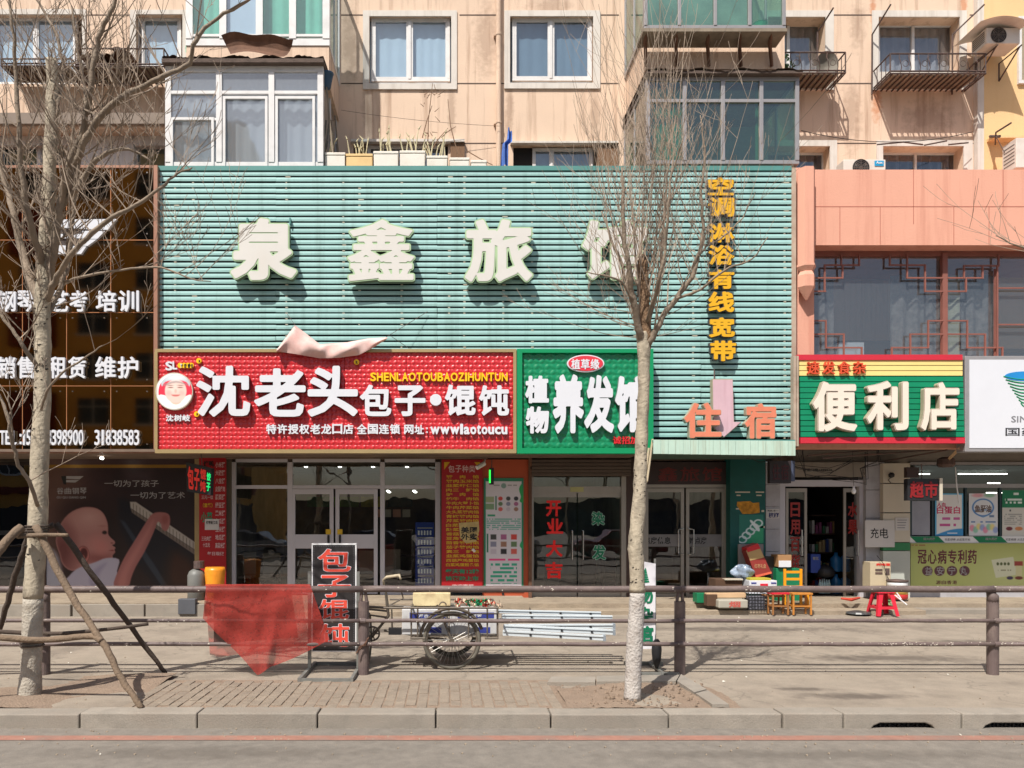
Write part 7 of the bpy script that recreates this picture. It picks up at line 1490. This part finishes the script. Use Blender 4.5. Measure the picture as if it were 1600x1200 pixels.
MB().lathe((XG(1385, 14.5), 14.5, .07), [(.07, 0), (.09, .06), (.06, .13), (.09, .16)], 10).build('cabbage', mat('pale_leaf', C(130, 170, 110, .8), .7, var=.3, vs=14), label='pale green cabbage behind the legs of the red stool', cat='cabbage')
# grey traffic stub, gas bottle and orange bucket near the left pillar
MB().pb(278, 305, 936, 960, 13.95, 14.1).build('grey_block', mat('dark_grey_block', C(96, 98, 104, .7), .6, var=.1), label='dark grey rubber block set at the end of the terrace step', cat='block', bevel=.01)
def bottle(label, cat, px, ytop, ybot, w, d, m, prof): 
    X = XG(px, d); z0 = zz(ybot, d); H = zz(ytop, d)-z0; r = w/2/F*d
    return MB().lathe((X, d, z0), [(r*a, H*b) for a, b in prof], 20).build(cat.replace(' ', '_'), m, label=label, cat=cat, smooth=True)
bottle('grey steel gas bottle behind the railing left of the orange sack', 'gas bottle', 307, 889, 938, 27, 14.6, mat('grey_gas_bottle', C(120, 120, 116, .8), .5, var=.1), [(.85, 0), (1, .04), (1, .8), (.8, .93), (.4, 1)])
bottle('orange plastic sack sagging over a bin below the narrow red menu', 'bin', 336, 886, 940, 32, 14.6, mat('orange_plastic_sack', C(240, 150, 40, .85), .35, var=.15, vs=9), [(.75, 0), (.85, .4), (1, .9), (.9, 1), (.3, .96)])
MB().lathe(W(311, 888, 14.6), [(.1, 0), (.1, .14), (.07, .14)], 12).build('valve_guard', m_iron, label='dark valve collar on top of the grey gas bottle', cat='valve guard')

# ---------------------------------------------------------------- trees
m_bark = mat('pale_poplar_bark', C(206, 192, 168, .66), .85, var=.22, vs=5, dirt=(.06, .048, .038, 1), dk=.8, ds=9, sz=(1, 1, .55), bump=.6, bs=30)
m_lime = mat('lime_wash_on_bark', C(216, 208, 200, .66), .9, var=.14, vs=8, dirt=C(150, 128, 108, .6), dk=.6, ds=7, bump=.9, bs=40)
m_stub = mat('rough_brown_bark', C(150, 120, 92, .62), .9, var=.45, vs=16, bump=1.0, bs=40)
m_limb = mat('grey_brown_limb', C(168, 150, 130, .6), .85, var=.3, vs=7, bump=.5, bs=40)
m_twig = mat('brown_twig', C(178, 158, 138, .6), .8, var=.3, vs=4)
def taper(pts, rads, d, n=14, sub=5, wob=.006):
    """smooth a hand placed limb: pts (px,py,depth), rads in px"""
    P_ = [Vector(W(x, y, dd)) for x, y, dd in pts]; out, rr = [], []
    for i in range(len(P_)-1):
        a, b, c, e = P_[max(i-1, 0)], P_[i], P_[i+1], P_[min(i+2, len(P_)-1)]
        for k in range(sub):
            t = k/sub; out.append(.5*((2*b)+(c-a)*t+(2*a-5*b+4*c-e)*t*t+(3*b-a-3*c+e)*t**3)+Vector((R.uniform(-wob, wob), R.uniform(-wob, wob), 0))); rr.append((rads[i]+(rads[i+1]-rads[i])*t)/F*d*R.uniform(.94, 1.06))
    out.append(P_[-1]); rr.append(rads[-1]/F*d); return out, rr
def grow(mb, p, dr, L_, r, lvl, up=.35, kids=(5, 3), curl=.16, rmin=.0022):
    n = max(4, int(L_/.16)); pts = [p]; d_ = dr.normalized(); rad = [r]; st_ = L_/n; bend = Vector((R.uniform(-1, 1), R.uniform(-1, 1), R.uniform(-.3, .5)))*curl*.5
    for k in range(n):
        d_ = (d_+bend*.35+Vector((R.uniform(-1, 1), R.uniform(-1, 1), R.uniform(-.6, 1)))*curl*.6+Vector((0, 0, up*.12))).normalized(); p = p+d_*st_; pts.append(p); rad.append(max(rmin, r*(1-(k+1)/n*.82)))
    mb.tube(pts, rad, 5 if r > .012 else 3, cap=False)
    if lvl > 0:
        nk = kids[0] if lvl > 1 else kids[1]
        for j in range(nk):
            i = R.randint(1, n-1); a = (pts[i+1]-pts[i]).normalized(); s = Vector((R.uniform(-1, 1), R.uniform(-1, 1)*.8, R.uniform(-.1, .7))).normalized()
            grow(mb, pts[i], (a*.75+s*.7), L_*R.uniform(.3, .6), max(rmin, rad[i]*.6), lvl-1, up, kids, curl*1.15, rmin)
# right tree
dR = 7.52; t2 = thing('tree', 'leafless pollarded poplar on the right with a slim whitewashed trunk', 'tree', (XG(990, dR), dR, 0))
p_, r_ = taper([(988, 1094, dR), (990, 1040, dR), (993, 980, dR), (996, 925, dR)], [13.5, 12.8, 12.3, 11.8], dR, wob=.002); tr_ = MB().tube(p_, r_, 22).build('whitewashed_trunk', m_lime, t2, smooth=True)
p_, r_ = taper([(996, 925, dR), (995, 880, dR), (993, 850, dR), (999, 780, dR), (1001, 720, dR), (1004, 650, dR), (1006, 590, dR), (1006, 545, dR), (1003, 520, dR)], [11.8, 11.6, 11.8, 10.5, 9.7, 9.2, 9, 10, 9.5], dR, wob=.002); MB().tube(p_, r_, 22).build('trunk', m_bark, t2, smooth=True)
p_, r_ = taper([(1010, 545, dR), (1008, 500, dR), (1006, 450, dR), (1004, 410, dR), (1004, 402, dR)], [8, 9, 8.5, 8, 6], dR, wob=.006); MB().tube(p_, r_, 14).build('cut_stub', m_stub, t2, smooth=True)
kn = MB()
for k in range(46):
    c_ = W(R.uniform(985, 1007)+0, R.uniform(680, 925), dR); zc_ = c_[2]; xm = XG(np.interp(R.random(), [0, 1], [987, 1006]), dR)
    a = R.uniform(3.5, 5.9); py = VY-(zc_-CZ)/dR*F; cxp = np.interp(py, [590, 720, 850, 925], [1006, 1001, 993, 996]); rr0 = np.interp(py, [590, 850], [9, 11.6])/F*dR
    X = XG(cxp, dR)+rr0*math.cos(a); Y = dR+rr0*math.sin(a)+.004; s = R.uniform(.004, .012); kn.tube([(X-s, Y, zc_), (X, Y-.003, zc_+s*.4), (X+s, Y, zc_)], [s*.3, s*.55, s*.3], 6)
kn.build('bark_scars', m_black if False else mat('dark_bark_scar', (.03, .025, .02, 1), .9), t2, kind='stuff')
limbs = [([(1004, 535, dR), (996, 505, dR-.1), (988, 460, dR-.2), (982, 420, dR-.3), (976, 370, dR-.35), (974, 310, dR-.4), (972, 262, dR-.4)], [7.5, 7, 6, 5.2, 4.2, 3, 1.5]),
    ([(1002, 530, dR), (990, 480, dR+.15), (976, 430, dR+.3), (958, 380, dR+.4), (940, 330, dR+.5)], [5.5, 4.6, 3.8, 2.8, 1.4]),
    ([(1012, 540, dR), (1022, 522, dR-.05), (1038, 490, dR-.1), (1058, 465, dR-.15), (1080, 434, dR-.2), (1092, 400, dR-.25), (1098, 360, dR-.25), (1096, 310, dR-.3), (1100, 250, dR-.3), (1094, 180, dR-.3)], [6.5, 6.5, 5.6, 5.2, 4.2, 3.8, 3.2, 2.6, 1.8, .9]),
    ([(1055, 467, dR-.15), (1090, 455, dR-.3), (1110, 440, dR-.4), (1140, 418, dR-.5), (1175, 405, dR-.6), (1200, 370, dR-.7)], [3, 2.4, 2.2, 1.8, 1.4, .8]),
    ([(1010, 520, dR), (1022, 470, dR+.2), (1032, 430, dR+.3), (1036, 370, dR+.4), (1040, 300, dR+.5), (1046, 250, dR+.5), (1056, 180, dR+.5)], [5, 4.4, 3.6, 3, 2.4, 1.8, 1]),
    ([(1008, 510, dR), (1030, 440, dR-.4), (1040, 380, dR-.5), (1044, 320, dR-.6), (1050, 270, dR-.6), (1066, 220, dR-.7)], [3.8, 3.2, 2.8, 2.4, 1.8, 1]),
    ([(1092, 400, dR-.2), (1104, 385, dR-.1), (1130, 370, dR), (1160, 340, dR), (1180, 300, dR)], [2.4, 2, 1.7, 1.3, .8]),
    ([(990, 470, dR-.2), (970, 440, dR-.3), (940, 430, dR-.4), (915, 425, dR-.4)], [2.4, 2, 1.4, .8])]
tw2 = MB()
for pts, rads in limbs:
    p_, r_ = taper(pts, [q*.8 for q in rads], dR, sub=4, wob=.01); MB().tube(p_, r_, 9).build('limb', m_limb, t2, smooth=True)
    n = len(p_)
    for k in range(int(n*.42)):
        i = R.randint(3, n-2); s = Vector((R.uniform(-.6, .6), R.uniform(-.5, .5), R.uniform(.6, 1.1))); grow(tw2, p_[i], s, R.uniform(.6, 1.5), max(.0035, r_[i]*.3), 2, .6, (3, 2), .15, .0018)
for k in range(19):   # whips shooting up from the pollard head
    b = W(R.uniform(996, 1016), R.uniform(430, 530), dR); a = R.uniform(-.5, .55); grow(tw2, Vector(b), Vector((a, R.uniform(-.4, .4), 1.0)), R.uniform(1.7, 3.0)*(1.1-.45*abs(a)), .008, 2, 1.0, (5, 2), .07, .0018)
for k in range(9):
    b = W(R.uniform(990, 1012), R.uniform(470, 540), dR); s = R.choice((-1, 1)); grow(tw2, Vector(b), Vector((s*1.0, R.uniform(-.5, .5), R.uniform(.05, .5))), R.uniform(.7, 1.3), .0055, 2, .3, (3, 2), .18, .0018)
tw2.build('twigs', m_twig, t2, kind='stuff')

# left tree
dL = 7.7; t1 = thing('tree', 'large leafless poplar at the left with a thick pale trunk held by poles', 'tree', (XG(47, dL), dL, 0))
p_, r_ = taper([(46, 1088, dL), (48, 1060, dL), (50, 1000, dL), (52, 935, dL)], [18, 16, 15.2, 14.6], dL, wob=.002); MB().tube(p_, r_, 24).build('whitewashed_trunk', mat('thin_lime_wash', C(210, 200, 184, .64), .9, var=.16, vs=8, dirt=C(140, 120, 98, .6), dk=.7, ds=6, bump=.9, bs=40), t1, smooth=True)
p_, r_ = taper([(52, 935, dL), (56, 870, dL), (60, 800, dL), (62, 720, dL), (66, 620, dL), (67, 540, dL), (66, 480, dL), (70, 430, dL), (72, 380, dL), (76, 300, dL), (80, 200, dL), (82, 130, dL), (80, 94, dL)], [14.6, 14, 14, 13, 12.6, 12, 12, 12.2, 10.6, 10, 9.2, 9, 8.4], dL, wob=.003); MB().tube(p_, r_, 22).build('trunk', m_bark, t1, smooth=True)
kn = MB()
for k in range(60):
    py = R.uniform(280, 900); cxp = np.interp(py, [94, 300, 480, 620, 800, 935], [80, 76, 66, 66, 60, 52]); rr0 = np.interp(py, [94, 480, 900], [9, 12.4, 14.5])/F*dL; a = R.uniform(3.6, 5.8); X = XG(cxp, dL)+rr0*math.cos(a); Y = dL+rr0*math.sin(a)+.005; z = zz(py, dL); s = R.uniform(.008, .022)
    kn.tube([(X-s, Y+.002, z), (X, Y-.003, z-s*.3), (X+s, Y+.002, z)], [s*.25, s*.4, s*.25], 6)
kn.build('bark_scars', mat('dark_bark_scar', (1, 1, 1, 1)), t1, kind='stuff')
limbs = [([(74, 440, dL), (84, 400, dL-.1), (92, 340, dL-.2), (100, 290, dL-.3), (114, 240, dL-.35), (130, 205, dL-.4), (138, 160, dL-.45), (146, 110, dL-.5), (152, 70, dL-.5), (164, 38, dL-.55), (180, 0, dL-.6), (192, -50, dL-.6)], [7, 6.4, 5.6, 5.2, 5, 4.6, 4.4, 4.2, 3.9, 3.4, 3, 2]),
    ([(96, 310, dL-.25), (112, 270, dL-.3), (135, 215, dL-.4), (158, 182, dL-.5), (186, 155, dL-.6), (220, 136, dL-.6), (258, 118, dL-.7), (296, 98, dL-.7), (306, 62, dL-.8), (340, 28, dL-.8), (385, 2, dL-.9), (420, -20, dL-.9)], [5, 5, 5.4, 4.8, 4.2, 3.8, 3.4, 3.1, 2.8, 2.4, 2, 1.2]),
    ([(72, 470, dL), (86, 440, dL-.2), (104, 410, dL-.4), (128, 380, dL-.6), (160, 350, dL-.7), (200, 328, dL-.8), (244, 300, dL-.9), (270, 276, dL-.9), (300, 262, dL-1)], [5.2, 4.6, 4, 3.6, 3.2, 2.8, 2.2, 1.6, .9]),
    ([(84, 345, dL-.1), (100, 318, dL-.2), (124, 290, dL-.3), (142, 260, dL-.35), (162, 242, dL-.4), (188, 233, dL-.4), (216, 238, dL-.4), (240, 256, dL-.4)], [4.6, 4.4, 4, 3.8, 3.4, 2.8, 2, 1]),
    ([(66, 480, dL), (48, 440, dL+.1), (34, 390, dL+.2), (20, 330, dL+.2), (6, 270, dL+.3), (-10, 200, dL+.3), (-24, 130, dL+.3)], [7, 6.6, 6, 5.2, 4.4, 3.4, 2]),
    ([(70, 420, dL), (56, 380, dL-.2), (44, 330, dL-.4), (34, 270, dL-.5), (30, 200, dL-.6), (24, 120, dL-.6), (20, 40, dL-.7), (8, -40, dL-.7)], [5.6, 5.2, 4.6, 4, 3.4, 2.8, 2.2, 1.4]),
    ([(70, 500, dL), (84, 470, dL+.2), (104, 420, dL+.4), (112, 350, dL+.5), (118, 280, dL+.5), (130, 220, dL+.5), (132, 150, dL+.6), (122, 80, dL+.6), (112, 10, dL+.6)], [4.6, 4.4, 4, 3.6, 3.4, 3.2, 2.8, 2.2, 1.6]),
    ([(80, 200, dL), (92, 160, dL), (98, 110, dL+.1), (90, 60, dL+.1), (70, 20, dL+.2), (50, -20, dL+.2)], [3.6, 3.2, 2.8, 2.4, 2, 1.4]),
    ([(60, 790, dL-.1), (46, 752, dL-.3), (30, 728, dL-.4), (22, 700, dL-.5), (14, 660, dL-.6), (2, 625, dL-.6), (-10, 600, dL-.6)], [3, 3.2, 2.8, 2.6, 2.3, 2, 1.5]),
    ([(22, 700, dL-.5), (20, 680, dL-.5), (16, 640, dL-.6), (12, 612, dL-.6)], [2, 1.6, 1.2, .8]),
    ([(66, 640, dL-.2), (74, 612, dL-.4), (96, 584, dL-.5), (130, 560, dL-.6), (160, 540, dL-.7)], [2.2, 1.9, 1.6, 1.3, .8]),
    ([(66, 590, dL), (50, 560, dL-.1), (30, 530, dL-.2), (8, 500, dL-.2), (-20, 470, dL-.2)], [3.8, 3.4, 3, 2.4, 1.8]),
    ([(100, 440, dL), (140, 430, dL-.3), (190, 422, dL-.5), (250, 418, dL-.6), (300, 436, dL-.7), (330, 440, dL-.7)], [2.2, 2, 1.7, 1.4, 1, .6])]
tw1 = MB()
for j, (pts, rads) in enumerate(limbs):
    p_, r_ = taper(pts, rads, dL, sub=4, wob=.012); MB().tube(p_, r_, 10).build('limb', m_limb, t1, smooth=True); n = len(p_)
    for k in range(int(n*(.6 if j not in (8, 9, 10) else .2))):
        i = R.randint(3, n-2); s = Vector((R.uniform(-.8, .9), R.uniform(-.6, .6), R.uniform(.2, 1.1))); grow(tw1, p_[i], s, R.uniform(.5, 1.25), max(.0045, r_[i]*.35), 2, .35, (3, 2), .24, .0024)
for k in range(16):
    py = R.uniform(120, 560); b = Vector(W(np.interp(py, [94, 300, 480, 620], [80, 76, 66, 66]), py, dL)); grow(tw1, b, Vector((R.uniform(-1, 1), R.uniform(-.6, .6), R.uniform(.3, 1))), R.uniform(.6, 1.3), .007, 2, .4, (4, 2), .22)
tw1.build('twigs', m_twig, t1, kind='stuff')
# stakes that hold the left tree
m_pole = mat('weathered_pole', C(150, 128, 106, .6), .9, var=.25, vs=8, dirt=(.06, .045, .035, 1), dk=.5, ds=4, bump=.7, bs=40)
m_poled = mat('dark_pole', C(96, 82, 72, .6), .9, var=.25, vs=8, bump=.7, bs=40)  # darker brown for the rear poles and the lashing
sk = thing('tree_stakes', 'rough wooden poles lashed round the left tree as props', 'stakes', (XG(60, dL), dL, 0))
def pole(pts, r0, r1, d, m=m_pole):
    p_, r_ = taper(pts, list(np.linspace(r0, r1, len(pts))), d, sub=6, wob=.007); MB().tube(p_, r_, 9).build('stake', m, sk, smooth=True)
pole([(56, 822, 7.55), (105, 920, 7.45), (158, 1000, 7.3), (190, 1060, 7.2), (221, 1107, 7.12)], 6, 4.5, 7.4)
pole([(88, 818, 7.95), (150, 905, 8.1), (205, 980, 8.5), (259, 1052, 8.72)], 5, 3.6, 8.3, m_poled)
pole([(34, 824, 7.5), (6, 850, 7.3), (-30, 905, 7.2), (-80, 1000, 7.15), (-120, 1100, 7.15)], 7, 5, 7.3)
pole([(48, 830, 7.95), (30, 880, 8.1), (12, 940, 8.3), (-8, 1010, 8.6), (-20, 1050, 8.75)], 4.6, 4, 8.3, m_poled)
pole([(26, 838, 7.52), (66, 836, 7.5), (106, 836, 7.5)], 4, 2.6, 7.5); pole([(30, 830, 7.9), (64, 828, 7.9), (84, 820, 7.9)], 3.6, 4.6, 7.9, m_poled)
pole([(-40, 992, 7.35), (60, 1000, 7.38), (140, 994, 7.33), (158, 1002, 7.28)], 5, 5, 7.35); pole([(-30, 985, 8.2), (80, 990, 8.1), (160, 984, 8.0), (232, 975, 8.2)], 3.6, 2.6, 8.1, m_poled)
ls = MB(); c_ = (XG(58, dL), dL)
for py in (822, 826, 830, 834): ls.ring((c_[0], c_[1], zz(py, dL)), .107, .008, ax='z', n=20, m=5)
for py in (1003, 1008): ls.ring((XG(50, dL), dL, zz(py, dL)), .107, .01, ax='z', n=20, m=5)
ls.build('wire_lashing', m_poled, sk)

# ---------------------------------------------------------------- the far side of the street, seen in mirror tiles and glass
ob = thing('apartment_building', 'ochre block across the street seen only as a reflection in the mirror tiles', 'building', (-4, -19, 0))
m_och = mat('ochre_brick_render', C(224, 172, 92, 1), .9, var=.15, vs=.6)
MB().box(-60, -13, -30, -19, -.13, 27).build('wall', m_och, ob); MB().box(-60.2, -12.8, -19.2, -18.6, 3.4, 3.9).build('canopy', mat('brick_red_canopy', C(130, 60, 50), .8), ob)
wins = MB(); frs = MB(); brk = MB()
for i in range(13):
    x = -59+i*3.6
    for k in range(8):
        z = 4.9+k*2.8; wins.box(x, x+2.0, -19.0, -18.97, z, z+1.6); frs.box(x+.95, x+1.02, -18.99, -18.94, z, z+1.6); frs.box(x-.12, x+2.1, -18.99, -18.93, z-.12, z); frs.box(x, x+2.0, -18.99, -18.95, z+1.05, z+1.1)
        if (i*7+k*3) % 6 == 0: brk.box(x-.3, x+2.3, -18.98, -18.2, z-.9, z+1.9)
    wins.box(x, x+2.9, -19.0, -18.97, 0, 2.7)
brk.build('balconies', mat('brick_red_canopy', (1, 1, 1, 1)), ob, kind='stuff')
wins.build('windows', mat('dark_window_glass', (.03, .04, .06, 1), .1), ob, kind='stuff'); frs.build('window_frames', m_w, ob, kind='stuff')

ob2 = thing('low_shop_row', 'low grey row of shops across the street seen only in reflections', 'building', (10, -66, 0))
MB().box(-70, 120, -74, -66, -.13, 4.2).build('wall', mat('grey_far_wall', C(100, 96, 92, .6), .9, var=.2, vs=.5), ob2)
ws = MB()
for i in range(14): ws.box(-40+i*9, -40+i*9+6, -66.0, -65.96, 0, 2.8)
ws.build('shop_windows', mat('dark_window_glass', (1, 1, 1, 1)), ob2, kind='stuff')
# a third poplar stands beyond the right edge; only its twigs reach into view
dN = 8.0; t3 = thing('tree', 'twigs of a further poplar reaching in at the right edge before the pink wall', 'tree', (XG(1930, dN), dN, 0))
p_, r_ = taper([(1930, 1090, dN), (1934, 900, dN), (1938, 700, dN), (1936, 540, dN), (1940, 400, dN)], [14, 12, 11, 10, 8], dN); MB().tube(p_, r_, 14).build('trunk', m_bark, t3, smooth=True)
tw3 = MB()
for pts, rads in (([(1936, 560, dN), (1860, 500, dN), (1780, 450, dN), (1700, 412, dN), (1640, 398, dN), (1590, 384, dN), (1556, 368, dN)], [6, 5, 4, 3, 2, 1.3, .8]), ([(1938, 520, dN), (1900, 400, dN+.2), (1820, 300, dN+.3), (1740, 220, dN+.4), (1660, 160, dN+.4)], [6, 5, 4, 3, 1.5]), ([(1938, 480, dN), (1960, 350, dN), (1970, 200, dN)], [6, 4, 2])):
    p_, r_ = taper(pts, rads, dN, sub=4, wob=.012); MB().tube(p_, r_, 8).build('limb', m_limb, t3, smooth=True)
    for k in range(14): i = R.randint(5, len(p_)-2); grow(tw3, p_[i], Vector((R.uniform(-.9, .1), R.uniform(-.4, .4), R.uniform(-.1, .8))), R.uniform(.4, .9), max(.004, r_[i]*.35), 1, .3, (3, 2), .2)
tw3.build('twigs', m_twig, t3, kind='stuff')

for i, x in enumerate((-17, -11.5, -6, -.5, 5, 10.5)):   # street trees and parked cars on the far kerb, mirrored in the shop glass
    c_ = t3.copy(); col.objects.link(c_); c_.location = (x+1, -6.5+R.uniform(-.5, .5), 0); c_['label'] = 'bare poplar on the far kerb seen only in reflections'; c_['group'] = 'far kerb poplars'; ORG[c_.name] = tuple(c_.location)
    for ch in list(t3.children):
        d_ = ch.copy(); col.objects.link(d_); d_.parent = c_
cars = [('silver_paint', C(150, 152, 156), 'silver saloon parked on the far kerb, seen in the shop glass'), ('dark_blue_paint', C(30, 40, 70), 'dark blue saloon parked on the far kerb, seen in the shop glass'), ('white_car_paint', C(200, 200, 200), 'white saloon parked on the far kerb, seen in the shop glass'), ('maroon_paint', C(90, 26, 30), 'maroon saloon parked on the far kerb, seen in the shop glass')]
for i, (nm, cc_, lab) in enumerate(cars):
    x = -12+i*6.0; y = -4.4; z = -.134; t = thing('parked_car', lab, 'car', (x+2.2, y, z), 'cars parked on the far kerb')
    bd = [(0, .35), (.05, .7), (.5, .85), (1.15, .92), (1.75, 1.38), (3.0, 1.4), (3.7, .98), (4.35, .9), (4.45, .5), (4.4, .3)]
    MB().prism([(x+a, z+b) for a, b in bd[::-1]], y, y-1.7).build('body', mat(nm, cc_, .25, metal=.2, var=.02), t, bevel=.05)
    MB().prism([(x+a, z+b) for a, b in [(1.32, .94), (1.85, 1.32), (2.95, 1.34), (3.5, .98)][::-1]], y+.01, y+.002).build('side_glass', mat('dark_window_glass', (1, 1, 1, 1)), t)
    for a in (.85, 3.6):
        for q in (0, -1.55): wh = MB(); wh.tube([(x+a, y+q+.02, z+.31), (x+a, y+q-.18, z+.31)], .31, 20).build('wheel', m_black, t); MB().tube([(x+a, y+q+.025, z+.31), (x+a, y+q+.0, z+.31)], .18, 14).build('rim', m_chrome, t)
